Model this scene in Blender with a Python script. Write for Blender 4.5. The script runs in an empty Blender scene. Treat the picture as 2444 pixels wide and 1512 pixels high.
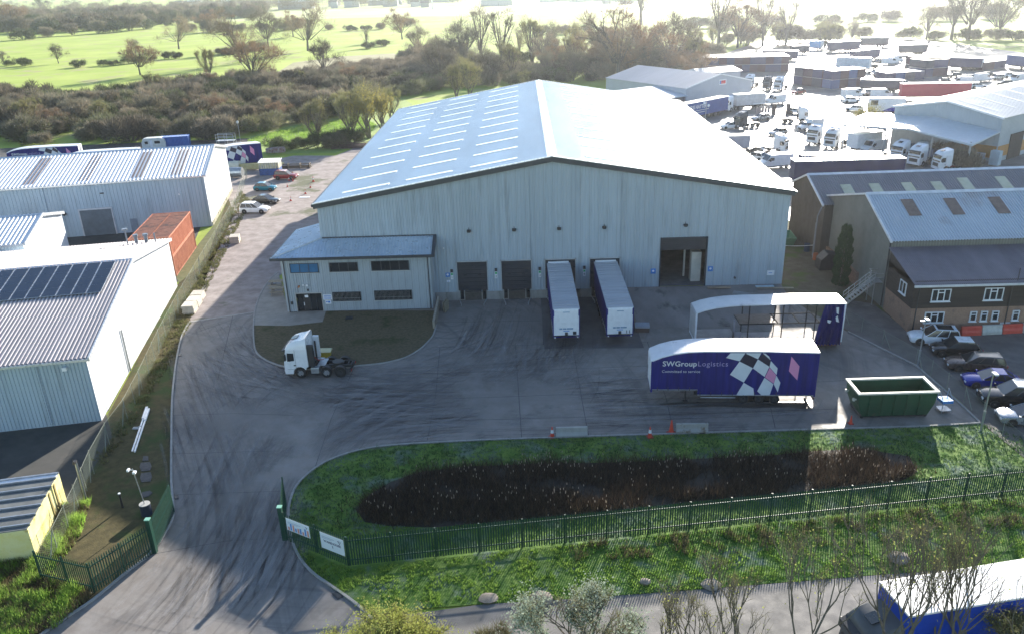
import bpy, bmesh, math, random
from mathutils import Vector, Matrix, noise
R=random.Random(7)
D=bpy.data; SC=bpy.context.scene; COL=SC.collection
# ---------------------------------------------------------------- camera model (survey of the photograph)
F_,PI_,RO_,YA_,H_=1933.37,0.39802,-0.0333015,-0.0214907,34.0
CX_,CY_=1222.0,756.3
def _cam():
    cp,sp=math.cos(PI_),math.sin(PI_);cy,sy=math.cos(YA_),math.sin(YA_)
    fw=Vector((sy*cp,cy*cp,-sp)); rt=Vector((cy,-sy,0)); up=rt.cross(fw)
    cr,sr=math.cos(RO_),math.sin(RO_)
    return fw, rt*cr+up*sr, up*cr-rt*sr
FW,RT,UP=_cam()
def ray(x,y): return FW+RT*((x-CX_)/F_)-UP*((y-CY_)/F_)
def G(x,y,z=0.0):
    d=ray(x,y); t=(z-H_)/d.z; return Vector((d.x*t,d.y*t,z))
def onX(x,y,X): d=ray(x,y); t=X/d.x; return Vector((X,d.y*t,H_+d.z*t))
def GL(pts,z=0.0): return [G(x,y,z) for x,y in pts]
# ---------------------------------------------------------------- materials
MATS={}
def sock(n,name): return n.inputs[name]
def M(name,c,rough=.6,metal=0.,var=.12,scale=1.2,c2=None,bump=0.,bscale=8.,c3=None,s3=.3,t3=.58,spec=.5,coat=0.,sub=0.,stretch=None,alpha=None,tr=0.,w3=.12,det=6,rnd=0.,joint=None):
    if name in MATS: return MATS[name]
    m=D.materials.new(name); m.use_nodes=True; nt=m.node_tree; N=nt.nodes; L=nt.links
    b=N['Principled BSDF']; tc=N.new('ShaderNodeTexCoord'); mp=N.new('ShaderNodeMapping')
    L.new(tc.outputs['Object'],mp.inputs[0])
    if stretch: mp.inputs['Scale'].default_value=stretch
    def nz(s,d=det,src=mp):
        n=N.new('ShaderNodeTexNoise'); n.inputs['Scale'].default_value=s; n.inputs['Detail'].default_value=d; n.inputs['Roughness'].default_value=.62
        L.new(src.outputs[0],n.inputs['Vector']); return n
    def mix(f,a,bb):
        x=N.new('ShaderNodeMix'); x.data_type='RGBA'
        if hasattr(f,'links'): L.new(f,x.inputs[0])
        else: x.inputs[0].default_value=f
        for v,i in ((a,6),(bb,7)):
            if hasattr(v,'links'): L.new(v,x.inputs[i])
            else: x.inputs[i].default_value=(*v,1)
        return x.outputs[2]
    def rampf(out,lo,hi):
        r=N.new('ShaderNodeMapRange'); r.inputs[1].default_value=lo; r.inputs[2].default_value=hi; L.new(out,r.inputs[0]); return r.outputs[0]
    lo=tuple(max(0,v*(1-var)) for v in c); hi=tuple(min(1,v*(1+var)) for v in c)
    if c2: lo,hi=c,c2
    col=mix(rampf(nz(scale).outputs[0],.35,.65),lo,hi)
    if c3: col=mix(rampf(nz(s3).outputs[0],t3,t3+w3),col,c3)
    if rnd:
        oi=N.new('ShaderNodeObjectInfo'); hs=N.new('ShaderNodeHueSaturation')
        L.new(col,hs.inputs['Color']); r=N.new('ShaderNodeMapRange'); r.inputs[3].default_value=1-rnd; r.inputs[4].default_value=1+rnd
        L.new(oi.outputs['Random'],r.inputs[0]); L.new(r.outputs[0],hs.inputs['Value'])
        r2=N.new('ShaderNodeMapRange'); r2.inputs[3].default_value=.5-.02*rnd; r2.inputs[4].default_value=.5+.05*rnd
        mt=N.new('ShaderNodeMath'); mt.operation='FRACT'; mm=N.new('ShaderNodeMath'); mm.operation='MULTIPLY'; mm.inputs[1].default_value=7.31
        L.new(oi.outputs['Random'],mm.inputs[0]); L.new(mm.outputs[0],mt.inputs[0]); L.new(mt.outputs[0],r2.inputs[0]); L.new(r2.outputs[0],hs.inputs['Hue']); col=hs.outputs[0]
    if joint:   # panel joints: (axis, pitch, width, colour)
        ax,pit,wd,jc=joint; sp=N.new('ShaderNodeSeparateXYZ'); L.new(tc.outputs['Object'],sp.inputs[0])
        a=N.new('ShaderNodeMath'); a.operation='DIVIDE'; L.new(sp.outputs[ax],a.inputs[0]); a.inputs[1].default_value=pit
        f=N.new('ShaderNodeMath'); f.operation='FRACT'; L.new(a.outputs[0],f.inputs[0])
        g=N.new('ShaderNodeMath'); g.operation='LESS_THAN'; L.new(f.outputs[0],g.inputs[0]); g.inputs[1].default_value=wd/pit
        k=N.new('ShaderNodeMath'); k.operation='MULTIPLY'; L.new(g.outputs[0],k.inputs[0]); k.inputs[1].default_value=.45
        col=mix(k.outputs[0],col,jc)
    L.new(col,b.inputs['Base Color'])
    b.inputs['Roughness'].default_value=rough; b.inputs['Metallic'].default_value=metal
    b.inputs['Specular IOR Level'].default_value=spec
    if coat: b.inputs['Coat Weight'].default_value=coat; b.inputs['Coat Roughness'].default_value=.08
    if tr: b.inputs['Transmission Weight'].default_value=tr
    if alpha is not None: b.inputs['Alpha'].default_value=alpha
    if rough>.25 and metal<.9:
        rr=N.new('ShaderNodeMapRange'); rr.inputs[1].default_value=.3; rr.inputs[2].default_value=.7; rr.inputs[3].default_value=max(0.05,rough-.1); rr.inputs[4].default_value=min(1,rough+.1)
        L.new(nz(scale*2.3,3).outputs[0],rr.inputs[0]); L.new(rr.outputs[0],b.inputs['Roughness'])
    if bump:
        bp=N.new('ShaderNodeBump'); bp.inputs['Strength'].default_value=min(1,bump); bp.inputs['Distance'].default_value=max(.02,bump*.1)
        L.new(nz(bscale,5).outputs[0],bp.inputs['Height']); L.new(bp.outputs[0],b.inputs['Normal'])
    if sub:     # thin leaves and blades let light through
        tl=N.new('ShaderNodeBsdfTranslucent'); L.new(col,tl.inputs[0]); ms=N.new('ShaderNodeMixShader'); ms.inputs[0].default_value=sub
        L.new(b.outputs[0],ms.inputs[1]); L.new(tl.outputs[0],ms.inputs[2]); L.new(ms.outputs[0],N['Material Output'].inputs[0])
    MATS[name]=m; return m
# ---------------------------------------------------------------- mesh builder
class MB:
    def __init__(s): s.v=[]; s.f=[]; s.m=[]
    def face(s,pts,m=0):
        n=len(s.v); s.v+= [tuple(p) for p in pts]; s.f.append(tuple(range(n,n+len(pts)))); s.m.append(m)
    def add(s,vs,fs,m=0):
        n=len(s.v); s.v+=[tuple(p) for p in vs]
        for f in fs: s.f.append(tuple(i+n for i in f)); s.m.append(m)
    def box(s,x0,y0,z0,x1,y1,z1,m=0,T=None):
        vs=[Vector((x,y,z)) for z in (z0,z1) for x,y in ((x0,y0),(x1,y0),(x1,y1),(x0,y1))]
        if T: vs=[T@v for v in vs]
        s.add(vs,[(3,2,1,0),(4,5,6,7),(0,1,5,4),(1,2,6,5),(2,3,7,6),(3,0,4,7)],m); return s
    def tube(s,p,q,r0,r1=None,n=8,m=0,cap=True):
        p=Vector(p); q=Vector(q); r1=r0 if r1 is None else r1
        d=(q-p); 
        if d.length<1e-6: return s
        d.normalize(); a=d.orthogonal().normalized(); b=d.cross(a)
        vs=[]; 
        for c,r in ((p,r0),(q,r1)):
            for i in range(n):
                t=2*math.pi*i/n; vs.append(c+a*(r*math.cos(t))+b*(r*math.sin(t)))
        fs=[(i,(i+1)%n,n+(i+1)%n,n+i) for i in range(n)]
        if cap: fs+=[tuple(range(n-1,-1,-1)),tuple(range(n,2*n))]
        s.add(vs,fs,m); return s
    def prism(s,prof,y0,y1,m=0,axis='y',T=None):   # prof: (x,z) polygon, extruded along y
        n=len(prof); 
        if axis=='y': vs=[Vector((x,y0,z)) for x,z in prof]+[Vector((x,y1,z)) for x,z in prof]
        elif axis=='x': vs=[Vector((y0,x,z)) for x,z in prof]+[Vector((y1,x,z)) for x,z in prof]
        else: vs=[Vector((x,z,y0)) for x,z in prof]+[Vector((x,z,y1)) for x,z in prof]
        if T: vs=[T@v for v in vs]
        s.add(vs,[tuple(range(n)),tuple(range(2*n-1,n-1,-1))]+[(i,n+i,n+(i+1)%n,(i+1)%n) for i in range(n)],m); return s
    def loft(s,secs,m=0,cap=True,close=True):
        n=len(secs[0]); vs=[p for q in secs for p in q]; fs=[]
        for k in range(len(secs)-1):
            for i in range(n if close else n-1):
                j=(i+1)%n; fs.append((k*n+i,k*n+j,(k+1)*n+j,(k+1)*n+i))
        if cap: fs+=[tuple(range(n-1,-1,-1)),tuple(range((len(secs)-1)*n,len(secs)*n))]
        s.add(vs,fs,m); return s
    def ribbed(s,fb,ft,L,per,dep,nrm,m=0,wide=.55,s0=0.,s1=None):
        nrm=Vector(nrm); s1=L if s1 is None else s1; k=int(math.ceil(L/per)); st=[]
        for i in range(k):
            a=i*per
            for t,o in ((0,0),(wide,0),(wide+.1,dep),(.9,dep)): st.append((a+t*per,o))
        st.append((k*per,0))
        st=[x for x in st if s0<x[0]<s1]; st=[(s0,0)]+st+[(s1,0)]
        for (a,oa),(b,ob) in zip(st[:-1],st[1:]):
            s.face([fb(a)+nrm*oa,fb(b)+nrm*ob,ft(b)+nrm*ob,ft(a)+nrm*oa],m)
        return s
    def mesh(s,name,mats,smooth=False,bevel=0.,fix=False):
        me=D.meshes.new(name); me.from_pydata(s.v,[],s.f); me.validate()
        for m in (mats if isinstance(mats,(list,tuple)) else [mats]): me.materials.append(m)
        if len(me.polygons)==len(s.m): me.polygons.foreach_set('material_index',s.m)
        if bevel or fix:
            bm=bmesh.new(); bm.from_mesh(me); bmesh.ops.remove_doubles(bm,verts=bm.verts,dist=1e-4)
            bmesh.ops.recalc_face_normals(bm,faces=bm.faces)
            if bevel:
                es=[e for e in bm.edges if len(e.link_faces)==2 and e.calc_face_angle(0)>.5]
                bmesh.ops.bevel(bm,geom=es,offset=bevel,segments=2,profile=.6,affect='EDGES',clamp_overlap=True)
            bm.to_mesh(me); bm.free()
        if smooth:
            me.polygons.foreach_set('use_smooth',[True]*len(me.polygons))
            try: me.set_sharp_from_angle(angle=math.radians(40))
            except Exception: pass
        me.update(); return me
    def build(s,name,mats,parent=None,loc=(0,0,0),rz=0,smooth=False,bevel=0.,fix=False):
        return link(name,s.mesh(name,mats,smooth,bevel,fix),parent,loc,rz)
def link(name,me,parent=None,loc=(0,0,0),rz=0):
    o=D.objects.new(name,me); COL.objects.link(o); o.location=loc; o.rotation_euler=(0,0,rz)
    if parent: o.parent=parent; KIDS.setdefault(parent.name,[]).append(o)
    return o
KIDS={}
def tag(o,label=None,cat=None,group=None,kind=None):
    if label: o['label']=label
    if cat: o['category']=cat
    if group: o['group']=group
    if kind: o['kind']=kind
    return o
def thing(name,label,cat,loc=(0,0,0),rz=0,group=None):
    o=D.objects.new(name,None); COL.objects.link(o); o.location=loc; o.rotation_euler=(0,0,rz); o.empty_display_size=.3
    return tag(o,label,cat,group)
def dup(root,loc,rz,label=None,group=None,sc=None,matmap=None,name=None):
    def cp(o,par):
        c=o.copy(); COL.objects.link(c); c.parent=par
        if matmap and o.type=='MESH':
            for i,sl in enumerate(c.material_slots):
                if sl.material and sl.material.name in matmap: sl.link='OBJECT'; sl.material=matmap[sl.material.name]
        for ch in KIDS.get(o.name,()): cp(ch,c)
        return c
    r=cp(root,None); r.location=loc; r.rotation_euler=(0,0,rz)
    if sc: r.scale=sc if hasattr(sc,'__len__') else (sc,sc,sc)
    if label: r['label']=label
    if group: r['group']=group
    return r
def sheet(name,pts,z,mat,kind='structure',label=None):
    mb=MB(); mb.face([(p[0],p[1],z) for p in pts]); me=mb.mesh(name,mat)
    bm=bmesh.new(); bm.from_mesh(me); bmesh.ops.triangulate(bm,faces=bm.faces); bmesh.ops.recalc_face_normals(bm,faces=bm.faces)
    if bm.faces and bm.faces[0].normal.z<0: bmesh.ops.reverse_faces(bm,faces=bm.faces)
    bm.to_mesh(me); bm.free()
    o=link(name,me); return tag(o,label,None,None,kind)
def text_mesh(txt,size,align='LEFT',space=1.0,bold=0.0,depth=.004):
    cu=D.curves.new('lettering','FONT'); cu.body=txt; cu.size=size; cu.align_x=align; cu.align_y='CENTER'; cu.space_character=space; cu.offset=bold; cu.extrude=depth; cu.resolution_u=3
    o=D.objects.new('tmp',cu); COL.objects.link(o); dg=bpy.context.evaluated_depsgraph_get(); me=D.meshes.new_from_object(o.evaluated_get(dg)); D.objects.remove(o); return me
def lettering(txt,size,mat,parent,loc,rot,align='LEFT',space=1.0,bold=0.0,name='lettering',sx=1.):
    me=text_mesh(txt,size,align,space,bold); me.materials.clear(); me.materials.append(mat)
    o=link(name,me,parent,loc); o.rotation_euler=rot; o.scale=(sx,1,1); return o
def smooth_line(pts,n=6,closed=False):
    out=[]; P=[Vector(p) for p in pts]; m=len(P)
    for i in range(m if closed else m-1):
        p0=P[(i-1)%m] if closed or i>0 else P[0]; p1=P[i]; p2=P[(i+1)%m]; p3=P[(i+2)%m] if closed or i+2<m else P[-1]
        for k in range(n):
            t=k/n; out.append(.5*((2*p1)+(p2-p0)*t+(2*p0-5*p1+4*p2-p3)*t*t+(3*p1-p0-3*p2+p3)*t**3))
    if not closed: out.append(P[-1])
    return out
def strip(mb,line,w,z0,z1=None,m=0,off=0.):
    """a band of width w along a line (kerb when z1 is given)"""
    L=[Vector((p[0],p[1],0)) for p in line]; A=[];B=[]
    for i,p in enumerate(L):
        d=(L[min(i+1,len(L)-1)]-L[max(i-1,0)]); d.z=0; d.normalize(); n=Vector((-d.y,d.x,0))
        A.append(p+n*(off+w/2)); B.append(p+n*(off-w/2))
    for i in range(len(L)-1):
        if z1 is None: mb.face([(B[i].x,B[i].y,z0),(B[i+1].x,B[i+1].y,z0),(A[i+1].x,A[i+1].y,z0),(A[i].x,A[i].y,z0)],m)
        else:
            q=lambda v,z:(v.x,v.y,z)
            mb.face([q(B[i],z1),q(B[i+1],z1),q(A[i+1],z1),q(A[i],z1)],m)
            mb.face([q(B[i],z0),q(B[i+1],z0),q(B[i+1],z1),q(B[i],z1)],m)
            mb.face([q(A[i+1],z0),q(A[i],z0),q(A[i],z1),q(A[i+1],z1)],m)
def inpoly(x,y,P):
    c=False; n=len(P)
    for i in range(n):
        x1,y1=P[i][0],P[i][1]; x2,y2=P[(i+1)%n][0],P[(i+1)%n][1]
        if (y1>y)!=(y2>y) and x<(x2-x1)*(y-y1)/(y2-y1)+x1: c=not c
    return c
WHITE=M('white_paint',(.78,.79,.80),.35,var=.06,scale=2,spec=.5)
DARK=M('dark_trim',(.025,.028,.032),.45,var=.2)
STEEL=M('galvanised_steel',(.42,.44,.46),.38,metal=.75,var=.15,scale=3)
GLASS=M('window_glass',(.02,.025,.03),.06,var=.1,spec=.8)
RUBBER=M('tyre_rubber',(.018,.018,.019),.85,var=.25,scale=5)
ALLOY=M('wheel_alloy',(.45,.46,.48),.3,metal=.8,var=.1)
LAMPG=M('headlamp_glass',(.7,.72,.75),.1,spec=.8)
REDL=M('tail_lamp_red',(.35,.01,.01),.2)
BLACKP=M('black_plastic',(.03,.03,.032),.5,var=.2)
CONC=M('aged_concrete',(.33,.32,.30),.85,c2=(.42,.41,.38),scale=2,bump=.2,bscale=6)
V=Vector
SKY_S=.095; SUN_E=5.0; HAZE=.00011; EXPO=1.55
# ================================================================ GROUND
FIELD=M('field_grass',(.27,.36,.05),.9,c2=(.38,.45,.09),scale=.035,c3=(.33,.31,.14),s3=.06,t3=.54,w3=.10,bump=1.,bscale=.45,spec=.2,det=10)
VERGE=M('mossy_verge',(.075,.065,.035),.95,c2=(.12,.10,.05),scale=1.6,c3=(.06,.085,.03),s3=.25,t3=.5,bump=.5,bscale=9,spec=.1)
PLANT=M('planting_bed',(.085,.075,.045),.95,c2=(.15,.125,.08),scale=3.5,c3=(.05,.06,.025),s3=.3,t3=.55,bump=.5,bscale=12,spec=.1)
GRAV=M('gravel',(.23,.195,.18),.9,c2=(.37,.32,.30),scale=.6,c3=(.12,.125,.075),s3=.09,t3=.56,w3=.06,bump=.5,bscale=6,spec=.25,det=12)
ASPH=M('dark_asphalt',(.045,.045,.043),.85,c2=(.075,.072,.065),scale=.4,c3=(.11,.10,.085),s3=.12,t3=.58,bump=.3,bscale=18,det=9)
ROADM=M('old_road',(.11,.105,.098),.8,c2=(.17,.16,.15),scale=.5,bump=.3,bscale=14,det=9)
WETM=M('wet_yard',(.13,.12,.115),.46,c2=(.24,.225,.215),scale=.09,c3=(.08,.07,.068),s3=.06,t3=.54,bump=.2,bscale=5,det=8,spec=.35)
PAVE=M('concrete_path',(.24,.225,.20),.85,c2=(.32,.30,.27),scale=.7,bump=.2,bscale=14)
def concrete_yard_mat():
    m=D.materials.new('yard_concrete'); m.use_nodes=True; nt=m.node_tree; N=nt.nodes; L=nt.links; b=N['Principled BSDF']
    tc=N.new('ShaderNodeTexCoord')
    def nz(s,d=8,mp=None,dist=0):
        n=N.new('ShaderNodeTexNoise'); n.inputs['Scale'].default_value=s; n.inputs['Detail'].default_value=d; n.inputs['Roughness'].default_value=.65; n.inputs['Distortion'].default_value=dist
        L.new((mp or tc).outputs[0 if mp else 'Object'],n.inputs['Vector']); return n.outputs[0]
    def mr(o,a,b_,c=0,d=1):
        r=N.new('ShaderNodeMapRange'); 
        for i,v in zip((1,2,3,4),(a,b_,c,d)): r.inputs[i].default_value=v
        L.new(o,r.inputs[0]); return r.outputs[0]
    def mix(f,a,bb):
        x=N.new('ShaderNodeMix'); x.data_type='RGBA'; L.new(f,x.inputs[0])
        for v,i in ((a,6),(bb,7)):
            if hasattr(v,'links'): L.new(v,x.inputs[i])
            else: x.inputs[i].default_value=(*v,1)
        return x.outputs[2]
    c=mix(mr(nz(.12),.38,.62),(.155,.135,.12),(.25,.222,.196))
    c=mix(mr(nz(.9,12),.40,.72,0,.8),c,(.27,.255,.24))
    c=mix(mr(nz(.06,5),.50,.62,0,.55),c,(.11,.10,.095))
    def rings(cx,cy,s,thr,colr,k):      # swept tyre tracks around a turning centre
        nonlocal c
        mp=N.new('ShaderNodeMapping'); mp.inputs['Location'].default_value=(-cx,-cy,0); L.new(tc.outputs['Object'],mp.inputs[0])
        ln=N.new('ShaderNodeVectorMath'); ln.operation='LENGTH'; L.new(mp.outputs[0],ln.inputs[0])
        cb=N.new('ShaderNodeCombineXYZ'); L.new(ln.outputs['Value'],cb.inputs[0]); 
        n2=N.new('ShaderNodeVectorMath'); n2.operation='SCALE'; L.new(mp.outputs[0],n2.inputs[0]); n2.inputs['Scale'].default_value=.035
        ad=N.new('ShaderNodeVectorMath'); L.new(cb.outputs[0],ad.inputs[0]); L.new(n2.outputs[0],ad.inputs[1])
        f=mr(nz(s,5,ad),thr,thr+.1,0,k); msk=mr(nz(.09,3),.42,.6)
        mu=N.new('ShaderNodeMath'); mu.operation='MULTIPLY'; L.new(f,mu.inputs[0]); L.new(msk,mu.inputs[1])
        c=mix(mu.outputs[0],c,colr)
    rings(-8,80,1.3,.50,(.085,.08,.08),.55)
    rings(-44,56,1.1,.52,(.085,.08,.08),.5)
    rings(8,46,.9,.53,(.085,.08,.08),.5)
    c=mix(mr(nz(.33,4),.60,.70,0,.6),c,(.10,.095,.085))
    L.new(c,b.inputs['Base Color']); L.new(mr(nz(.25,6),.35,.65,.55,.85),b.inputs['Roughness'])
    bp=N.new('ShaderNodeBump'); bp.inputs['Strength'].default_value=.25; bp.inputs['Distance'].default_value=.02; L.new(nz(12,5),bp.inputs['Height']); L.new(bp.outputs[0],b.inputs['Normal'])
    return m
YARD=concrete_yard_mat()
# one sheet out to the horizon
mb=MB(); xs=[-6000,-2500,-1000,-400,-150,-50,50,150,400,1000,2500,6000]; ys=[-60,30,120,250,500,900,1600,3000,7000]
mb.face([(-6000,-80,-.06),(6000,-80,-.06),(6000,8000,-.06),(-6000,8000,-.06)])
tag(mb.build('ground',FIELD),'open fields of rough winter grass reaching the horizon',None,None,'structure')
SY=[Vector((-37.6,-2,0)),Vector((60,-2,0)),Vector((60,64,0)),Vector((34,64,0)),Vector((29,80,0)),Vector((29,160,0)),Vector((-23,160,0))]
yard_left=[(455,768),(437,800),(425,850),(418,900),(413,960),(412,1050),(412,1150),(417,1225),(398,1270),(360,1322),(300,1370),(225,1432),(150,1482),(60,1545),(-60,1640)]
yl=smooth_line(GL(yard_left),4)
rk=[(1060,1640),(960,1560),(868,1460),(800,1408),(740,1365),(705,1318),(690,1270),(686,1225),(692,1188),(712,1150),(760,1110),(815,1085),(880,1068),(960,1059),(1050,1054),(1200,1047),(1500,1037),(1800,1028),(2035,1021),(2200,1016),(2338,1008)]
rl=smooth_line(GL(rk),4)
yr=GL([(2290,962),(2185,872),(2100,830),(2024,792),(1935,745)])
sheet('yard',yl+rl+yr+[Vector((28.9,86.4,0)),Vector((-9.9,86.4,0)),Vector((-22,86.5,0))]+GL([(607,744)]),0.0,YARD)
# gravel lane and car park beyond
sheet('gravel_yard',GL([(452,766),(607,744),(640,680),(690,640)])+[Vector((-22.6,99,0)),Vector((-22.6,176,0))]+GL([(905,330),(800,372),(700,372),(640,385),(560,395),(543,470),(560,510),(500,640),(470,720)]),-.012,GRAV)
verge=GL([(418,683),(470,640),(520,575),(575,510),(560,450),(545,470),(500,600),(470,720),(452,766)])+yl[::-1][0:0]+[v for v in yl]+GL([(-200,1700),(-300,1500),(60,1420),(40,1330),(160,1230),(262,1020),(260,985)])
sheet('grass_verge',verge,-.02,VERGE)
sheet('moss_strip',[Vector((x,y,0)) for x,y in [(-38,56),(-36.6,60.3),(-43.2,94),(-44.8,97),(-47,111),(-48,119.7),(-52.3,143),(-60,170),(-45,165),(-36,118),(-32,90),(-31,60)]],-.026,M('moss_strip',(.10,.115,.035),.95,c2=(.16,.155,.06),scale=1.5,bump=.5,bscale=6))
sheet('neighbour_tarmac',GL([(-300,970),(0,1000),(250,975),(268,1040),(150,1240),(20,1300),(-300,1420)]),-.008,ASPH)
sheet('neighbour_yard',[Vector((-130,60,0)),Vector((-37,62,0)),Vector((-44,96,0)),Vector((-50,120,0)),Vector((-54,150,0)),Vector((-60,196,0)),Vector((-150,190,0))],-.03,ASPH)
BROWNG=M('rough_strip',(.10,.085,.06),.95,c2=(.15,.13,.09),scale=.8,c3=(.09,.12,.04),s3=.3,t3=.52,bump=.5,bscale=5,spec=.1)
sheet('rough_strip',[Vector((28.6,68,0)),Vector((37.9,64,0)),Vector((38.3,80,0)),Vector((38.3,120,0)),Vector((28.6,166,0)),Vector((28.6,90,0))],-.004,BROWNG)
# the pond bank between yard and road
BANK=M('bank_grass',(.06,.135,.022),.9,c2=(.15,.235,.045),scale=.8,c3=(.12,.17,.12),s3=.45,t3=.52,w3=.12,bump=.9,bscale=4,spec=.2,det=9)
bank=[v for v in rl]+GL([(2443,1092),(2620,1200),(2640,1335),(2443,1345),(2100,1370),(1700,1402),(1400,1425),(1150,1440),(1000,1452),(930,1475)])
tag(sheet('bank_grass_sheet',bank,.006,BANK),None)
D.objects['bank_grass_sheet'].name='grass_bank'
sheet('lower_road',GL([(900,1475),(1150,1441),(1400,1426),(1700,1403),(2100,1371),(2443,1346),(2700,1330)])+[Vector((60,20,0)),Vector((60,8,0)),Vector((-14,8,0)),Vector((-16,30,0))],.003,ROADM)
RPARK=M('right_car_park',(.10,.09,.085),.85,c2=(.17,.15,.14),scale=.5,c3=(.22,.2,.19),s3=.2,t3=.6,bump=.3,bscale=9)
sheet('right_car_park',GL([(2010,780),(2105,830),(2190,872),(2290,955),(2345,1010),(2443,1090),(2640,1200),(2700,1000)])+[Vector((75,74,0)),Vector((38.1,74.5,0)),Vector((37.5,82,0)),Vector((34,84,0))],-.002,RPARK)
sheet('haulage_yard',[Vector((29,166,0)),Vector((29,120,0)),Vector((38,112,0)),Vector((64,106,0)),Vector((130,112,0)),Vector((190,180,0)),Vector((200,300,0)),Vector((190,420,0)),Vector((120,430,0)),Vector((62,320,0)),Vector((34,235,0))],-.015,WETM)
sheet('far_meadow',[Vector(p) for p in [(-900,900,0),(-160,860,0),(60,800,0),(700,520,0),(1500,900,0),(1500,1600,0),(-700,1300,0)]],-.03,M('pale_meadow',(.36,.40,.12),.9,c2=(.44,.47,.18),scale=.01,bump=.4,bscale=.3))
sheet('rough_grass_patch',GL([(560,235),(760,235),(980,215),(1010,160),(940,128),(820,135),(700,150)]),-.03,M('tussock_grass',(.22,.22,.09),.95,c2=(.33,.29,.16),scale=.15,bump=.9,bscale=1.2))
# kerbs
KERB=M('kerb_stone',(.26,.25,.235),.8,c2=(.34,.33,.31),scale=2)
mb=MB(); strip(mb,yl,.16,-.03,.11,off=-.08); strip(mb,rl,.16,-.03,.10,off=-.08); strip(mb,GL([(452,768),(607,745)]),.3,-.02,.03)
strip(mb,[rl[-1]]+yr[:4],.16,-.03,.11)
isl=[(605,777),(605,800),(607,824),(613,842),(632,858),(655,868),(680,875),(740,882),(800,880),(855,873),(905,868),(945,860),(975,850),(1004,832),(1022,815),(1034,800),(1042,775)]
il=smooth_line(GL(isl),4); strip(mb,il,.15,-.03,.10)
pv=smooth_line(GL([(664,650),(648,664),(634,682),(620,706),(612,728),(607,750),(605,777)]),4); strip(mb,pv,.15,-.03,.10)
tag(mb.build('kerb',KERB),'pale kerb edging round the yard, island and path',None,None,'structure')
sheet('planted_island',il+GL([(1040,742),(900,742),(777,744),(768,768),(690,776)]),.05,PLANT)
sheet('entrance_path',pv+GL([(690,778),(770,769),(779,742),(690,747),(672,680)]),.06,PAVE)
# slab joints
mb=MB()
for pts in [[(421,905),(607,893)],[(413,990),(560,986),(700,990)],[(412,1082),(660,1075)],[(414,1180),(668,1171)],[(360,1322),(540,1290),(700,1280)],[(556,752),(520,905)],
  [(848,870),(790,1000),(752,1115)],[(670,903),(1050,890),(1560,872)],[(760,960),(1240,945),(1700,925),(2050,905)],[(1293,722),(1297,822)],[(1296,822),(1550,815)],[(1040,828),(1296,822)],
  [(1365,815),(1390,960),(1405,1040)],[(1545,815),(1590,950),(1608,1030)],[(1050,829),(1040,940),(1020,1050)],[(1780,800),(1830,930),(1850,1020)],[(1000,770),(1290,765)],[(1230,822),(1245,1045)],[(840,1005),(1200,1000),(1700,985),(2000,975)]]:
    L_=GL(pts); seg=[]
    strip(mb,L_,.05,.004)
sheet('wet_stain',GL([(1572,962),(1640,957),(1720,959),(1800,955),(1880,957),(1945,955),(1952,966),(1935,976),(1880,971),(1800,974),(1720,969),(1640,971),(1580,968)]),.0045,M('wet_concrete',(.035,.032,.03),.35,c2=(.07,.065,.06),scale=1.2))
tag(mb.build('slab_joints',M('joint_sealant',(.05,.05,.05),.9)),None,None,None,'structure')
# tyre scrub laid down by turning lorries: worn film on the concrete
def scrub_mat(col=(.055,.053,.055),amax=.17):
    m=D.materials.new('tyre_scrub'); m.use_nodes=True; nt=m.node_tree; N=nt.nodes; L=nt.links; b=N['Principled BSDF']
    b.inputs['Base Color'].default_value=(*col,1); b.inputs['Roughness'].default_value=.8
    tc=N.new('ShaderNodeTexCoord'); n=N.new('ShaderNodeTexNoise'); n.inputs['Scale'].default_value=.09; n.inputs['Detail'].default_value=6; L.new(tc.outputs['Object'],n.inputs['Vector'])
    r=N.new('ShaderNodeMapRange'); r.inputs[1].default_value=.40; r.inputs[2].default_value=.72; r.inputs[3].default_value=0; r.inputs[4].default_value=amax; L.new(n.outputs[0],r.inputs[0]); L.new(r.outputs[0],b.inputs['Alpha']); return m
RR=random.Random(5)
YP=[(p.x,p.y) for p in yl+rl+yr]+[(28,86),(-10,86)]+[(p.x,p.y) for p in il[::-1]]
base=[[(1520,905),(1250,925),(1000,925),(850,935),(760,970),(700,1040),(660,1130),(610,1240),(520,1380),(430,1490)],
      [(1430,870),(1200,900),(1000,905),(820,915),(700,905),(620,880),(560,830),(530,780)],
      [(1480,1000),(1250,985),(1050,975),(860,960),(740,930),(640,900),(570,850)],
      [(1180,740),(1160,800),(1120,860),(1020,900),(880,960),(770,1030),(690,1130),(640,1260),(600,1400)],
      [(1010,1000),(860,1010),(760,1050),(690,1110),(640,1190),(590,1300),(510,1430)],
      [(450,850),(480,930),(520,1030),(560,1150),(570,1260),(540,1400)],
      [(1340,800),(1330,860),(1260,930),(1130,980),(950,1000),(820,1040),(720,1110)],
      [(1900,980),(1600,990),(1300,1000),(1000,1010),(840,1030),(740,1090)]]
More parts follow.
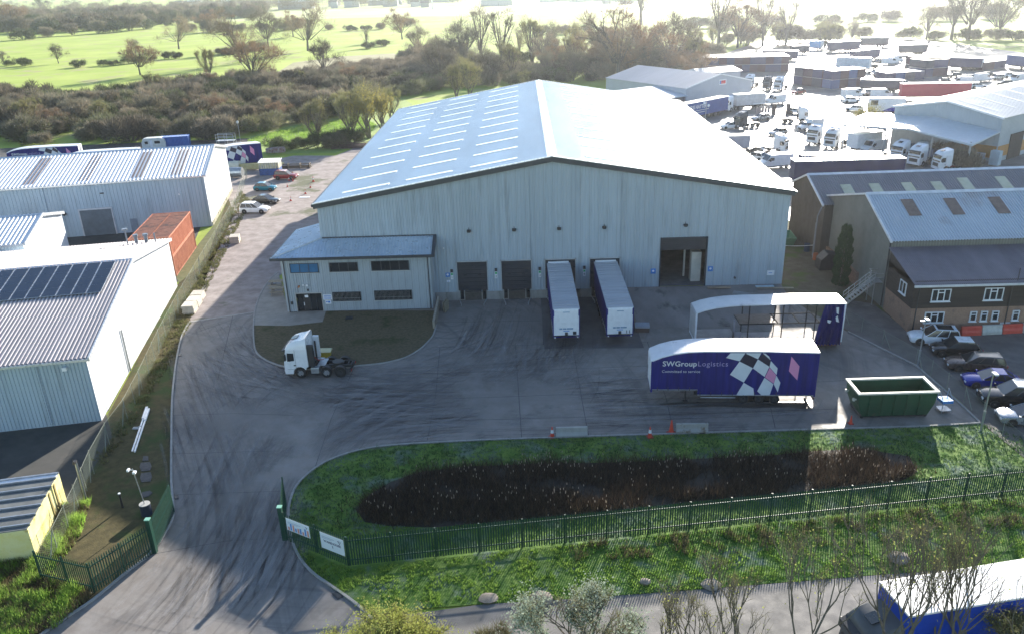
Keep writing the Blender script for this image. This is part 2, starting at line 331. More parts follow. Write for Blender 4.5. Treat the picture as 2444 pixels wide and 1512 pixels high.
def tracks(name,n,mat,z0,w0,w1):
    mb=MB()
    for i in range(n):
        b0=base[i%len(base)]; dx,dy=RR.gauss(0,58),RR.gauss(0,32); kx=RR.uniform(.86,1.14)
        pts=[(b0[0][0]+(x-b0[0][0])*kx+dx,y+dy+RR.gauss(0,2)) for x,y in b0]
        a=RR.choice([0,0,0,1,2]); a=min(a,len(pts)-4); e=len(pts)-RR.choice([0,0,1,2])
        ln=[p for p in smooth_line(GL(pts[a:e]),7)]; seg=[]; w=RR.uniform(w0,w1)
        for p in ln+[None]:
            if p is not None and inpoly(p.x,p.y,YP): seg.append(p)
            else:
                if len(seg)>4:
                    for o in (-1.0,1.0): strip(mb,seg,w,z0+.0002*i+(.0001 if o>0 else 0),off=o)
                seg=[]
    tag(mb.build(name,mat),None,None,None,'structure')
tracks('tyre_marks',190,scrub_mat((.045,.042,.043),.27),.006,.08,.26)
tracks('dry_dust_trails',70,scrub_mat((.40,.38,.37),.30),.060,.10,.4)
# drains and covers
def flat_cover(name,label,pts,z=.012,mat=DARK,cat='manhole cover'):
    mb=MB(); P=GL(pts); c=sum(P,Vector())/len(P); mb.prism([((p-c).x,(p-c).y) for p in P],0,.04,axis='z')
    k=[c+(p-c)*.75 for p in P]; mb.prism([((p-c).x,(p-c).y) for p in k],.041,.055,axis='z')
    tag(mb.build(name,mat,loc=(c.x,c.y,z),fix=True),label,cat)
IRON=M('cast_iron',(.06,.055,.055),.7,c2=(.10,.09,.085),scale=6,bump=.3,bscale=20)
flat_cover('manhole_cover','small square rusty cover at the top of the verge cover row',[(342,1088),(354,1088),(354,1099),(340,1100)],-.01,IRON)
flat_cover('manhole_cover','dark octagonal cover second from top of the verge row',[(336,1104),(358,1102),(362,1112),(358,1122),(338,1124),(333,1114)],-.01,IRON)
flat_cover('manhole_cover','dark octagonal cover third from top of the verge row',[(337,1129),(360,1126),(363,1138),(359,1148),(338,1150),(334,1140)],-.01,IRON)
flat_cover('manhole_cover','oval dark cover beside the foot of the camera mast',[(340,1174),(358,1170),(364,1176),(354,1184),(340,1187),(336,1181)],-.01,IRON)
flat_cover('manhole_cover','dark rectangular cover in the planted island below the office windows',[(826,757),(842,756),(842,763),(824,764)],.06,DARK)
flat_cover('drain_grate','square black drain grate by the road kerb below the gate',[(792,1416),(812,1409),(827,1420),(806,1430)],.012,DARK,'drain')
flat_cover('drain_grate','small square drain at the yard kerb beside the left gate leaf',[(418,1182),(426,1181),(427,1190),(418,1191)],.012,DARK,'drain')
flat_cover('drain_grate','small drain at the left kerb near the top of the lane',[(424,846),(434,845),(433,850),(423,851)],.012,DARK,'drain')
flat_cover('drain_grate','rectangular drain in the path by the picnic table',[(646,677),(660,675),(659,680),(645,682)],.07,DARK,'drain')
# ================================================================ BUILDINGS
def wallm(name,c,**k): return M(name,c,.45,var=.07,scale=.5,stretch=(1,1,.12),c3=tuple(v*.66 for v in c),s3=1.1,t3=.54,w3=.22,spec=.5,**k)
WCLAD=wallm('grey_cladding',(.37,.43,.475),joint=(0,1.0,.05,(.16,.17,.18)))
OCLAD=wallm('office_cladding',(.36,.41,.44),joint=(0,.75,.045,(.15,.15,.15)))
ROOFG=M('grey_roof_sheet',(.56,.66,.74),.40,metal=.15,var=.1,scale=.12,stretch=(1,.2,1),spec=.45)
SKYL=M('rooflight_plastic',(.86,.87,.84),.25,var=.05,spec=.7)
TRIM=M('dark_blue_trim',(.04,.048,.06),.4,var=.1)
RIDGE=M('ridge_flashing',(.62,.64,.66),.28,metal=.3,var=.05)
X0,X1,YF,YB,ZE,ZR=-22.79,28.76,86.2,153.6,11.75,16.15; XM=(X0+X1)/2
wh=thing('warehouse','huge grey clad distribution warehouse with low pitched roof and four loading docks','warehouse',(XM,YF,0))
hw=(X1-X0)/2; dp=YB-YF
def gz(x): return ZE-.15+(ZR-ZE)*(1-abs(x)/hw)
mb=MB()
docks=[(-7.86,-4.48),(-2.87,.50),(2.07,5.45),(7.08,10.43)]
openings=[(a-XM,b-XM,1.12,4.56) for a,b in docks]+[(14.98-XM,20.05-XM,1.0,6.65)]
cuts=sorted({-hw,hw}|{a for o in openings for a in o[:2]})
for a,b in zip(cuts[:-1],cuts[1:]):
    o=[q for q in openings if q[0]<=a+.01 and q[1]>=b-.01]
    sp=[(1.0,None)] if not o else ([(o[0][3],None)]+([(1.0,o[0][2])] if o[0][2]>1.01 else []))
    for z0,z1 in sp:
        for c,d in ([(a,b)] if not (a<0<b) else [(a,0),(0,b)]):
            mb.ribbed(lambda s,z0=z0:V((s-hw,0,z0)),lambda s,z1=z1:V((s-hw,0,gz(s-hw) if z1 is None else z1)),2*hw,.3333,.045,(0,-1,0),s0=c+hw,s1=d+hw)
mb.build('front_wall',WCLAD,wh)
SCLAD=wallm('side_cladding',(.40,.415,.425),joint=(1,1.0,.05,(.16,.17,.18)))
mb=MB(); mb.ribbed(lambda s:V((-hw,dp-s,.0)),lambda s:V((-hw,dp-s,ZE-.1)),dp,.3333,.045,(-1,0,0)); mb.build('side_wall',SCLAD,wh)
mb=MB(); mb.ribbed(lambda s:V((hw,s,.0)),lambda s:V((hw,s,ZE-.1)),dp,.3333,.045,(1,0,0)); mb.build('side_wall',SCLAD,wh)
mb=MB(); mb.face([(-hw,dp,0),(-hw,dp,ZE-.1),(0,dp,ZR-.1),(hw,dp,ZE-.1),(hw,dp,0)]); mb.build('back_wall',WCLAD,wh)
# concrete plinth below the docks
mb=MB(); 
pz=[(X0-XM,-7.86-XM)]+[(docks[i][1]-XM,docks[i+1][0]-XM) for i in range(3)]+[(10.43-XM,14.98-XM),(20.05-XM,hw)]
mb.box(-hw+.02,-.06,-.1,14.98-XM,.35,.995); mb.box(20.05-XM,-.06,-.1,hw-.02,.35,.995)
for a,b in docks: mb.box(a-XM+.02,-.055,.998,b-XM-.02,.5,1.1)
mb.build('plinth',M('stained_plinth',(.22,.215,.20),.9,c2=(.34,.33,.31),scale=.9,c3=(.09,.085,.07),s3=.6,t3=.55,stretch=(1,1,.4)),wh)
# roof
sl=(ZR-ZE)/hw; ov=.35
for sgn in (-1,1):
    mb=MB(); n=V((sgn*sl,0,1)).normalized()
    L_=dp+.5
    if sgn<0: mb.ribbed(lambda s:V((-hw-ov,s-.25,ZE-sl*ov)),lambda s:V((0,s-.25,ZR)),L_,.3333,.05,n)
    else: mb.ribbed(lambda s:V((0,s-.25,ZR)),lambda s:V((hw+ov,s-.25,ZE-sl*ov)),L_,.3333,.05,n)
    rf=mb.build('roof',ROOFG,wh)
    for u0,u1 in ((.095,.30),(.375,.575),(.655,.855)):
        for k in range(11):
            y=2.4+k*6.2; ms=MB(); xa,xb=sgn*hw*(1-u0),sgn*hw*(1-u1)
            w=.36; za,zb=ZR-sl*abs(xa),ZR-sl*abs(xb)
            a,b=V((xa,y,za)),V((xb,y,zb)); d=(b-a).normalized(); c=V((0,1,0)); sec=lambda p:[p-c*w+n*.02,p-c*w+n*.10,p-c*w*.6+n*.12,p+c*w*.6+n*.12,p+c*w+n*.10,p+c*w+n*.02]
            ms.loft([sec(a),sec(b)]); ms.build('rooflight',SKYL,rf,fix=True)
mb=MB(); mb.prism([(-.55,ZR-.02),(0,ZR+.13),(.55,ZR-.02),(.5,ZR-.1),(-.5,ZR-.1)],-.4,dp+.35); mb.build('ridge_cap',RIDGE,wh)
for y,t in ((-.42,.17),(dp+.26,.17)):   # verge trim: dark fascia with a light cap
    mb=MB()
    for sgn in (-1,1):
        a=V((sgn*(hw+ov),y,ZE-sl*ov)); b=V((0,y,ZR))
        mb.loft([[p+V((0,0,dz))+V((0,dy,0)) for dy,dz in ((0,-.50),(t,-.50),(t,.03),(0,.03))] for p in (a,b)])
    mb.build('verge_fascia',TRIM,wh,fix=True)
for y in (-.46,dp+.2):
    mb=MB()
    for sgn in (-1,1):
        a=V((sgn*(hw+ov+.05),y,ZE-sl*ov)); b=V((0,y,ZR))
        mb.loft([[p+V((0,dy,dz)) for dy,dz in ((0,.035),(.3,.035),(.3,.12),(0,.12))] for p in (a,b)])
    mb.build('verge_cap',RIDGE,wh,fix=True)
for sgn in (-1,1):
    mb=MB(); x=sgn*(hw+ov+.1); mb.prism([(x-.12,ZE-.36),(x+.12,ZE-.36),(x+.14,ZE-.08),(x-.14,ZE-.08)],-.3,dp+.3); mb.build('gutter',TRIM,wh)
# loading docks
DOOR=M('dock_door_panel',(.024,.028,.038),.5,var=.15,scale=.8)
DIRT=M('oily_steel',(.05,.045,.04),.6,c2=(.09,.08,.07),scale=3)
for i,(a,b) in enumerate(docks):
    xa,xb=a-XM,b-XM; mb=MB()
    for k in range(7):
        z=1.12+k*.49; mb.box(xa+.02,.12,z,xb-.02,.17,z+.478)
    mb.box(xa+.02,.18,1.1,xb-.02,.2,4.55); d=mb.build('dock_door',DOOR,wh)
    mf=MB(); mf.box(xa-.09,-.1,1.0,xa+.02,.2,4.66); mf.box(xb-.02,-.1,1.0,xb+.09,.2,4.66); mf.box(xa-.09,-.1,4.56,xb+.09,.2,4.70); mf.build('door_frame',M('door_frame_grey',(.36,.38,.39),.5),d)
    if i<2:
        mg=MB(); mg.box(xa+.7,.1,2.9,xa+1.05,.115,3.0); mg.box(xb-1.05,.1,2.9,xb-.7,.115,3.0); mg.build('vision_panel',GLASS,d)
    ml=MB(); ml.box(xa+.75,-.45,.95,xb-.75,.1,1.115); ml.box(xa+.75,-.1,.0,xb-.75,.0,.95); ml.build('dock_leveller',DIRT,wh)
    for s_ in (xa+.42,xb-.42):
        q=MB(); q.box(s_-.12,-.34,.25,s_+.12,-.07,1.0); q.box(s_-.2,-.1,.1,s_+.2,-.065,1.2); q.build('rubber_buffer',RUBBER,wh)
        q=MB(); q.tube((s_+(-.3 if s_<(xa+xb)/2 else .3),-.6,.35),(s_,-1.9,.2),.06,n=6); q.tube((s_,-1.9,.2),(s_,-1.9,.0),.06,n=6); q.build('wheel_guide',STEEL,wh)
    # bay numbers with their green lamp
    sx=xa-.62; q=MB(); q.box(sx-.14,-.10,2.55,sx+.14,-.06,3.35); bd=q.build('bay_number_sign',WHITE,wh)
    q=MB(); q.box(sx-.14,-.11,3.36,sx+.14,-.05,3.75); q.build('traffic_light',BLACKP,wh)
    q=MB(); q.box(sx-.11,-.107,3.05,sx+.11,-.101,3.3); q.build('green_panel',M('sign_green',(.02,.35,.12),.5),bd)
    lettering(str(i+1),.42,DARK,bd,(sx,-.107,2.78),(math.pi/2,0,0),'CENTER')
# roller door bay, standing half open on a dim interior
xa,xb=14.98-XM,20.05-XM; mb=MB()
for k in range(14): mb.box(xa+.02,.10+.02*(k%2),5.28+k*.1,xb-.02,.15+.02*(k%2),5.375+k*.1)
mb.build('roller_shutter',DOOR,wh)
mb=MB(); mb.box(xa-.09,-.1,.6,xa+.01,.4,6.75); mb.box(xb-.01,-.1,.6,xb+.09,.4,6.75); mb.box(xa-.09,-.1,6.66,xb+.09,.4,6.8); mb.build('door_frame',TRIM,wh)
mb=MB(); mb.face([(xa+.02,-.02,1.06),(xb-.02,-.02,1.06),(xb-.02,.5,1.1),(xa+.02,.5,1.1)]); mb.face([(xa-8,.5,1.1),(xb+6,.5,1.1),(xb+6,16,1.1),(xa-8,16,1.1)]); mb.face([(xa-8,.5,7),(xb+6,.5,7),(xb+6,16,7),(xa-8,16,7)]); mb.face([(xa-8,16,1.1),(xb+6,16,1.1),(xb+6,16,7),(xa-8,16,7)]); mb.face([(xb+6,.5,1.1),(xb+6,16,1.1),(xb+6,16,7),(xb+6,.5,7)]); mb.face([(xa-8,.5,1.1),(xa-8,16,1.1),(xa-8,16,7),(xa-8,.5,7)])
mb.build('interior',M('dim_interior',(.10,.10,.10),.8,c2=(.2,.2,.2),scale=.4),wh)
mb=MB(); mb.box(xb-1.35,1.2,1.1,xb-.25,2.2,4.6); mb.box(xb-1.9,3,1.1,xb-1.7,3.2,5.2); mb.build('inner_panel',M('cream_panel',(.5,.47,.4),.7),wh)
# wall lamps above each door
for x in (-6.3,-1.3,3.65,8.63,17.55):
    q=MB(); q.box(x-XM-.22,-.38,8.12,x-XM+.22,-.05,8.32); q.box(x-XM-.16,-.36,8.05,x-XM+.16,-.12,8.125); q.tube((x-XM,-.05,8.3),(x-XM,-.05,8.55),.03,n=5); q.build('wall_lamp',BLACKP,wh)
BLUES=M('sign_blue',(.05,.20,.55),.5)
for x,z,w,h,mm in ((-8.95,3.1,.25,.25,BLUES),(14.2,2.9,.28,.3,BLUES),(20.6,3.0,.28,.3,BLUES),(27.4,2.35,.4,.28,WHITE),(-8.9,2.35,.2,.12,WHITE)):
    q=MB(); q.box(x-XM-w,-.085,z-h,x-XM+w,-.06,z+h); s_=q.build('notice_sign',mm,wh)
    if mm is BLUES:
        q=MB(); q.tube((x-XM,-.09,z+.04),(x-XM,-.094,z+.04),.13,n=10); q.build('pictogram',WHITE,s_)
    else:
        q=MB(); q.box(x-XM-w*.6,-.09,z-.05,x-XM+w*.4,-.086,z+.02); q.build('printed_line',BLUES,s_)
q=MB(); q.box(x0:=-9.3-XM,-.2,6.2,x0+.15,-.06,6.35); q.build('security_camera',WHITE,wh)
q=MB()
q.tube((23.4-XM,-.05,1.9),(23.4-XM,-.25,1.9),.12,n=8); q.build('vent_outlet',BLACKP,wh)
# concrete ramp up to the roller door
mb=MB(); 
for k in range(2):
    pass
ramp=[(11.2,86.16,1.04),(28.7,86.16,.95),(28.7,82.5,.5),(26.5,76.8,.02),(11.4,76.8,.02),(11.2,81.5,.52)]
mb.face(ramp); mb.face([(11.2,86.16,-.02),(11.2,86.16,1.04),(11.2,81.5,.52),(11.4,76.8,.02),(11.4,76.8,-.02)])
mb.face([(28.7,86.16,-.02),(28.7,82.5,-.02),(28.7,82.5,.5),(28.7,86.16,.95)]); mb.face([(28.7,82.5,-.02),(26.5,76.8,-.02),(26.5,76.8,.02),(28.7,82.5,.5)])
RAMPM=M('worn_ramp_concrete',(.17,.15,.14),.8,c2=(.27,.24,.225),scale=.35,c3=(.09,.08,.075),s3=.5,t3=.57,bump=.2,bscale=8,stretch=(1,.5,1),det=9)
tag(mb.build('ramp',RAMPM,fix=True),'worn concrete ramp up to the roller door',None,None,'structure')
mb=MB(); pit=[(-9.6,86.1,.005),(-9.6,72.9,.005),(3,72.9,.005),(3,86.1,.005)]; 
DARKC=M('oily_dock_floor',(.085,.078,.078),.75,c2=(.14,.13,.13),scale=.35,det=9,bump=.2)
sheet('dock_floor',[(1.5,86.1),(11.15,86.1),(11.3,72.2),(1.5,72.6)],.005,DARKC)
# ---------------- office block
off=thing('office_block','two storey grey clad office annexe with hipped metal roof at the warehouse corner','office',(-26.95,83.8,0))
# local: x 0..16.4, y 0..  ; front wall height 6.7
OW,OHT=16.42,6.55; mb=MB(); wins=[(1.04,4.04,4.70,5.66,3),(5.39,8.39,4.72,5.66,3),(10.0,14.0,4.72,5.72,4),(5.38,8.39,1.26,2.22,3),(10.02,14.07,1.26,2.28,4)]
ent=(1.2,4.05,.0,2.2)
mb.ribbed(lambda s:V((s,0,2.2)),lambda s:V((s,0,OHT)),OW,.25,.03,(0,-1,0),s0=1.2,s1=4.05)
mb.ribbed(lambda s:V((s,0,.06)),lambda s:V((s,0,OHT)),OW,.25,.03,(0,-1,0),s0=0,s1=1.2)
mb.ribbed(lambda s:V((s,0,.06)),lambda s:V((s,0,OHT)),OW,.25,.03,(0,-1,0),s0=4.05)
mb.build('front_wall',OCLAD,off)
OSC=wallm('office_side_cladding',(.36,.385,.39),joint=(1,.75,.045,(.15,.15,.15)))
mb=MB(); mb.ribbed(lambda s:V((0,10.2-s,.06)),lambda s:V((0,10.2-s,OHT)),10.2,.25,.03,(-1,0,0)); mb.build('side_wall',OSC,off); mb=MB(); mb.ribbed(lambda s:V((OW,s,.06)),lambda s:V((OW,s,OHT+ .55*s)),2.4,.25,.03,(1,0,0)); mb.build('side_wall',OSC,off)
mb=MB(); mb.face([(0,10.2,0),(4.2,10.2,0),(4.2,10.2,OHT+.3),(0,10.2,OHT)]); mb.build('back_wall',OSC,off)
FR=M('window_frame_dark',(.05,.06,.07),.4)
for (a,b,c,d,n) in wins:
    q=MB(); q.box(a-.08,-.1,c-.08,b+.08,-.035,c); q.box(a-.08,-.1,d,b+.08,-.035,d+.06); q.box(a-.08,-.1,c,a,-.035,d); q.box(b,-.1,c,b+.08,-.035,d)
    for k in range(1,n): x=a+(b-a)*k/n; q.box(x-.03,-.095,c,x+.03,-.035,d)
    w_=q.build('window',FR,off)
    q=MB(); q.box(a,-.06,c,b,-.035,d); q.build('pane',M('blue_window_film',(.05,.16,.30),.15) if a<2 else GLASS,w_)
    if c<3:
        q=MB(); 
        for k in range(int((b-a)/.14)): q.box(a+.05+k*.14,-.13,c,a+.075+k*.14,-.105,d)
        q.box(a,-.14,c+.3,b,-.131,c+.33); q.build('security_bars',STEEL,w_)
    q=MB(); q.box(a-.12,-.13,c-.13,b+.12,-.032,c-.082); q.build('sill',M('sill_pale',(.5,.5,.48),.5),w_)
a,b,c,d=ent
q=MB(); q.box(a,.25,.05,b,.3,2.2); q.build('entrance_glazing',GLASS,off)
q=MB()
for x in (a,a+.72,a+1.45,a+2.15,b-.05): q.box(x,.17,.05,x+.05,.25,2.2)
q.box(a,.17,2.12,b,.25,2.2); q.build('entrance_frame',FR,off)
q=MB(); q.box(a+.77,.19,.08,a+1.42,.24,1.6); q.build('door',BLACKP,off)
q=MB(); q.box(a+.9,.16,1.65,a+1.3,.168,1.95); q.box(a+.72,.15,.7,a+.8,.168,1.1); q.build('door_notice',WHITE,off)
q=MB(); q.box(a-.1,-.08,2.2,b+.1,.0,2.32); q.box(a-.1,-.08,.05,a,.0,2.2); q.box(b,-.08,.05,b+.1,.0,2.2); q.build('entrance_surround',M('pale_surround',(.4,.4,.38),.6),off)
# notice boards beside the entrance
q=MB(); q.box(4.22,-.10,1.42,5.2,-.045,2.02); q.box(4.42,-.10,.92,5.05,-.045,1.36); s_=q.build('notice_board',WHITE,off)
q=MB(); 
for z in (1.88,1.78,1.62,1.5): q.box(4.32,-.104,z,5.1,-.101,z+.05)
q.box(4.7,-.104,1.05,4.95,-.101,1.25); q.box(4.5,-.104,1.1,4.65,-.101,1.25); q.build('printed_lines',BLUES,s_)
q=MB(); q.box(2.1,-.25,3.2,2.35,-.05,3.32); q.box(2.5,-.22,3.1,2.72,-.05,3.3); q.build('wall_lamp',WHITE,off)
q=MB(); q.tube((1.7,-.05,3.1),(1.7,-.3,3.05),.1,n=8); q.build('alarm_box',M('alarm_orange',(.5,.18,.05),.5),off)
q=MB(); q.box(2.55,-.12,2.5,2.72,-.04,2.75); q.build('intercom',BLACKP,off)
q=MB(); q.box(.55,-.12,.95,.75,-.04,1.3); q.build('post_box',BLACKP,off)
# roof (front slope meets the warehouse wall; left slope is hipped)
zb_=OHT+1.25
A_=V((-.8,-.65,OHT-.02)); B_=V((OW+.55,-.65,OHT-.02)); C_=V((OW+.55,2.33,zb_)); Hp=V((4.3,2.33,zb_)); Lb=V((-.8,10.4,OHT-.02)); Lt=V((4.1,10.4,zb_-.1))
OROOF=M('office_roof_sheet',(.46,.54,.62),.32,metal=.35,c3=(.58,.66,.74),s3=.16,t3=.48,w3=.12,spec=.7,var=.08,scale=.5)
mb=MB(); Lx=B_.x-A_.x
def topf(s):
    x=A_.x+s; 
    if x<Hp.x: t=(x-A_.x)/(Hp.x-A_.x); return A_.lerp(Hp,t)
    return V((x,2.33,zb_))
mb.ribbed(lambda s:V((A_.x+s,A_.y,A_.z)),topf,Lx,.3333,.04,V((0,-.38,1)).normalized())
def topl(s):
    y=10.4-s
    if y<Hp.y: return A_.lerp(Hp,(y-A_.y)/(Hp.y-A_.y))
    return V((Hp.x,y,zb_))
mb.ribbed(lambda s:V((A_.x,10.4-s,A_.z)),topl,10.4+.65,.3333,.04,V((-.25,0,1)).normalized())
mb.build('roof',OROOF,off)
mb=MB(); mb.tube(A_+V((0,0,.05)),Hp+V((0,0,.08)),.09,n=6); mb.build('hip_cap',RIDGE,off)
mb=MB(); mb.box(A_.x-.12,A_.y-.12,OHT-.28,B_.x,A_.y,OHT+.02); mb.box(A_.x-.12,A_.y,OHT-.28,A_.x,10.4,OHT+.02)
for k in range(2): mb.loft([[B_+V((0,dy,dz))+V((dx,0,0)) for dx,dy,dz in ((-.3,0,-.25),(.05,0,-.25),(.05,0,.1),(-.3,0,.1))],[C_+V((0,dy,dz))+V((dx,0,0)) for dx,dy,dz in ((-.3,0,-.25),(.05,0,-.25),(.05,0,.1),(-.3,0,.1))]]) if k==0 else None
mb.box(4.3,2.25,zb_-.02,OW+.5,2.38,zb_+.1)
mb.build('gutter',TRIM,off,fix=True)
for x in (.32,OW-.28):
    mb=MB(); mb.tube((x,-.12,.06),(x,-.12,OHT-.3),.06,n=7); mb.tube((x,-.12,OHT-.3),(x,-.7,OHT-.15),.06,n=7); mb.build('downpipe',TRIM,off)
# ---------------- generic shed
def shed(name,label,cat,org,rz,W,Dp,ze,zr,yr_,wallmat,roofmat,per=.4,dep=.05,rper=.4,trim=RIDGE,ov=.25,gabmat=None,zb2=None,roofs=True,wide=.55):
    """front wall along local x (0..-W to the left of org), depth +y, ridge parallel to x at y=yr_"""
    t=thing(name,label,cat,org,rz); zb2=ze if zb2 is None else zb2
    mb=MB(); mb.ribbed(lambda s:V((-W+s,0,0)),lambda s:V((-W+s,0,ze)),W,per,dep,(0,-1,0),wide=.8); mb.build('front_wall',wallmat,t)
    gz=lambda y: ze+(zr-ze)*y/yr_ if y<yr_ else zb2+(zr-zb2)*(Dp-y)/(Dp-yr_)
    for x,nx in ((0,1),(-W,-1)):
        mb=MB()
        for a,b in ((0,yr_),(yr_,Dp)): mb.ribbed(lambda s:V((x,s,0)),lambda s:V((x,s,gz(s)-.03)),Dp,per,.008,(nx,0,0),wide=.8,s0=a,s1=b)
        mb.build('gable_wall',gabmat or wallmat,t)
    mb=MB(); mb.face([(0,Dp,0),(-W,Dp,0),(-W,Dp,zb2),(0,Dp,zb2)]); mb.build('back_wall',wallmat,t)
    n1=V((0,-(zr-ze),yr_)).normalized(); n2=V((0,(zr-zb2),Dp-yr_)).normalized()
    s1_=(zr-ze)/yr_; s2_=(zr-zb2)/(Dp-yr_)
    mb=MB(); mb.ribbed(lambda s:V((-W-ov+s,-ov,ze-s1_*ov)),lambda s:V((-W-ov+s,yr_,zr)),W+2*ov,rper,dep*1.2,n1,wide=wide); r1=mb.build('roof',roofmat,t)
    mb=MB(); mb.ribbed(lambda s:V((ov-s,Dp+ov,zb2-s2_*ov)),lambda s:V((ov-s,yr_,zr)),W+2*ov,rper,dep*1.2,n2,wide=wide); mb.build('roof',roofmat,t)
    mb=MB(); mb.prism([(yr_-.35,zr-.02),(yr_,zr+.12),(yr_+.35,zr-.02),(yr_,zr-.06)],-W-ov,ov,axis='x'); mb.build('ridge_cap',trim,t)
    for x in (ov,-W-ov-.12):
        mb=MB()
        for p,q in ((V((x,-ov-.05,ze-s1_*ov)),V((x,yr_,zr))),(V((x,Dp+ov,zb2-s2_*ov)),V((x,yr_,zr)))):
            mb.loft([[r+V((dx,0,dz)) for dx,dz in ((0,-.28),(.12,-.28),(.12,.11),(0,.11))] for r in (p,q)])
        mb.build('verge_trim',trim,t,fix=True)
    mb=MB(); mb.box(-W-ov,-ov-.16,ze-s1_*ov-.2,ov,-ov-.01,ze-s1_*ov+.0); mb.build('gutter',trim,t)
    return t
LCLAD=wallm('pale_blue_cladding',(.40,.49,.56)); LW=M('white_gable_sheet',(.74,.76,.78),.45,var=.04,scale=.4,spec=.5)
CRUST=M('white_corrugated_roof',(.34,.31,.32),.42,c2=(.44,.405,.41),scale=.3,c3=(.28,.24,.24),s3=.35,t3=.6,stretch=(1,.08,1),spec=.8)
RZ=math.radians(11)
near=shed('left_workshop','pale clad workshop with ribbed roof carrying a row of solar panels, nearest on the left','workshop',(-36.74,60.26,0),RZ,34,33.6,6.05,8.85,17.2,LCLAD,CRUST,per=.3,rper=.34,gabmat=LW,wide=.42,dep=.085)
for k in range(24):     # solar panels under the ridge
    q=MB(); x=-1.15-k*1.33; th=math.atan2(8.85-6.05,17.2); T=Matrix.Translation((x,17.0,8.85-.03))@Matrix.Rotation(th,4,'X')
    q.box(-1.29,-6.5,.16,0,-.3,.20,T=T); f_=q.build('solar_panel',M('panel_frame',(.6,.62,.64),.3,metal=.6),near)
    q=MB()
    for j in range(4): q.box(-1.25,-6.46+j*1.545,.201,-.04,-6.46+j*1.545+1.52,.208,T=T)
    q.build('cells',M('solar_cells',(.006,.009,.022),.12,var=.3,spec=.7,scale=.6),f_)
q=MB(); q.tube((-3.9,-.12,.1),(-3.9,-.12,5.8),.07,n=7); q.build('downpipe',LCLAD,near)
q=MB(); q.box(-1.9,-.35,5.1,-1.55,-.05,5.4); q.build('flood_lamp',WHITE,near)
q=MB(); 
for k in range(6): q.box(-11.6+.27*k,2,6.45+.33+.02,-11.45+.27*k,11.5,6.45+.33+.03) if False else None
T=Matrix.Translation((-9.5,0,6.05))@Matrix.Rotation(math.atan2(2.8,17.2),4,'X'); q.box(-.9,.6,.075,0,12.5,.085,T=T); q.build('dark_rooflight',M('mossy_rooflight',(.10,.11,.09),.7,c2=(.2,.2,.16),scale=1,stretch=(1,.2,1)),near)
q=MB(); q.tube((.12,9.6,.1),(.12,9.6,4.4),.09,n=7); q.build('downpipe',STEEL,near)
for k,(x,h) in enumerate(((-4.0,1.7),(-3.0,.9),(-1.9,.9),(-.9,.9))):
    q=MB(); zz=6.7; q.tube((x,31.5,zz-.8),(x,31.5,zz+h-.3),.2 if k in(1,2) else .08,n=10); q.tube((x,31.5,zz+h-.3),(x,31.5,zz+h-.1),.3 if k in(0,1,2) else .1,n=10); q.build('roof_vent',M('vent_cowl_grey',(.25,.28,.31),.4,metal=.4),near)
ROWH=M('white_roof_sheet',(.76,.76,.77),.42,var=.06,scale=.3,c3=(.44,.36,.34),s3=.25,t3=.62,stretch=(1,.06,1))
far=shed('long_store','long pale clad store with wide ribbed white roof behind the rusty containers','store',(-48.12,119.72,0),RZ,48,23.4,7.95,10.3,11.7,LCLAD,ROWH,per=.5,rper=.55,dep=.045,gabmat=LW,wide=.45)
for x in (-4.6,-10.2,-17.6,-25.2,-32.6,-40):
    T=Matrix.Translation((x,0,7.95))@Matrix.Rotation(math.atan2(2.35,11.7),4,'X'); q=MB()
    for k in range(3): q.box(-.08+k*.55,.7,.045,.10+k*.55,10.6,.085,T=T)
    q.build('dirty_rooflight',M('rooflight_grime',(.16,.11,.10),.8,c2=(.26,.20,.18),scale=1.5,stretch=(1,.3,1)),far)
q=MB(); q.box(-18.3,-.12,0,-13.9,-.05,3.9); 
for k in range(30): q.box(-18.25,-.15,.05+k*.128,-13.95,-.12,.13+k*.128)
rs=q.build('roller_shutter',M('shutter_grey',(.14,.17,.20),.5),far)
q=MB(); q.box(-18.5,-.16,0,-18.3,-.05,4.0); q.box(-13.9,-.16,0,-13.7,-.05,4.0); q.box(-18.5,-.16,3.9,-13.7,-.05,4.15); q.build('shutter_frame',M('pale_frame',(.55,.57,.6),.5),rs)
q=MB(); q.box(-11.6,-.1,0,-10.6,-.05,2.1); d_=q.build('personnel_door',M('door_blue_grey',(.22,.27,.33),.5),far)
q=MB(); q.box(-10.78,-.14,.95,-10.7,-.1,1.1); q.build('handle',STEEL,d_)
for x in (-22.6,-.5):
    q=MB(); q.tube((x,-.14,.05),(x,-.14,7.6),.08,n=7); q.build('downpipe',LCLAD,far)
q=MB(); q.tube((-20.4,-.05,3.6),(-20.4,-.4,3.6),.25,n=10); q.build('extractor_cowl',BLACKP,far)
q=MB(); q.box(-14.9,-.2,6.2,-14.4,-.05,6.35); q.build('flood_lamp',BLACKP,far)
q=MB(); q.box(-4.0,-.2,5.2,-3.8,-.05,5.45); q.build('alarm_box',WHITE,far)
q=MB(); q.box(-1.0,.3,0,.12,23,.55); q.build('low_plinth',M('mossy_plinth',(.4,.38,.28),.9,c3=(.15,.14,.08),s3=.8,t3=.5),far)
c3=V(G(53,640))+V((0,0,0))
small=shed('side_extension','tall white walled block with small ribbed roof at the left edge','building',(-59.8,91.6,0),RZ,16,14,6.6,8.2,7,LW,ROWH,per=.4,rper=.5)
q=MB(); q.box(-3.5,24.8-0,0,-2.3,25.6,1.1); q=None
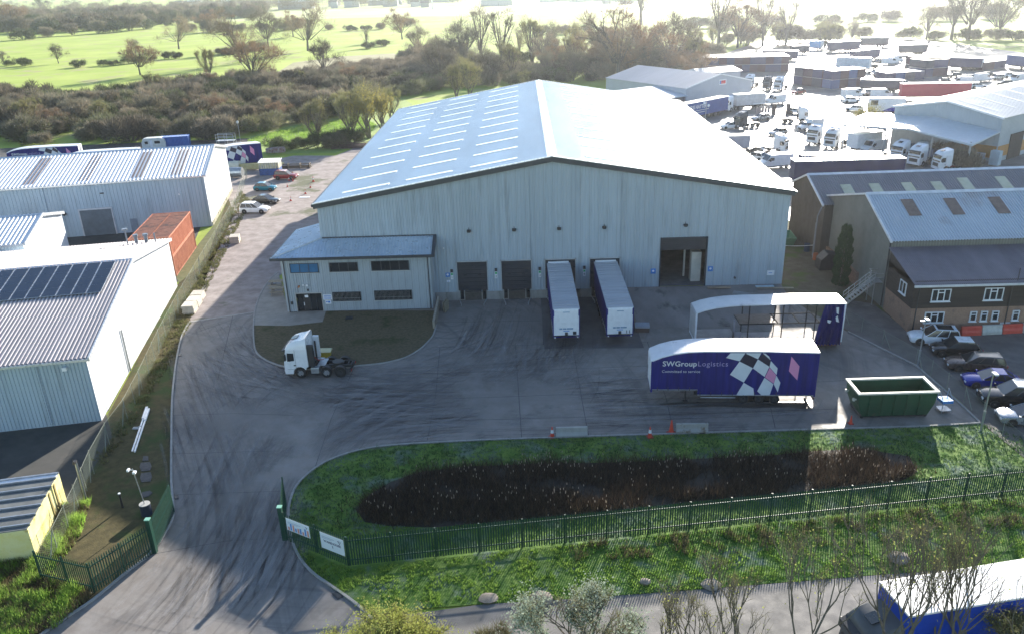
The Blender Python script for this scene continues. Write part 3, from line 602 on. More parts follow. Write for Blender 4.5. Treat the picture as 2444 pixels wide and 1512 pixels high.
# ---------------- right hand grey unit with brick and timber office in front
GREYW=M('olive_grey_cladding',(.17,.175,.16),.6,var=.1,scale=.5,joint=(1,.3,.04,(.10,.10,.09)),bump=.05)
GREYR=M('light_grey_corrugated',(.44,.49,.54),.42,var=.08,scale=.3,stretch=(.4,.1,1),c3=(.30,.26,.26),s3=.25,t3=.6,spec=.6)
def shedR(name,label,cat,x0,W,y0,Dp,ze,zr,yr_,wm,rm,zb2,rl_,rlm,rot=0.):
    t=thing(name,label,cat,(x0,y0,0),rot); gzf=lambda y: ze+(zr-ze)*y/yr_ if y<yr_ else zb2+(zr-zb2)*(Dp-y)/(Dp-yr_)
    mb=MB()
    for a,b in ((0,yr_),(yr_,Dp)): mb.ribbed(lambda s:V((0,s,0)),lambda s:V((0,s,gzf(s)-.03)),Dp,.3,.03,(-1,0,0),s0=a,s1=b)
    mb.build('gable_wall',wm,t,fix=True); mb=MB(); mb.face([(W,0,0),(W,Dp,0),(W,Dp,zb2),(W,yr_,zr),(W,0,ze)]); mb.build('far_gable',wm,t)
    mb=MB(); mb.ribbed(lambda s:V((s,0,0)),lambda s:V((s,0,ze)),W,.3,.03,(0,-1,0)); mb.face([(0,Dp,0),(W,Dp,0),(W,Dp,zb2),(0,Dp,zb2)]); mb.build('long_wall',wm,t)
    s1_=(zr-ze)/yr_; s2_=(zr-zb2)/(Dp-yr_); o=.3
    n1=V((0,-s1_,1)).normalized(); n2=V((0,s2_,1)).normalized()
    mb=MB(); mb.ribbed(lambda s:V((-o+s,-o,ze-s1_*o)),lambda s:V((-o+s,yr_,zr)),W+2*o,.30,.085,n1,wide=.35); r=mb.build('roof',rm,t)
    mb=MB(); mb.ribbed(lambda s:V((W+o-s,Dp+o,zb2-s2_*o)),lambda s:V((W+o-s,yr_,zr)),W+2*o,.30,.06,n2,wide=.4); mb.build('roof',rm,t)
    for x,w,ya,yb in rl_:
        q=MB(); p=[V((x,ya,ze+s1_*ya)),V((x+w,ya,ze+s1_*ya)),V((x+w,yb,ze+s1_*yb)),V((x,yb,ze+s1_*yb))]; q.face([v+n1*.13 for v in p]); q.face([v+n1*.10 for v in p]); 
        q.build('rooflight',rlm,r)
    mb=MB(); mb.prism([(yr_-.4,zr-.05),(yr_,zr+.16),(yr_+.4,zr-.05),(yr_,zr-.1)],-o,W+o,axis='x')
    p,q_=V((-o-.14,-o,ze-s1_*o)),V((-o-.14,yr_,zr)); mb.loft([[v+V((dx,0,dz)) for dx,dz in ((0,-.12),(.2,-.12),(.2,.1),(0,.1))] for v in (p,q_)])
    p,q_=V((-o-.14,Dp+o,zb2-s2_*o)),V((-o-.14,yr_,zr)); mb.loft([[v+V((dx,0,dz)) for dx,dz in ((0,-.12),(.2,-.12),(.2,.1),(0,.1))] for v in (p,q_)])
    mb.build('ridge_and_verge',M('white_ridge',(.66,.67,.68),.4),t,fix=True)
    return t
grey=shedR('grey_unit','olive grey clad unit with pale corrugated roof and brown rooflights on the right','industrial unit',38.0,40,80.6,19,7.65,10.65,7.5,GREYW,GREYR,7.5,[(2.9,1.3,3.5,6.2),(7.5,1.3,3.5,6.2),(12.3,1.3,3.5,6.2),(17.1,1.3,3.5,6.2)],M('brown_rooflight',(.12,.075,.05),.5,c2=(.18,.12,.09),scale=2))
q=MB(); q.tube((-.15,.3,.2),(-.15,.3,7.3),.07,n=6); q.build('downpipe',BLACKP,grey)
q=MB(); q.box(-.35,7,-.05,-.05,18.7,1.5); q.build('brick_plinth',M('brick_plinth',(.22,.14,.10),.9,c2=(.30,.20,.15),scale=5,bump=.3,bscale=10),grey)
brown=shedR('brown_unit','dark brown clad unit with grey corrugated roof and yellowed rooflights behind the grey one','industrial unit',36.9,27.5,97.6,11.7,6.95,9.25,6.1,M('dark_brown_cladding',(.075,.062,.052),.7,var=.15,scale=.6),M('weathered_corrugated',(.17,.17,.19),.6,c2=(.23,.225,.24),scale=.25,stretch=(1,.1,1)),6.9,[(3.0,1.3,.6,3.6),(6.6,1.3,.6,3.6),(10.7,1.3,.6,3.6),(14.4,1.3,.6,3.6),(18.0,1.3,1.4,4.2),(22.8,1.3,1.4,4.2)],M('yellowed_rooflight',(.42,.42,.27),.5,c2=(.5,.5,.36),scale=1),.02)
q=MB(); q.tube((-.5,-.4,6.7),(-1.0,-.6,5.6),.08,n=6); q.tube((-1.0,-.6,5.6),(-1.0,-.6,.2),.08,n=6); q.tube((-.7,.4,.2),(-.7,.4,4.5),.06,n=6); q.build('downpipe',M('pipe_grey',(.2,.21,.24),.5),brown)
q=MB(); q.tube((-.6,11.9,6.6),(-.6,11.9,.3),.08,n=6); q.box(-.8,11.8,4.2,-.4,12.2,4.5); q.build('downpipe',WHITE,brown)
BRICK=M('stock_brick',(.27,.16,.11),.9,c2=(.36,.23,.16),scale=5,c3=(.20,.13,.10),s3=.8,t3=.55,bump=.4,bscale=11)
TIMB=M('dark_timber_cladding',(.035,.026,.022),.75,var=.25,scale=.7,stretch=(.2,1,3))
ofr=thing('brick_office','brick and dark timber office with white windows and purple grey lean-to roof','office',(37.9,74.4,0))
OL=44; mb=MB(); mb.box(0,0,0,OL,6.1,2.55); mb.build('brick_wall',BRICK,ofr)
mb=MB()
for k in range(12): z=2.56+k*.235; mb.box(-.09,-.09-.012*(k%2),z,OL,6.05,z+.232) if z<5.2 else None
mb.prism([(-.08,5.3),(6.1,6.75),(6.1,4.9),(-.08,4.9)],-.09,OL,axis='x')
mb.build('timber_wall',TIMB,ofr)
mb=MB(); n=V((0,-.24,1)).normalized(); mb.ribbed(lambda s:V((-.35+s,-.55,5.2)),lambda s:V((-.35+s,6.15,6.85)),OL,.2,.04,n,wide=.4); mb.build('roof',M('purple_grey_roof',(.10,.095,.12),.5,c2=(.15,.14,.17),scale=.5,stretch=(1,.2,1)),ofr)
mb=MB(); mb.box(-.4,-.75,4.98,OL,-.56,5.17); mb.build('gutter',M('pale_gutter',(.6,.6,.6),.4),ofr)
PVC=M('white_pvc',(.74,.76,.78),.35,var=.03)
def win(parent,x,z,w,h,n,side=False,mid=True):
    q=MB(); t=.09; yy=-.16
    def bx(a,c,b,d,y0,y1): 
        if side: q.box(-.02+y0,a,c,-.02+y1,b,d)
        else: q.box(a,y0,c,b,y1,d)
    bx(x,z,x+w,z+t,yy,-.02); bx(x,z+h-t,x+w,z+h,yy,-.02); bx(x,z+t,x+t,z+h-t,yy,-.02); bx(x+w-t,z+t,x+w,z+h-t,yy,-.02)
    for k in range(1,n): xx=x+w*k/n; bx(xx-.05,z+t,xx+.05,z+h-t,yy+.01,-.02)
    if n==3: bx(x+w/3+.05,z+h*.68,x+2*w/3-.05,z+h*.75,yy+.02,-.02)
    if n==1: bx(x+t,z+h*.66,x+w-t,z+h*.73,yy+.02,-.02)
    bx(x-.06,z-.07,x+w+.06,z-.005,yy-.06,-.02)
    f=q.build('window',PVC,parent); q=MB()
    bx(x+t,z+t,x+w-t,z+h-t,-.11,-.09); q.build('pane',GLASS,f)
for x in (1.65,6.75,13.9,20,26): win(ofr,x,3.25,1.85,1.3,3)
win(ofr,1.35,1.0,1.9,1.15,3); 
for x in (5.8,6.85,7.95,9.95,11.7,13.4,16,18.2): win(ofr,x,1.05,.65,1.05,1)
win(ofr,1.5,3.3,1.4,1.3,2,side=True)
for x in (.35,9.3):
    q=MB(); q.tube((x,-.2,.05),(x,-.2,5.1),.06,n=6); q.build('downpipe',BLACKP,ofr)
q=MB(); q.box(9.2,-.2,.75,10.1,-.03,1.05) if False else q.box(8.95,-.2,.3,9.9,-.03,.85); q.build('meter_box',WHITE,ofr)
q=MB(); q.tube((9.6,-.3,5.3),(9.6,-.3,6.6),.05,n=6); q.build('flue',BLACKP,ofr)
# fire escape stair
st=thing('fire_escape','grey steel fire escape stair on the end of the brick office','stair',(34.4,81.6,0))
q=MB()
for k in range(10): q.box(.0+k*.27,0,.2+k*.24,.27+k*.27,1.0,.24+k*.24)
q.loft([[V((0,y,z)) for y,z in ((0,0),(.05,0),(.05,.25),(0,.25))],[V((2.7,y,z)) for y,z in ((0,2.4),(.05,2.4),(.05,2.65),(0,2.65))]])
q.loft([[V((0,y,z)) for y,z in ((1,0),(1.05,0),(1.05,.25),(1,.25))],[V((2.7,y,z)) for y,z in ((1,2.4),(1.05,2.4),(1.05,2.65),(1,2.65))]]); q.build('treads',STEEL,st)
q=MB(); q.box(2.7,0,2.55,3.9,1.6,2.62); 
for x,y in ((2.75,.05),(2.75,1.5)): q.box(x,y,0,x+.08,y+.08,2.55)
q.build('landing',STEEL,st)
q=MB()
for y in (0,1.03):
    for dz in (.55,1.0): q.tube((0,y,.2+dz),(2.7,y,2.6+dz),.025,n=5)
    for k in range(6): q.tube((k*.54,y,.2+k*.48),(k*.54,y,1.2+k*.48),.022,n=5)
for dz in (.55,1.0): q.tube((2.7,0,2.6+dz),(3.9,0,2.6+dz),.025,n=5); q.tube((2.7,1.6,2.6+dz),(3.9,1.6,2.6+dz),.025,n=5); q.tube((2.7,1.0,2.6+dz),(2.7,1.6,2.6+dz),.025,n=5)
q.build('handrail',STEEL,st)
# ---------------- gabled unit with red sign and low canopy behind the warehouse
def P3(x,y,z=0): return G((2400+x/1.977)/1.4877,(y/1.977)/1.4877,z)
PALEW=M('pale_lilac_cladding',(.45,.47,.52),.5,var=.05,scale=.4)
g0=G(1635,262); g1=G(1790,240); dv=(g1-g0); Wd=dv.length; an=math.atan2(dv.y,dv.x)
gu=thing('gabled_unit','small pale gabled unit with a red and white sign behind the warehouse','industrial unit',(g0.x,g0.y,0),an)
mb=MB(); mb.ribbed(lambda s:V((s,0,0)),lambda s:V((s,0,5.4+2.6*(1-abs(s-Wd/2)/(Wd/2)))),Wd,.4,.03,(0,-1,0),s0=0,s1=Wd/2); mb.ribbed(lambda s:V((s,0,0)),lambda s:V((s,0,5.4+2.6*(1-abs(s-Wd/2)/(Wd/2)))),Wd,.4,.03,(0,-1,0),s0=Wd/2)
mb.build('gable_wall',PALEW,gu)
mb=MB(); mb.face([(0,0,0),(0,0,5.4),(0,34,5.4),(0,34,0)]); mb.face([(Wd,0,0),(Wd,34,0),(Wd,34,5.4),(Wd,0,5.4)]); mb.face([(0,34,0),(0,34,5.4),(Wd/2,34,8),(Wd,34,5.4),(Wd,34,0)]); mb.build('side_wall',PALEW,gu)
mb=MB(); n=V((-2.6,0,Wd/2)).normalized(); mb.ribbed(lambda s:V((-.3,34.2-s,5.35)),lambda s:V((Wd/2,34.2-s,8.05)),34.4,.7,.06,n); n=V((2.6,0,Wd/2)).normalized(); mb.ribbed(lambda s:V((Wd+.3,s-.2,5.35)),lambda s:V((Wd/2,s-.2,8.05)),34.4,.7,.06,n)
mb.build('roof',M('lilac_roof',(.33,.34,.38),.5,c2=(.40,.41,.45),scale=.2,stretch=(.1,1,1)),gu)
mb=MB(); 
for p,q_ in ((V((-.3,-.3,5.4)),V((Wd/2,-.3,8.1))),(V((Wd+.3,-.3,5.4)),V((Wd/2,-.3,8.1)))): mb.loft([[v+V((0,dy,dz)) for dy,dz in ((0,-.2),(.15,-.2),(.15,.12),(0,.12))] for v in (p,q_)])
mb.build('verge_trim',WHITE,gu,fix=True)
q=MB(); q.box(Wd/2-.3,-.12,5.2,Wd/2+2.3,-.05,6.6); sg=q.build('sign',WHITE,gu)
q=MB(); q.box(Wd/2+.4,-.14,5.45,Wd/2+2.0,-.122,6.3); q.build('red_emblem',M('sign_red',(.6,.04,.05),.5),sg)
q=MB(); q.box(Wd/2-.1,-.14,5.45,Wd/2+.3,-.122,6.3); q.build('blue_emblem',BLUES,sg)
lu=thing('lean_to','low blue grey lean-to roof beside the gabled unit','building',(g0.x,g0.y,0),an)
mb=MB(); mb.box(-17,-.2,0,-.4,12,3.6); mb.build('wall',M('dark_stone_wall',(.13,.12,.13),.8),lu)
mb=MB(); mb.prism([(-1.0,3.7),(12.5,5.0),(12.5,4.8),(-1.0,3.5)],-17.5,-.1,axis='x'); mb.build('roof',M('blue_grey_roof',(.42,.50,.56),.4,var=.05),lu)
lb=thing('low_shed','low pale shed half hidden between thicket and container row','shed',(56,262,0),.35)
mb=MB(); mb.box(0,0,0,14,10,4.2); mb.build('wall',PALEW,lb)
mb=MB(); mb.prism([(-.4,4.2),(5,5.2),(10.4,4.2)],-.3,14.3,axis='x'); mb.build('roof',WHITE,lb)
# ---------------- unit with canopy and orange band
cb=G(2385,371); be=thing('canopy_warehouse','large pale warehouse with orange band and open canopy at the right edge','warehouse',(cb.x,cb.y,0),0)
# corners from the survey: eaves 8 m
e1=G(2395,282,8.0); pk=G(2263,253,9.6); e0=G(2137,254,8.0)
o_=V((cb.x,cb.y,0)); W0=(e0-o_); W1=(e1-o_); Pk=(pk-o_)
bd=(e1-e0); bd.z=0; bd.normalize(); nb=V((-bd.y,bd.x,0)); 
if nb.y<0: nb=-nb
L_=60.
PALE2=M('pale_unit_cladding',(.40,.45,.48),.5,var=.05,scale=.4)
mb=MB(); 
def gb(p): return V((p.x,p.y,0))
pm=e0.lerp(e1,.5); PkM=V((pm.x-o_.x,pm.y-o_.y,9.9))
wd_=(e1-e0).length
def gtop(s): return 8.0+1.9*(1-abs(s-wd_/2)/(wd_/2))
f0=V((W0.x,W0.y,0))
mb.ribbed(lambda s:f0+bd*s,lambda s:f0+bd*s+V((0,0,gtop(s))),wd_,.5,.04,-nb,s0=0,s1=wd_/2); mb.ribbed(lambda s:f0+bd*s,lambda s:f0+bd*s+V((0,0,gtop(s))),wd_,.5,.04,-nb,s0=wd_/2)
c1=f0+bd*wd_; mb.build('gable_wall',PALE2,be)
mb=MB(); mb.ribbed(lambda s:c1+nb*s,lambda s:c1+nb*s+V((0,0,8)),L_,.5,.04,bd); mb.face([f0,f0+nb*L_,f0+nb*L_+V((0,0,8)),f0+V((0,0,8))]); mb.build('side_wall',PALE2,be)
mb=MB(); up=V((0,0,1)); m0=f0+bd*(wd_/2)-nb*.3
for a,sg_ in ((f0-bd*.3-nb*.3,-1),(c1+bd*.3-nb*.3,1)):
    n=(up*10+bd*sg_).normalized()
    mb.ribbed((lambda s,a=a:a+nb*s+up*7.97),(lambda s:m0+nb*s+up*9.95),L_,.9,.06,n)
mb.build('roof',M('pale_sheet_roof',(.45,.48,.50),.42,var=.06,scale=.2,spec=.6),be)
for k in range(9):
    for j in (0,1):
        q=MB(); a=c1.lerp(m0,.22+.34*j)+nb*(3+k*6.2); a.z=0; zz=8+1.93*(.22+.34*j); b2=a+(m0-c1).normalized()*4.2; z2=zz+1.93*4.2/(wd_/2)
        q.face([a+up*(zz+.1),a+nb*.5+up*(zz+.1),V((b2.x,b2.y,0))+nb*.5+up*(z2+.1),V((b2.x,b2.y,0))+up*(z2+.1)]); q.build('rooflight',SKYL,be)
mb=MB(); 
for a,b in ((f0-bd*.3,f0+bd*(wd_/2)),(c1+bd*.3,f0+bd*(wd_/2))):
    a=V((a.x,a.y,7.95)); b=V((b.x,b.y,9.95)); mb.loft([[v-nb*.45+up*dz+nb*dy for dy,dz in ((0,-.2),(.25,-.2),(.25,.12),(0,.12))] for v in (a,b)])
mb.build('verge_trim',WHITE,be,fix=True)
# canopy
c0=f0-bd*6; mb=MB()
ca=c0-nb*.1+up*6.0; cbp=c1-nb*.1+up*5.6; cm=f0+bd*(wd_*.42)-nb*.1+up*6.9
dd=-nb*9.5-up*1.0
for a,b in ((ca,cm),(cm,cbp)):
    mb.add([a,b,b+dd,a+dd,a-up*.2,b-up*.2,b+dd-up*.35,a+dd-up*.35],[(0,1,2,3),(4,7,6,5),(3,2,6,7),(0,3,7,4),(1,5,6,2),(0,4,5,1)])
mb.build('canopy',M('canopy_sheet',(.50,.56,.60),.4,var=.05),be,fix=True)
for s_ in (.05,.38,.72,.98):
    p=c0.lerp(c1,s_)-nb*9.0; q=MB(); q.tube(p,p+up*4.9,.16,n=8); q.build('column',M('column_grey',(.45,.46,.46),.5),be)
q=MB(); a=c1-nb*.1+up*.8; q.loft([[c1+bd*.08+nb*y+up*z for y,z in ((.0,.9),(.0,2.9))]+[c1+bd*.14+nb*y+up*z for y,z in ((.0,2.9),(0,.9))],[c1+bd*.08+nb*y+up*z for y,z in ((11,.9),(11,2.9))]+[c1+bd*.14+nb*y+up*z for y,z in ((11,2.9),(11,.9))]])
q.loft([[c1-nb*.1-bd*.1+up*z for z in (.7,2.9)]+[c1-nb*.16-bd*.1+up*z for z in (2.9,.7)],[c1-nb*.1-bd*6.5+up*z for z in (.7,2.9)]+[c1-nb*.16-bd*6.5+up*z for z in (2.9,.7)]])
q.build('orange_band',M('orange_paint',(.45,.22,.06),.6),be,fix=True)
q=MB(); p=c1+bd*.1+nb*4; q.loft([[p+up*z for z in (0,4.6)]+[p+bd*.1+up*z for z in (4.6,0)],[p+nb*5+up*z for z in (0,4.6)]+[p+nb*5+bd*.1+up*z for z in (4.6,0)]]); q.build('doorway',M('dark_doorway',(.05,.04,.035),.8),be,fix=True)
BC=(o_,f0,c1,bd,nb)
# ================================================================ VEHICLES
WH={}
def wheel(parent,x,y,z,r,w,side=-1,rim=ALLOY,tyre=RUBBER):
    k=(r,w,side)
    if k not in WH:
        t=MB(); n=20; prof=[(-w/2,.62*r),(-w/2,.93*r),(-w/2*.8,r),(w/2*.8,r),(w/2,.93*r),(w/2,.62*r)]
        secs=[[V((math.cos(2*math.pi*i/n)*q,p,math.sin(2*math.pi*i/n)*q)) for i in range(n)] for p,q in prof]
        t.loft(secs,cap=False); me=t.mesh('tyre',RUBBER,smooth=True,fix=True)
        h=MB(); s=side; pr=[(s*w*.30,.63*r),(s*w*.34,.5*r),(s*w*.22,.28*r),(s*w*.44,.22*r),(s*w*.46,.10*r)]
        h.loft([[V((math.cos(2*math.pi*i/n)*q,p,math.sin(2*math.pi*i/n)*q)) for i in range(n)] for p,q in pr])
        h.loft([[V((math.cos(2*math.pi*i/n)*q,p,math.sin(2*math.pi*i/n)*q)) for i in range(n)] for p,q in ((-s*w*.3,.63*r),(-s*w*.28,.2*r))])
        WH[k]=(me,h.mesh('rim',ALLOY,smooth=True,fix=True))
    me,mr=WH[k]; o=link('wheel',me,parent,(x,y,z)); ri=link('rim',mr,o)
    if rim is not ALLOY: ri.material_slots[0].link='OBJECT'; ri.material_slots[0].material=rim
    return o
def paint(name,c,rough=.28,met=0.,rnd=0): return M('paint_'+name,c,rough,met,var=.04,scale=1,coat=.6,spec=.5)
# ---- cars: +x is the nose
def car(label,cat,loc,rz,L,W,H,col,kind='suv',roofcol=None,glasscol=None,name='parked_car',group=None,sunroof=False,rails=False):
    t=thing(name,label,cat,loc,rz,group); h=L/2; gz_=.24 if kind=='suv' else .17
    zb=H*.60 if kind!='van' else H*.5; r=.36 if kind in('suv','pickup') else .31
    hood=zb*.97; nose=zb*.80
    st=[(-h,.80,gz_+.15,zb*.72),(-h+.07,.90,gz_+.05,zb*.9),(-h+.28,.97,gz_,zb),(-h*.45,1,gz_,zb*1.01),(0,1,gz_,zb),(h*.38,1,gz_,hood),(h*.72,.97,gz_,hood*.96),(h-.22,.90,gz_+.02,nose*1.02),(h-.05,.80,gz_+.08,nose*.9),(h,.70,gz_+.16,nose*.72)]
    mb=MB(); secs=[]
    for x,k,z0,z1 in st:
        w=W/2*k; m=z0+(z1-z0)*.55
        secs.append([V((x,-w*.93,z0)),V((x,-w,z0+.1)),V((x,-w,m)),V((x,-w*.96,z1-.05)),V((x,-w*.84,z1)),V((x,0,z1+.035)),V((x,w*.84,z1)),V((x,w*.96,z1-.05)),V((x,w,m)),V((x,w,z0+.1)),V((x,w*.93,z0))])
    mb.loft(secs); mb.build('body',col,t,smooth=True,fix=True)
    f={'suv':(-.90,-.80,.05,.42),'hatch':(-.86,-.62,.05,.48),'saloon':(-.82,-.42,.02,.46),'estate':(-.93,-.82,.02,.42),'pickup':(-.30,-.26,.18,.52),'van':(-.97,-.93,.45,.68)}[kind]
    xb,xt,xf,xw=[v*h for v in f]; wb,wt=W/2*.90,W/2*.74; zt=H-.04
    g=MB(); lo=[V((xb,-wb,zb-.03)),V((xw,-wb,zb-.03)),V((xw,wb,zb-.03)),V((xb,wb,zb-.03))]
    hi=[V((xt,-wt,zt)),V((xf,-wt,zt)),V((xf,wt,zt)),V((xt,wt,zt))]
    g.loft([lo,hi]); g.build('windows',glasscol or GLASS,t,bevel=.03)
    rf=MB(); e=.02
    rf.loft([[V((xt-e,-wt-e,zt-.05)),V((xf+e,-wt-e,zt-.05)),V((xf+e,wt+e,zt-.05)),V((xt-e,wt+e,zt-.05))],[V((xt+.03,-wt+.06,zt+.03)),V((xf-.06,-wt+.06,zt+.03)),V((xf-.06,wt-.06,zt+.03)),V((xt+.03,wt-.06,zt+.03))]]); rr=rf.build('roof',roofcol or col,t,bevel=.015)
    pl=MB()
    for s in(-1,1):
        pl.tube((xb,s*wb,zb),(xt,s*wt,zt),.045,n=5); pl.tube((xw,s*wb,zb-.02),(xf,s*wt,zt),.03,n=5)
        for u in ((.45,) if kind in('hatch','pickup') else (.36,.7)):
            pl.tube((xb+(xw-xb)*u,s*(wb+.005),zb),(xt+(xf-xt)*u,s*(wt+.005),zt),.03,n=5)
    pl.build('pillars',col,t)
    for s in(-1,1):
        for x in(-h*.60,h*.62):
            a=MB(); a.tube((x,s*(W/2-.1),r),(x,s*(W/2+.008),r),r+.055,n=18); a.build('wheel_arch',BLACKP,t)
            wheel(t,x,s*(W/2-.1),r,r,.24,s)
        m=MB(); m.box(h*.40,s*(W/2-.02),zb-.02,h*.40+.14,s*(W/2+.17),zb+.13) if s>0 else m.box(h*.40,s*(W/2+.17),zb-.02,h*.40+.14,s*(W/2-.02),zb+.13); m.build('mirror',col,t,bevel=.03)
        q=MB(); y0,y1=sorted((s*W/2*.48,s*W/2*.80)); q.box(h-.14,y0,nose*.66,h+.0,y1,nose*.86); q.build('headlight',LAMPG,t,bevel=.03)
        q=MB(); y0,y1=sorted((s*W/2*.55,s*W/2*.84)); q.box(-h-.015,y0,zb*.66,-h+.12,y1,zb*.86); q.build('tail_light',REDL,t)
    q=MB(); q.box(h-.1,-W*.22,gz_+.16,h+.012,W*.22,nose*.68); q.build('grille',BLACKP,t)
    if sunroof: q=MB(); q.box(xt+.35,-wt+.14,zt+.031,xf-.2,wt-.14,zt+.045); q.build('sunroof',GLASS,rr)
    if rails:
        q=MB()
        for s in(-1,1): q.tube((xt+.1,s*(wt-.05),zt+.09),(xf-.1,s*(wt-.05),zt+.09),.022,n=5)
        q.build('roof_rail',STEEL,rr)
    return t
def by_px(a,b,z=0):   # tail and nose ground points -> centre, heading
    A,B=G(*a,z),G(*b,z); c=(A+B)/2; d=B-A; return (c.x,c.y,z),math.atan2(d.y,d.x),d.length
Wp=paint('white',(.80,.81,.82)); Kp=paint('black',(.012,.013,.016),.2); Tp=paint('teal',(.0,.16,.24),.25,.3); Rp=paint('red',(.25,.012,.018),.25,.2); Bp=paint('blue',(.015,.03,.30),.25,.2); Sp=paint('silver',(.40,.43,.46),.28,.6); Brp=paint('brown',(.09,.06,.05),.3,.3); Gp=paint('dark_grey',(.05,.055,.06),.25,.3)
l,a,_=by_px((568,511),(643,511)); car('white SUV on the gravel, nearest the camera of the four parked in a row','car',(l[0],l[1]+.9,0),a,4.7,1.95,1.68,Wp,'suv',rails=True,group='cars parked on the gravel lane')
l,a,_=by_px((594,487),(664,490)); car('black saloon parked between the white SUV and the teal hatchback','car',(l[0]+.2,l[1]+1.0,0),a,4.6,1.82,1.42,Kp,'saloon',group='cars parked on the gravel lane')
l,a,_=by_px((602,457),(660,457)); car('teal blue hatchback parked on the gravel','car',(l[0],l[1]+.8,0),a,4.0,1.72,1.46,Tp,'hatch',group='cars parked on the gravel lane')
l,a,_=by_px((650,430),(712,430)); car('dark red SUV parked beside the blue and yellow streaked hut','car',(l[0],l[1]+.9,0),a,4.45,1.85,1.65,Rp,'suv',group='cars parked on the gravel lane')
pz=lambda x,y:((2900+x/2.749)/1.4877,(1050+y/2.749)/1.4877)
gp='cars parked along the right hand fence'
def pcar(tail,nose,*args,**k):
    l,a,d=by_px(pz(*tail),pz(*nose)); k.setdefault('group',gp); return car(args[0],'car',(l[0],l[1]+.7,0),a,*args[1:],**k)
pcar((1440,500),(900,470),'white SUV with a black glass roof beside the brick office','%s' and 4.6,1.9,1.66,Wp,'suv',sunroof=True)
pcar((1650,610),(1110,585),'black hatchback with a white roof, behind the white SUV',4.3,1.85,1.6,Kp,'hatch',roofcol=Wp)
pcar((1860,760),(1290,725),'dark brown open backed car second from the white SUV',4.9,1.85,1.5,Brp,'estate',roofcol=Gp,sunroof=True)
pcar((2040,930),(1440,890),'bright blue saloon in the row along the fence',4.6,1.85,1.45,Bp,'saloon',roofcol=None)
pcar((2240,1110),(1640,1070),'black van-like estate with pale roof rack, behind the lamp post',5.0,2.0,1.95,Kp,'estate',roofcol=Sp,rails=True)
pcar((2400,1290),(1800,1255),'silver car at the very right edge, nearest in the fence row',4.5,1.85,1.45,Sp,'saloon')
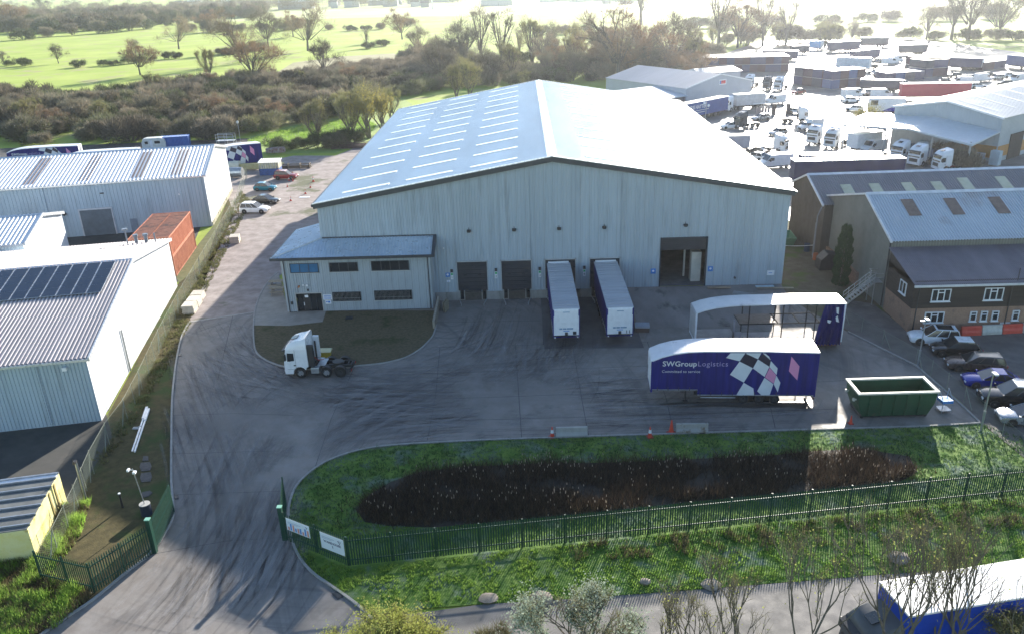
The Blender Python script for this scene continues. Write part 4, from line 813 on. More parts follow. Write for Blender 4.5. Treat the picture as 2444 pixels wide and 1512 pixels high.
# ---- tractor unit: nose at x=0, tail at x=6.2
def tractor(label,loc,rz,col=WHITE,chas=None,group=None,name='lorry_tractor',low=None,axles=3,detail=True,cat='lorry cab'):
    t=thing(name,label,cat,loc,rz,group); chas=chas or DARK; W=2.46; y=W/2; low=low or col
    arch=[(1.98+.62*math.cos(u),.52+.62*math.sin(u)) for u in [math.pi*k/7 for k in range(8)]]
    arch=[(x-.55,z) for x,z in arch]
    prof=[(.02,.42),(.0,.9),(.02,1.5),(.10,2.1),(.30,2.92),(2.28,2.98),(2.28,1.12),(2.08,1.08)]+[p for p in arch if p[1]>.55]+[(.80,.42)]
    c=MB(); c.prism(prof,-y,y); cab=c.build('cab',col,t,bevel=.06,fix=True)
    # high roof fairing narrowing upwards
    f=MB(); rp=[(.26,2.93),(.38,3.22),(.75,3.52),(1.35,3.70),(1.9,3.80),(2.26,3.98)]
    secs=[]
    for i,(x,z) in enumerate(rp):
        w=y*(1-.05*(z-2.9)); secs.append([V((x,-y*.985,2.93)),V((x,-w*.96,z-.16 if z>3.0 else 2.95)),V((x,-w*.84,z)),V((x,w*.84,z)),V((x,w*.96,z-.16 if z>3.0 else 2.95)),V((x,y*.985,2.93))])
    f.loft(secs); f.build('roof_fairing',col,cab,smooth=True,fix=True)
    q=MB(); T=Matrix.Translation((.98,0,3.645))@Matrix.Rotation(-.24,4,'Y'); q.box(-.32,-.36,-.02,.32,.36,.025,T=T); q.build('roof_hatch',GLASS,cab)
    s=MB(); s.add([V((.055,-y*.88,1.78)),V((.055,y*.88,1.78)),V((.255,y*.84,2.72)),V((.255,-y*.84,2.72))],[(0,3,2,1)]); s.loft([[V((.04,-y*.9,1.76)),V((.04,y*.9,1.76)),V((.06,y*.9,1.76)),V((.06,-y*.9,1.76))],[V((.235,-y*.86,2.74)),V((.235,y*.86,2.74)),V((.27,y*.86,2.74)),V((.27,-y*.86,2.74))]]); s.build('windscreen',GLASS,cab,fix=True)
    v=MB(); v.box(.05,-y*.98,2.74,.32,y*.98,2.80); v.loft([[V((-.12,-y*.92,2.74)),V((-.12,y*.92,2.74)),V((-.10,y*.92,2.79)),V((-.10,-y*.92,2.79))],[V((.24,-y*.95,2.88)),V((.24,y*.95,2.88)),V((.26,y*.95,2.93)),V((.26,-y*.95,2.93))]]); v.build('sun_visor',BLACKP,cab,fix=True)
    for sg in(-1,1):
        q=MB(); yy=sg*(y+.012); P=[(.36,1.72),(1.02,1.80),(1.02,2.55),(.42,2.58)]; q.face([V((x,yy,z)) for x,z in P]); q.face([V((x,yy-sg*.02,z)) for x,z in P][::-1]); q.build('side_window',GLASS,cab)
        q=MB(); q.box(1.12,yy-.006,.95,1.135,yy+.006,2.9); q.box(.3,yy-.006,.93,1.12,yy+.006,.945); q.build('door_line',BLACKP,cab)
        q=MB(); q.box(.92,yy-.015,1.28,1.10,yy+.02,1.38); q.build('door_handle',BLACKP,cab)
        q=MB(); x0,x1=sorted((sg*(y+.04),sg*(y+.30))); q.box(.16,x0,1.9,.30,x1,2.5); q.build('mirror',BLACKP,cab,bevel=.03)
        q=MB(); x0,x1=sorted((sg*.62,sg*1.14)); q.box(-.03,x0,.62,.06,x1,.86); q.build('headlight',LAMPG,cab)
        if detail:
            q=MB(); x0,x1=sorted((sg*(y-.03),sg*(y-.30))); q.box(2.3,x0,1.15,2.86,x1,3.3); q.build('side_fairing',BLACKP if sg<0 else col,t,bevel=.03)
            q=MB(); x0,x1=sorted((sg*(y-.05),sg*(y-.62))); q.box(2.42,x0,.42,3.22,x1,1.0); q.build('fuel_tank',STEEL,t,bevel=.06)
        for i,x in enumerate((1.43,3.86,5.16)[:axles] if axles==3 else (1.43,4.6)):
            wheel(t,x,sg*(y-.17),.5,.5,.32,sg,rim=(DARK if i==2 else ALLOY))
            if i:
                q=MB(); x0,x1=sorted((sg*(y-.02),sg*(y-.42))); q.loft([[V((x+.60*math.cos(u),x0,.5+.62*math.sin(u))),V((x+.60*math.cos(u),x1,.5+.62*math.sin(u))),V((x+.56*math.cos(u),x1,.5+.58*math.sin(u))),V((x+.56*math.cos(u),x0,.5+.58*math.sin(u)))] for u in [math.radians(25+13*k) for k in range(11)]]); q.build('mudguard',BLACKP,t,fix=True)
    q=MB(); q.box(.02,-y*.86,.30,.12,y*.86,.5); q.box(-.02,-.8,.95,.03,.8,1.55)
    for k in range(4): q.box(-.035,-.78,1.0+k*.13,-.02,.78,1.05+k*.13)
    q.build('grille',BLACKP,cab)
    q=MB(); 
    for sg in(-1,1): q.box(.6,sg*.45-.06,.72,6.1,sg*.45+.06,1.0)
    for x in(2.6,3.4,4.5,5.7,6.0): q.box(x,-.4,.76,x+.12,.4,.96)
    q.box(6.0,-1.1,.5,6.15,1.1,.68); q.build('chassis',chas,t)
    q=MB(); q.tube((4.75,0,1.02),(4.75,0,1.13),.52,n=18); q.box(4.75,-.28,1.0,5.35,.28,1.10); q.build('fifth_wheel',M('greasy_steel',(.07,.07,.07),.4,metal=.5),t)
    q=MB(); q.box(2.95,-.75,1.02,3.7,.75,1.06); q.build('catwalk',STEEL,t)
    q=MB(); q.tube((2.62,.5,1.0),(2.62,.5,3.0),.09,n=8); q.box(2.34,-.7,1.0,2.5,.3,2.1); q.build('air_stack',BLACKP,t)
    if detail:
        q=MB(); q.tube((2.5,-.1,1.75),(2.9,0,1.25),.03,n=5); q.tube((2.9,0,1.25),(3.4,.1,1.3),.03,n=5); q.build('suzi_hose',M('hose_red',(.4,.03,.03),.5),t)
        for sg in(-1,1):
            q=MB(); x0,x1=sorted((sg*.6,sg*1.0)); q.box(6.151,x0,.52,6.19,x1,.66); q.build('tail_light',REDL,t)
    return t
f=G(684,901); r_=G(842,899); an=math.atan2(r_.y-f.y,r_.x-f.x)
CREAMW=M('lorry_white',(.74,.75,.76),.3,var=.04,coat=.4)
TR=tractor('white high roofed articulated lorry tractor unit standing alone on the yard',(f.x,f.y+1.15,0),an,CREAMW)
# ---- trailers : headboard at x=0, doors at x=L, near side is -y
CURT=M('blue_curtain',(.011,.014,.14),.55,var=.3,scale=.9,bump=.25,bscale=1.6,spec=.2,stretch=(3,1,.25))
CURT2=M('navy_curtain',(.012,.014,.085),.4,var=.2,scale=.7)
LILAC=M('lilac_print',(.34,.30,.52),.5); PINK=M('pink_print',(.62,.24,.42),.5,var=.06); WPR=M('white_print',(.60,.63,.66),.5,var=.05); NAVP=M('navy_print',(.012,.012,.035),.5)
ROOFT=M('trailer_roof_fabric',(.66,.67,.70),.35,var=.08,scale=.8,spec=.6)
def decals(par,y,z0,z1,L=13.6,text=True,sgn=-1):
    def pl(pts,m,nm,k=0):
        q=MB(); v=[V(((x-380)/1800*L,y+sgn*(.012+.003*k),z1-(yy-600)/445*(z1-z0))) for x,yy in pts]
        q.face(v); q.face([p-V((0,sgn*.006,0)) for p in v][::-1]); q.build(nm,m,par)
    q=MB()
    for P in ([(1225,607),(1385,607),(1330,690),(1180,655)],[(1400,607),(1555,607),(1525,668),(1390,612)],[(1570,607),(1600,612),(1640,640),(1662,678)],[(1330,692),(1478,760),(1395,910),(1238,828)],[(1525,670),(1655,745),(1615,850),(1480,762)],[(1665,685),(1745,760),(1742,830),(1657,748)],[(1740,835),(1792,910),(1775,1010),(1722,925)],[(1395,912),(1505,970),(1520,1042),(1325,1042)],[(1615,858),(1718,925),(1690,1042),(1600,1042),(1550,1000)]):
        v=[V(((x-380)/1800*L,y+sgn*.012,z1-(yy-600)/445*(z1-z0))) for x,yy in P]; q.face(v)
    q.build('flag_print',WPR,par)
    pl([(1660,755),(1738,832),(1722,920),(1620,855)],PINK,'pink_square',1); pl([(1880,640),(1978,740),(1972,885),(1870,790)],PINK,'pink_diamond')
    pl([(1390,613),(1525,669),(1478,757),(1333,691)],NAVP,'navy_square'); pl([(1572,613),(1662,681),(1655,742),(1528,667)],NAVP,'navy_square')
    if text:
        zt=z1-(720-600)/445*(z1-z0); a=(495-380)/1800*L; rot=(math.pi/2,0,0)
        o=lettering('SWGroup',.66,WPR,par,(a,y-.02,zt),rot,bold=.012,space=1.04); w=o.dimensions.x
        me=o.data; w=max(v.co.x for v in me.vertices)
        lettering('Logistics',.64,LILAC,par,(a+w+.06,y-.02,zt),rot,space=1.12)
        lettering('Committed to service',.34,WPR,par,(a-.03,y-.02,z1-(798-600)/445*(z1-z0)),rot,space=1.04)
def roofprof(L,h0,h1,h2,drop=.0):
    return [(0,h0),(L*.06,h0+(h1-h0)*.42),(L*.13,h0+(h1-h0)*.72),(L*.22,h0+(h1-h0)*.93),(L*.32,h1),(L*.7,h1),(L,h2)]
def trailer(label,loc,rz,L=13.6,W=2.55,h0=4.05,h1=4.95,h2=4.85,zn=1.3,zd=.85,side=CURT,deco=True,text=True,strip=False,front=WHITE,rear=WHITE,group=None,neck=3.9,name='lorry_trailer',roof=ROOFT,lettfront=False,simple=False,cat='trailer'):
    t=thing(name,label,cat,loc,rz,group); y=W/2; rp=roofprof(L,h0,h1,h2)
    def top(x):
        for (a,b),(c,d) in zip(rp[:-1],rp[1:]):
            if a<=x<=c: return b+(d-b)*(x-a)/(c-a)
        return rp[-1][1]
    m=MB(); secs=[[V((x,-y-.03,z-.10)),V((x,-y-.03,z)),V((x,-y*.5,z+.05)),V((x,y*.5,z+.05)),V((x,y+.03,z)),V((x,y+.03,z-.10))] for x,z in rp]
    m.loft(secs); m.build('roof',roof,t,fix=True)
    if not strip:
        for sg in(-1,1):
            m=MB(); xs=[.08+ (L-.16)*k/46 for k in range(47)]
            xs=sorted(xs+[neck-.001,neck+.001])
            for a,b in zip(xs[:-1],xs[1:]):
                za=zn if (a+b)/2<neck else zd
                oa=.018*math.sin(a*9)*1; ob=.018*math.sin(b*9)
                m.face([V((a,sg*(y-.02+oa*.5),za)),V((b,sg*(y-.02+ob*.5),za)),V((b,sg*(y-.02),top(b)-.08)),V((a,sg*(y-.02),top(a)-.08))])
            sc=m.build('side_curtain',side,t)
            if sg<0 and deco: decals(sc,-y-.01,zd,h1-.1,L,text)
            if not simple:
                b=MB(); b.box(.05,sg*(y-.03)-.02,zn-.02,neck,sg*(y-.03)+.05*max(sg,0)+.03,zn+.07); b.box(neck,sg*(y-.03)-.02,zd-.06,L,sg*(y-.03)+.03,zd+.04); b.build('side_rail',STEEL,sc)
                k=MB()
                for i in range(int(L/.9)):
                    x=.5+i*.9; z=zn if x<neck else zd; k.box(x,sg*(y+.01)-.01,z-.02,x+.05,sg*(y+.01)+.01,z+.30)
                k.build('buckle_strap',BLACKP,sc)
    m=MB(); m.box(-.06,-y+.04,zn+.0,.06,y-.04,h0-.75); m.box(-.10,-y+.1,h0-1.45,-.02,y-.1,h0-.12); m.box(-.05,-y,h0-.16,.08,y,h0-.02); hb=m.build('headboard',front,t,bevel=.03)
    for sg in(-1,1):
        pm=side if not strip else WHITE; m=MB(); m.box(-.05,sg*(y-.02)-.07,zn-.15,.10,sg*(y-.02)+.07,h0-.05); m.build('corner_post',pm,t)
        m=MB(); m.box(L-.10,sg*(y-.05)-.07,zd-.1,L+.02,sg*(y-.05)+.07,h2-.05); m.build('corner_post',pm,t)
    m=MB(); m.box(-.05,-y,zn-.22,.10,y,zn-.16); m.build('front_beam',side if not strip else WHITE,t)
    if not strip:
        m=MB(); m.box(L-.05,-y+.1,zd,L+.04,0-.01,h2-.15); m.box(L-.05,.01,zd,L+.04,y-.1,h2-.15); rd=m.build('rear_doors',rear,t)
        m=MB(); 
        for yy in(-.5,-.15,.15,.5): m.tube((L+.07,yy,zd),(L+.07,yy,h2-.2),.025,n=5)
        m.build('lock_rods',STEEL,rd)
    m=MB(); 
    for sg in(-1,1): m.box(.4,sg*.5-.06,zn-.25,neck,sg*.5+.06,zn-.03); m.box(neck-.2,sg*.5-.06,zd-.35,L-.1,sg*.5+.06,zd-.05)
    m.box(.1,-y+.05,zn-.06,neck,y-.05,zn+.0); m.box(neck,-y+.05,zd-.06,L,y-.05,zd)
    m.box(neck-.05,-y+.05,zd-.06,neck+.05,y-.05,zn)
    m.box(L-.1,-y+.1,.42,L,y-.1,.58); m.box(L-.1,-.5,.5,L,-.4,zd); m.box(L-.1,.4,.5,L,.5,zd); m.build('chassis',DARK if not strip else M('dusty_deck',(.34,.30,.28),.8,c2=(.45,.42,.40),scale=1),t)
    for sg in(-1,1):
        m=MB(); x=neck-1.0; m.box(x,sg*.85-.07,.12,x+.13,sg*.85+.07,zn-.05); m.box(x-.15,sg*.85-.15,.0,x+.28,sg*.85+.15,.07); m.build('landing_leg',DARK,t)
        for x in(7.75,9.05,10.35): wheel(t,x*L/13.6,sg*(y-.2),.42,.42,.36,sg,rim=DARK)
        m=MB(); x0,x1=sorted((sg*.75,sg*1.15)); m.box(L+.001,x0,.46,L+.04,x1,.56); m.build('tail_light',REDL,t)
        if not simple:
            m=MB(); m.tube((neck+.3,sg*(y-.12),.55),(7.1,sg*(y-.12),.55),.035,n=5); m.tube((neck+.3,sg*(y-.12),.75),(7.1,sg*(y-.12),.75),.03,n=5); m.build('side_guard',STEEL,t)
    return t,top
T1,_=trailer('blue curtain sided trailer with chequered flag print and white roof on the open yard',(10.35,62.35,0),-.06,)
# docked pair
for k,(x,lab) in enumerate(((3.72,'blue sided trailer backed into dock three, left of the docked pair'),(8.95,'blue sided trailer backed into dock four, right of the docked pair with a yellow stain'))):
    gR=M('grey_trailer_roof',(.36,.37,.40),.45,c2=(.46,.47,.50),scale=.5,stretch=(3,.3,1),spec=.6)
    t,_=trailer(lab,(x,72.75,0),math.pi/2+(.012 if k==0 else .008),h0=4.12,h1=4.2,h2=4.15,zn=1.35,side=CURT,deco=False,roof=gR,group='trailers on the docks')
    par=[c for c in KIDS[t.name] if c.name.startswith('headboard')][0]
    q=MB(); q.box(-.12,-.33,3.76,-.101,.33,3.83); q.box(-.09,-.66,1.98,-.061,-.06,2.12); q.box(-.09,0,1.98,-.061,.34,2.12); q.box(-.09,.4,1.98,-.061,.68,2.12); q.build('painted_number',M('number_blue_grey',(.22,.33,.45),.5),par)
    q=MB(); q.box(-.09,-.3,1.78,-.061,.3,1.84); q.build('printed_line',BLUES,par)
    q=MB(); q.box(-.12,-.14,1.32,-.061,.14,1.68); q.box(-.1,-.98,1.42,-.061,-.64,1.74) if k==0 else [q.box(-.1,-.98,1.42,-.061,-.92,1.74),q.box(-.1,-.70,1.42,-.061,-.64,1.74)]; q.build('coupling_plate',DARK,par)
    for sg in(-1,1):
        q=MB(); q.box(-.14,sg*1.12-.06,1.1,-.05,sg*1.12+.06,1.2); q.build('marker_lamp',WHITE,t)
    q=MB()
    for i in range(18): q.box(.6+i*.72,-1.2,4.22,.66+i*.72,1.2,4.265)
    q.build('roof_batten',gR,t)
    q=MB(); q.box(13.3,-1.15,4.2,13.55,1.15,4.34); q.build('roof_end_cap',WHITE,t)
# stripped trailer with its curtain bunched at the back
S1,stop=trailer('stripped trailer skeleton with white roof, open sides and a bunched blue curtain',(15.95,72.2,0),.0,L=14.0,h0=4.1,h1=4.8,h2=4.7,strip=True,front=M('worn_grey_headboard',(.34,.35,.37),.6,c2=(.45,.45,.46),scale=1),roof=M('worn_white_roof',(.58,.59,.60),.38,c2=(.70,.70,.70),scale=.6,c3=(.40,.40,.42),s3=.4,t3=.55))
q=MB()
for x in (5.0,8.2,11.3):
    for sg in(-1,1): q.box(x-.04,sg*1.2-.04,.85,x+.04,sg*1.2+.04,stop(x)-.1)
q.build('side_posts',M('matt_black_frame',(.02,.02,.02),.95,spec=.05),S1)
q=MB(); q.box(4.2,-1.2,2.72,11.8,-1.12,2.8); q.box(4.2,1.12,2.72,11.8,1.2,2.8)
for x in(4.2,5.9,7.8,9.8,11.7): q.box(x,-1.12,2.72,x+.08,1.12,2.8)
q.build('upper_deck_rail',M('matt_black_frame',(.02,.02,.02)),S1)
q=MB(); q.box(4.2,-1.1,2.81,7.6,1.1,2.86); q.build('upper_deck_board',M('deck_board',(.20,.15,.12),.7,c2=(.28,.22,.18),scale=2),S1)
q=MB(); q.box(3.6,-1.15,.86,3.75,-1.05,3.2); q.box(3.6,-1.15,1.0,4.4,-1.1,2.0); q.build('side_panel',M('grey_panel',(.30,.29,.31),.6),S1)
q=MB(); RR=random.Random(3)     # bunched curtain
zz=[.55,1.2,2.2,3.2,4.2,4.6]; n=26; secs=[]
for z in zz:
    k=(4.6-z)/4.05; pts=[]
    for i in range(n):
        u=i/(n-1); x=12.2-k*.8*(1-u)+u*1.6; yb=-1.3-.10*k; pts.append(V((x,yb+ (.16+.05*k)*math.sin(i*1.9+z*.5),z+RR.uniform(-.03,.03))))
    pts+= [p+V((0,.22,0)) for p in reversed(pts)]
    secs.append(pts)
q.loft(secs); q.build('bunched_curtain',CURT,S1,smooth=True,fix=True)
q=MB(); 
for P in ([(13.0,4.4),(13.25,4.4),(13.3,3.7),(13.1,3.8)],[(13.05,3.4),(13.2,3.6),(13.45,2.9),(13.15,3.0)],[(12.3,3.2),(12.7,3.1),(12.6,2.8),(12.35,2.9)]): q.face([V((x,-1.53,z)) for x,z in P]); q.face([V((x,-1.525,z)) for x,z in P][::-1])
q.build('flag_print',WPR,S1)
q=MB(); q.box(11.9,-1.1,.3,13.7,1.1,.84); q.build('rusty_rear_frame',M('rusty_dark',(.13,.06,.035),.85,c2=(.22,.12,.08),scale=3),S1)
# ---- containers, vans, box lorries
def container(label,loc,rz,L=6.06,W=2.44,H=2.6,col=None,group=None,name='shipping_container',doors=-1,roofm=None,rust=False,cat='container'):
    t=thing(name,label,cat,loc,rz,group); m=MB()
    m.ribbed(lambda s:V((s,-W/2,.12)),lambda s:V((s,-W/2,H-.1)),L,.30,.05,(0,1,0),wide=.4); m.ribbed(lambda s:V((s,W/2,.12)),lambda s:V((s,W/2,H-.1)),L,.30,.05,(0,-1,0),wide=.4)
    m.ribbed(lambda s:V((0,s-W/2,.12)),lambda s:V((0,s-W/2,H-.1)),W,.30,.05,(1,0,0),wide=.4); m.build('side_panels',col,t)
    m=MB(); m.ribbed(lambda s:V((s,-W/2+.02,H-.05)),lambda s:V((s,W/2-.02,H-.05)),L,.30,.03,(0,0,1),wide=.4); m.build('roof',roofm or col,t)
    m=MB()
    for x in(0,L):
        for y in(-W/2,W/2): m.box(x-.06,y-.06,0,x+.06,y+.06,H)
    for y in(-W/2,W/2):
        for z in(.02,H-.13): m.box(.06,y-.05,z,L-.06,y+.05,z+.13)
    for x in(0,L):
        for z in(.02,H-.13): m.box(x-.05,-W/2+.06,z,x+.05,W/2-.06,z+.13)
    m.build('frame',col,t)
    m=MB(); m.box(L-.02,-W/2+.08,.15,L+.03,-.01,H-.15); m.box(L-.02,.01,.15,L+.03,W/2-.08,H-.15); d=m.build('doors',col,t)
    m=MB(); 
    for y in(-.9,-.35,.35,.9): m.tube((L+.06,y,.1),(L+.06,y,H-.1),.025,n=5)
    m.build('lock_rods',STEEL,d)
    return t
def van(label,loc,rz,col=None,L=5.5,W=2.0,H=2.5,group=None,name='parked_van',box=False,deco=None):
    col=col or WHITE; t=thing(name,label,'van',loc,rz,group); h=L/2   # nose at +x
    if not box: prof=[(-h,.35),(-h,H-.12),(-h+.15,H),(h*.30,H),(h*.42,H-.08),(h*.66,H*.60),(h*.96,H*.46),(h,H*.36),(h,.3),(h*.3,.28)]
    else: prof=[(h*.18,.4),(h*.18,H*.82),(h*.45,H*.82),(h*.68,H*.56),(h*.96,H*.44),(h,.4)]
    m=MB(); m.prism(prof,-W/2,W/2); m.build('body',col,t,bevel=.07)
    if box:
        m=MB(); m.box(-h,-W/2-.05,.65,h*.17,W/2+.05,H+.35); m.build('box_body',col,t,bevel=.03); m=MB(); m.box(-h,-.4,.4,h*.2,.4,.64); m.build('chassis',DARK,t)
    m=MB(); xa,za,xb,zb=(h*.45,H-.16,h*.655,H*.61) if not box else (h*.475,H*.80,h*.67,H*.575)
    d=V((xb-xa,0,zb-za)).normalized(); n=V((-d.z,0,d.x)); n=n if n.x>0 else -n
    P=[V((xa,-W*.44,za)),V((xa,W*.44,za)),V((xb,W*.46,zb)),V((xb,-W*.46,zb))]; m.face([p+n*.03 for p in P]); m.face([p+n*.015 for p in P][::-1]); m.build('windscreen',GLASS,t)
    for s in(-1,1):
        y=s*(W/2+.012); x0=h*.22 if not box else h*.24
        m=MB(); Q=[(x0,H*.60),(xb-.05,H*.60),(xa+.02,H*.80),(x0,H*.80)]; m.face([V((x,y,z)) for x,z in Q]); m.face([V((x,y-s*.01,z)) for x,z in Q][::-1]); m.build('side_window',GLASS,t)
        m=MB(); m.box(-h*.98,y-.01,.45,h*.98,y+.01,.58); m.build('side_trim',BLACKP,t)
        for x in(-h*.62,h*.68): wheel(t,x,s*(W/2-.12),.34,.34,.24,s)
        m=MB(); y0,y1=sorted((s*W*.30,s*W*.46)); m.box(h-.08,y0,H*.30,h+.02,y1,H*.40); m.build('headlight',LAMPG,t)
        m=MB(); y0,y1=sorted((s*(W/2),s*(W/2+.22))); m.box(h*.45,y0,H*.55,h*.45+.12,y1,H*.68); m.build('mirror',BLACKP,t)
    m=MB(); m.box(h-.05,-W*.26,H*.2,h+.015,W*.26,H*.32); m.build('grille',BLACKP,t)
    if deco:
        m=MB(); m.box(-h*.7,-W/2-.014,H*.4,-h*.1,-W/2-.008,H*.72); m.build('side_print',deco,t)
    return t
def boxbody(label,loc,rz,L,col,H=4.1,zb=1.0,W=2.5,group=None,roof=WHITE,name='lorry_trailer',cat='trailer'):
    t=thing(name,label,cat,loc,rz,group); m=MB(); m.box(0,-W/2,zb,L,W/2,H-.06); m.build('body',col,t,bevel=.03)
    m=MB(); m.box(-.04,-W/2-.04,H-.06,L+.04,W/2+.04,H+.05); m.build('roof',roof,t,bevel=.02)
    m=MB(); m.box(.3,-.5,.6,L-.1,.5,zb-.02); m.build('chassis',DARK,t)
    m=MB(); m.box(L+.005,-W/2+.1,zb+.1,L+.05,-.02,H-.15); m.box(L+.005,.02,zb+.1,L+.05,W/2-.1,H-.15); m.build('rear_doors',WHITE if col is not WHITE else BLACKP,t)
    for s in(-1,1):
        for x in([L*.62,L*.72,L*.82] if L>9 else [L*.75]): wheel(t,x,s*(W/2-.18),.5,.5,.34,s,rim=DARK)
    return t
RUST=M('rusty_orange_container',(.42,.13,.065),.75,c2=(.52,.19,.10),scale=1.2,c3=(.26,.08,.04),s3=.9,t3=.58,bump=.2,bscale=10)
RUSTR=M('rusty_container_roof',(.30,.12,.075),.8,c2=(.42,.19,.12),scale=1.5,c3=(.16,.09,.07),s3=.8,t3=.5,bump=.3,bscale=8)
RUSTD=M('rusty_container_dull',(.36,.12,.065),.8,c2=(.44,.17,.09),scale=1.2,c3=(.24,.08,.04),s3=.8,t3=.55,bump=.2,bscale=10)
# rusty pair-high containers beside the fence: front-right base corner and direction from survey
c0=V((-44.75,97.0,0)); c1_=V((-46.9,110.6,0)); d=(c1_-c0); aa=math.atan2(d.y,d.x); rt_=V((math.sin(aa),-math.cos(aa),0))
for lv in(0,1):
    for k in(0,1):
        o=c0+V((-math.sin(aa)*1.22,math.cos(aa)*1.22,0))+V((-math.sin(aa),math.cos(aa),0))*(k*2.47)
        lab={(0,0):'lower rusty orange container beside the fence, under the sunlit one',(1,0):'upper sunlit rusty orange container nearest the fence',(0,1):'lower rusty container behind the pair, hidden from the fence side',(1,1):'upper rusty container on the left of the stack'}[(lv,k)]
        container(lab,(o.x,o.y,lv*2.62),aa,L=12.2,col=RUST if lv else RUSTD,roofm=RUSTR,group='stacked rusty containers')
# ---- skip
SK=M('green_skip_paint',(.008,.055,.026),.5,c2=(.012,.075,.035),scale=.8,c3=(.07,.05,.03),s3=1.2,t3=.62); RIM=M('worn_rim',(.50,.48,.40),.6,c2=(.6,.58,.5),scale=3)
sk=thing('waste_skip','dark green open roll-on skip with pale worn rim beside the grass bank','skip',(26.35,57.6,0),.012)
q=MB(); L_,W_=6.3,2.55
def ring(z,i): return [V((0+i,0+i,z)),V((L_-i,0+i,z)),V((L_-i,W_-i,z)),V((0+i,W_-i,z))]
low=lambda z,i:[V((.5+i,.12+i,z)),V((L_-.5-i,.12+i,z)),V((L_-.5-i,W_-.12-i,z)),V((.5+i,W_-.12-i,z))]
A=[low(.25,0),low(1.15,0)[0:0] or [V((.1,.02,1.3)),V((L_-.1,.02,1.3)),V((L_-.1,W_-.02,1.3)),V((.1,W_-.02,1.3))],ring(2.3,.0),ring(2.3,.06),[V((.2,.1,1.3)),V((L_-.2,.1,1.3)),V((L_-.2,W_-.1,1.3)),V((.2,W_-.1,1.3))],low(.34,.06)]
q.loft(A); q.build('body',SK,sk)
q=MB()
for a,b in (((-.1,-.1),(L_+.1,.12)),((-.1,W_-.12),(L_+.1,W_+.1)),((-.1,.12),(.14,W_-.12)),((L_-.14,.12),(L_+.1,W_-.12))): q.box(a[0],a[1],2.28,b[0],b[1],2.42)
q.build('rim',RIM,sk)
q=MB(); 
for x in(.9,1.9,2.9,3.9,4.9): q.prism([(-.02+.0,.3),(.12,.25),(.03,1.3),(.0,2.28),(-.08,2.28),(-.06,1.3)],x,x+.09,axis='x')
q.build('ribs',SK,sk)
q=MB(); q.box(.6,.4,0,L_-.6,.52,.24); q.box(.6,W_-.52,0,L_-.6,W_-.4,.24); q.tube((.55,.2,.16),(.55,W_-.2,.16),.15,n=10); q.tube((L_-.6,.2,.16),(L_-.6,W_-.2,.16),.15,n=10); q.build('skids',DARK,sk)
q=MB(); q.box(.7,.2,.35,L_-.7,W_-.2,.5); q.build('residue',M('skip_residue',(.10,.06,.04),.95,c2=(.2,.15,.12),scale=2,bump=.8),sk)
for y in(.5,W_-.5):
    q=MB(); q.tube((-.15,y,1.6),(.05,y,1.6),.07,n=6); q.box(-.25,y-.1,1.5,-.1,y+.1,1.72); q.build('lifting_lug',RIM,sk)
# blue bin frame at the right end of the skip
bb=thing('blue_trolley','small blue steel trolley with hoops standing at the right end of the skip','trolley',(33.5,58.2,0),.1)
q=MB(); q.box(0,0,.2,.9,.9,.26); q.build('shelf',STEEL,bb); q=MB(); q.box(0,0,.9,.9,.9,1.15); q.build('tray',paint('sky',(.05,.22,.55)),bb,bevel=.02)
q=MB()
for x,y in((.04,.04),(.86,.04),(.04,.86),(.86,.86)): q.tube((x,y,0),(x,y,1.9 if y>.5 else .9),.03,n=5)
for x in(.04,.86): q.tube((x,.86,1.9),(x,.1,1.2),.03,n=5)
q.build('frame',STEEL,bb)
# grit bin beside the tractor, board, small boxes
gb_=G(1110*0+743,763) if False else G((950+1105/5.4)/1.4877,(1120+800/5.4)/1.4877)
gb_=thing('grit_bin','low yellow grit bin with a pale lid on the island behind the tractor unit','grit bin',(gb_.x,gb_.y+.2,.05),0)
q=MB(); q.loft([[V((-.5,-.3,0)),V((.5,-.3,0)),V((.5,.3,0)),V((-.5,.3,0))],[V((-.6,-.38,.55)),V((.6,-.38,.55)),V((.6,.38,.55)),V((-.6,.38,.55))]]); q.build('tub',M('grit_yellow',(.45,.36,.06),.6),gb_,fix=True)
q=MB(); q.prism([(-.42,.56),(-.42,.62),(.1,.80),(.42,.70),(.42,.56)],-.65,.65,axis='x'); q.build('lid',M('grit_lid',(.62,.58,.36),.6),gb_,bevel=.03)
p=G((1500+2390/3.055)/1.4877,(850+1005/3.055)/1.4877)
eb=thing('spare_trailer_box','small dark steel box with a grey lid beside the right docked trailer','steel box',(p.x,p.y+.5,0),-.1)
q=MB(); q.box(-.7,-.5,.0,.7,.6,.45); q.build('base',M('rust_brown_box',(.10,.07,.06),.8),eb)
q=MB(); q.box(-.74,-.54,.46,.74,.64,.62); q.build('lid',M('grey_lid',(.32,.35,.40),.5),eb)
# loose sheets by the ramp
for i,(x,y,w,h,lab,c) in enumerate(((1712,683,2.6,.5,'pale timber planks lying at the foot of the warehouse wall',(.34,.25,.18)),(1818,677,2.0,.45,'pale blue sheet leaning at the foot of the wall, right of the planks',(.5,.6,.66)),(1778,695,3.0,1.0,'flat grey board lying askew on the ramp',(.30,.30,.29)),(1820,705,2.6,.9,'second grey board lying behind the stripped trailer roof',(.30,.29,.27)),(1850,690,4.0,.3,'thin timber pole lying at the corner of the warehouse',(.33,.27,.2)))):
    g=G(x,y,.9); g.y=min(g.y,85.4 if i!=2 and i!=3 else 83.6); o=tag(MB().box(-w/2,-h/2,0,w/2,h/2,.07).box(-w/2+.1,-h/2-.05,.07,w/2-.2,h/2-.15,.12).build('loose_board' if i!=4 else 'timber_pole',M('board%d'%i,c,.8,var=.15),loc=(g.x,g.y,1.0 if i not in(2,3) else .80),rz=[-.02,.02,-.45,-.5,-.05][i]),lab,'board')
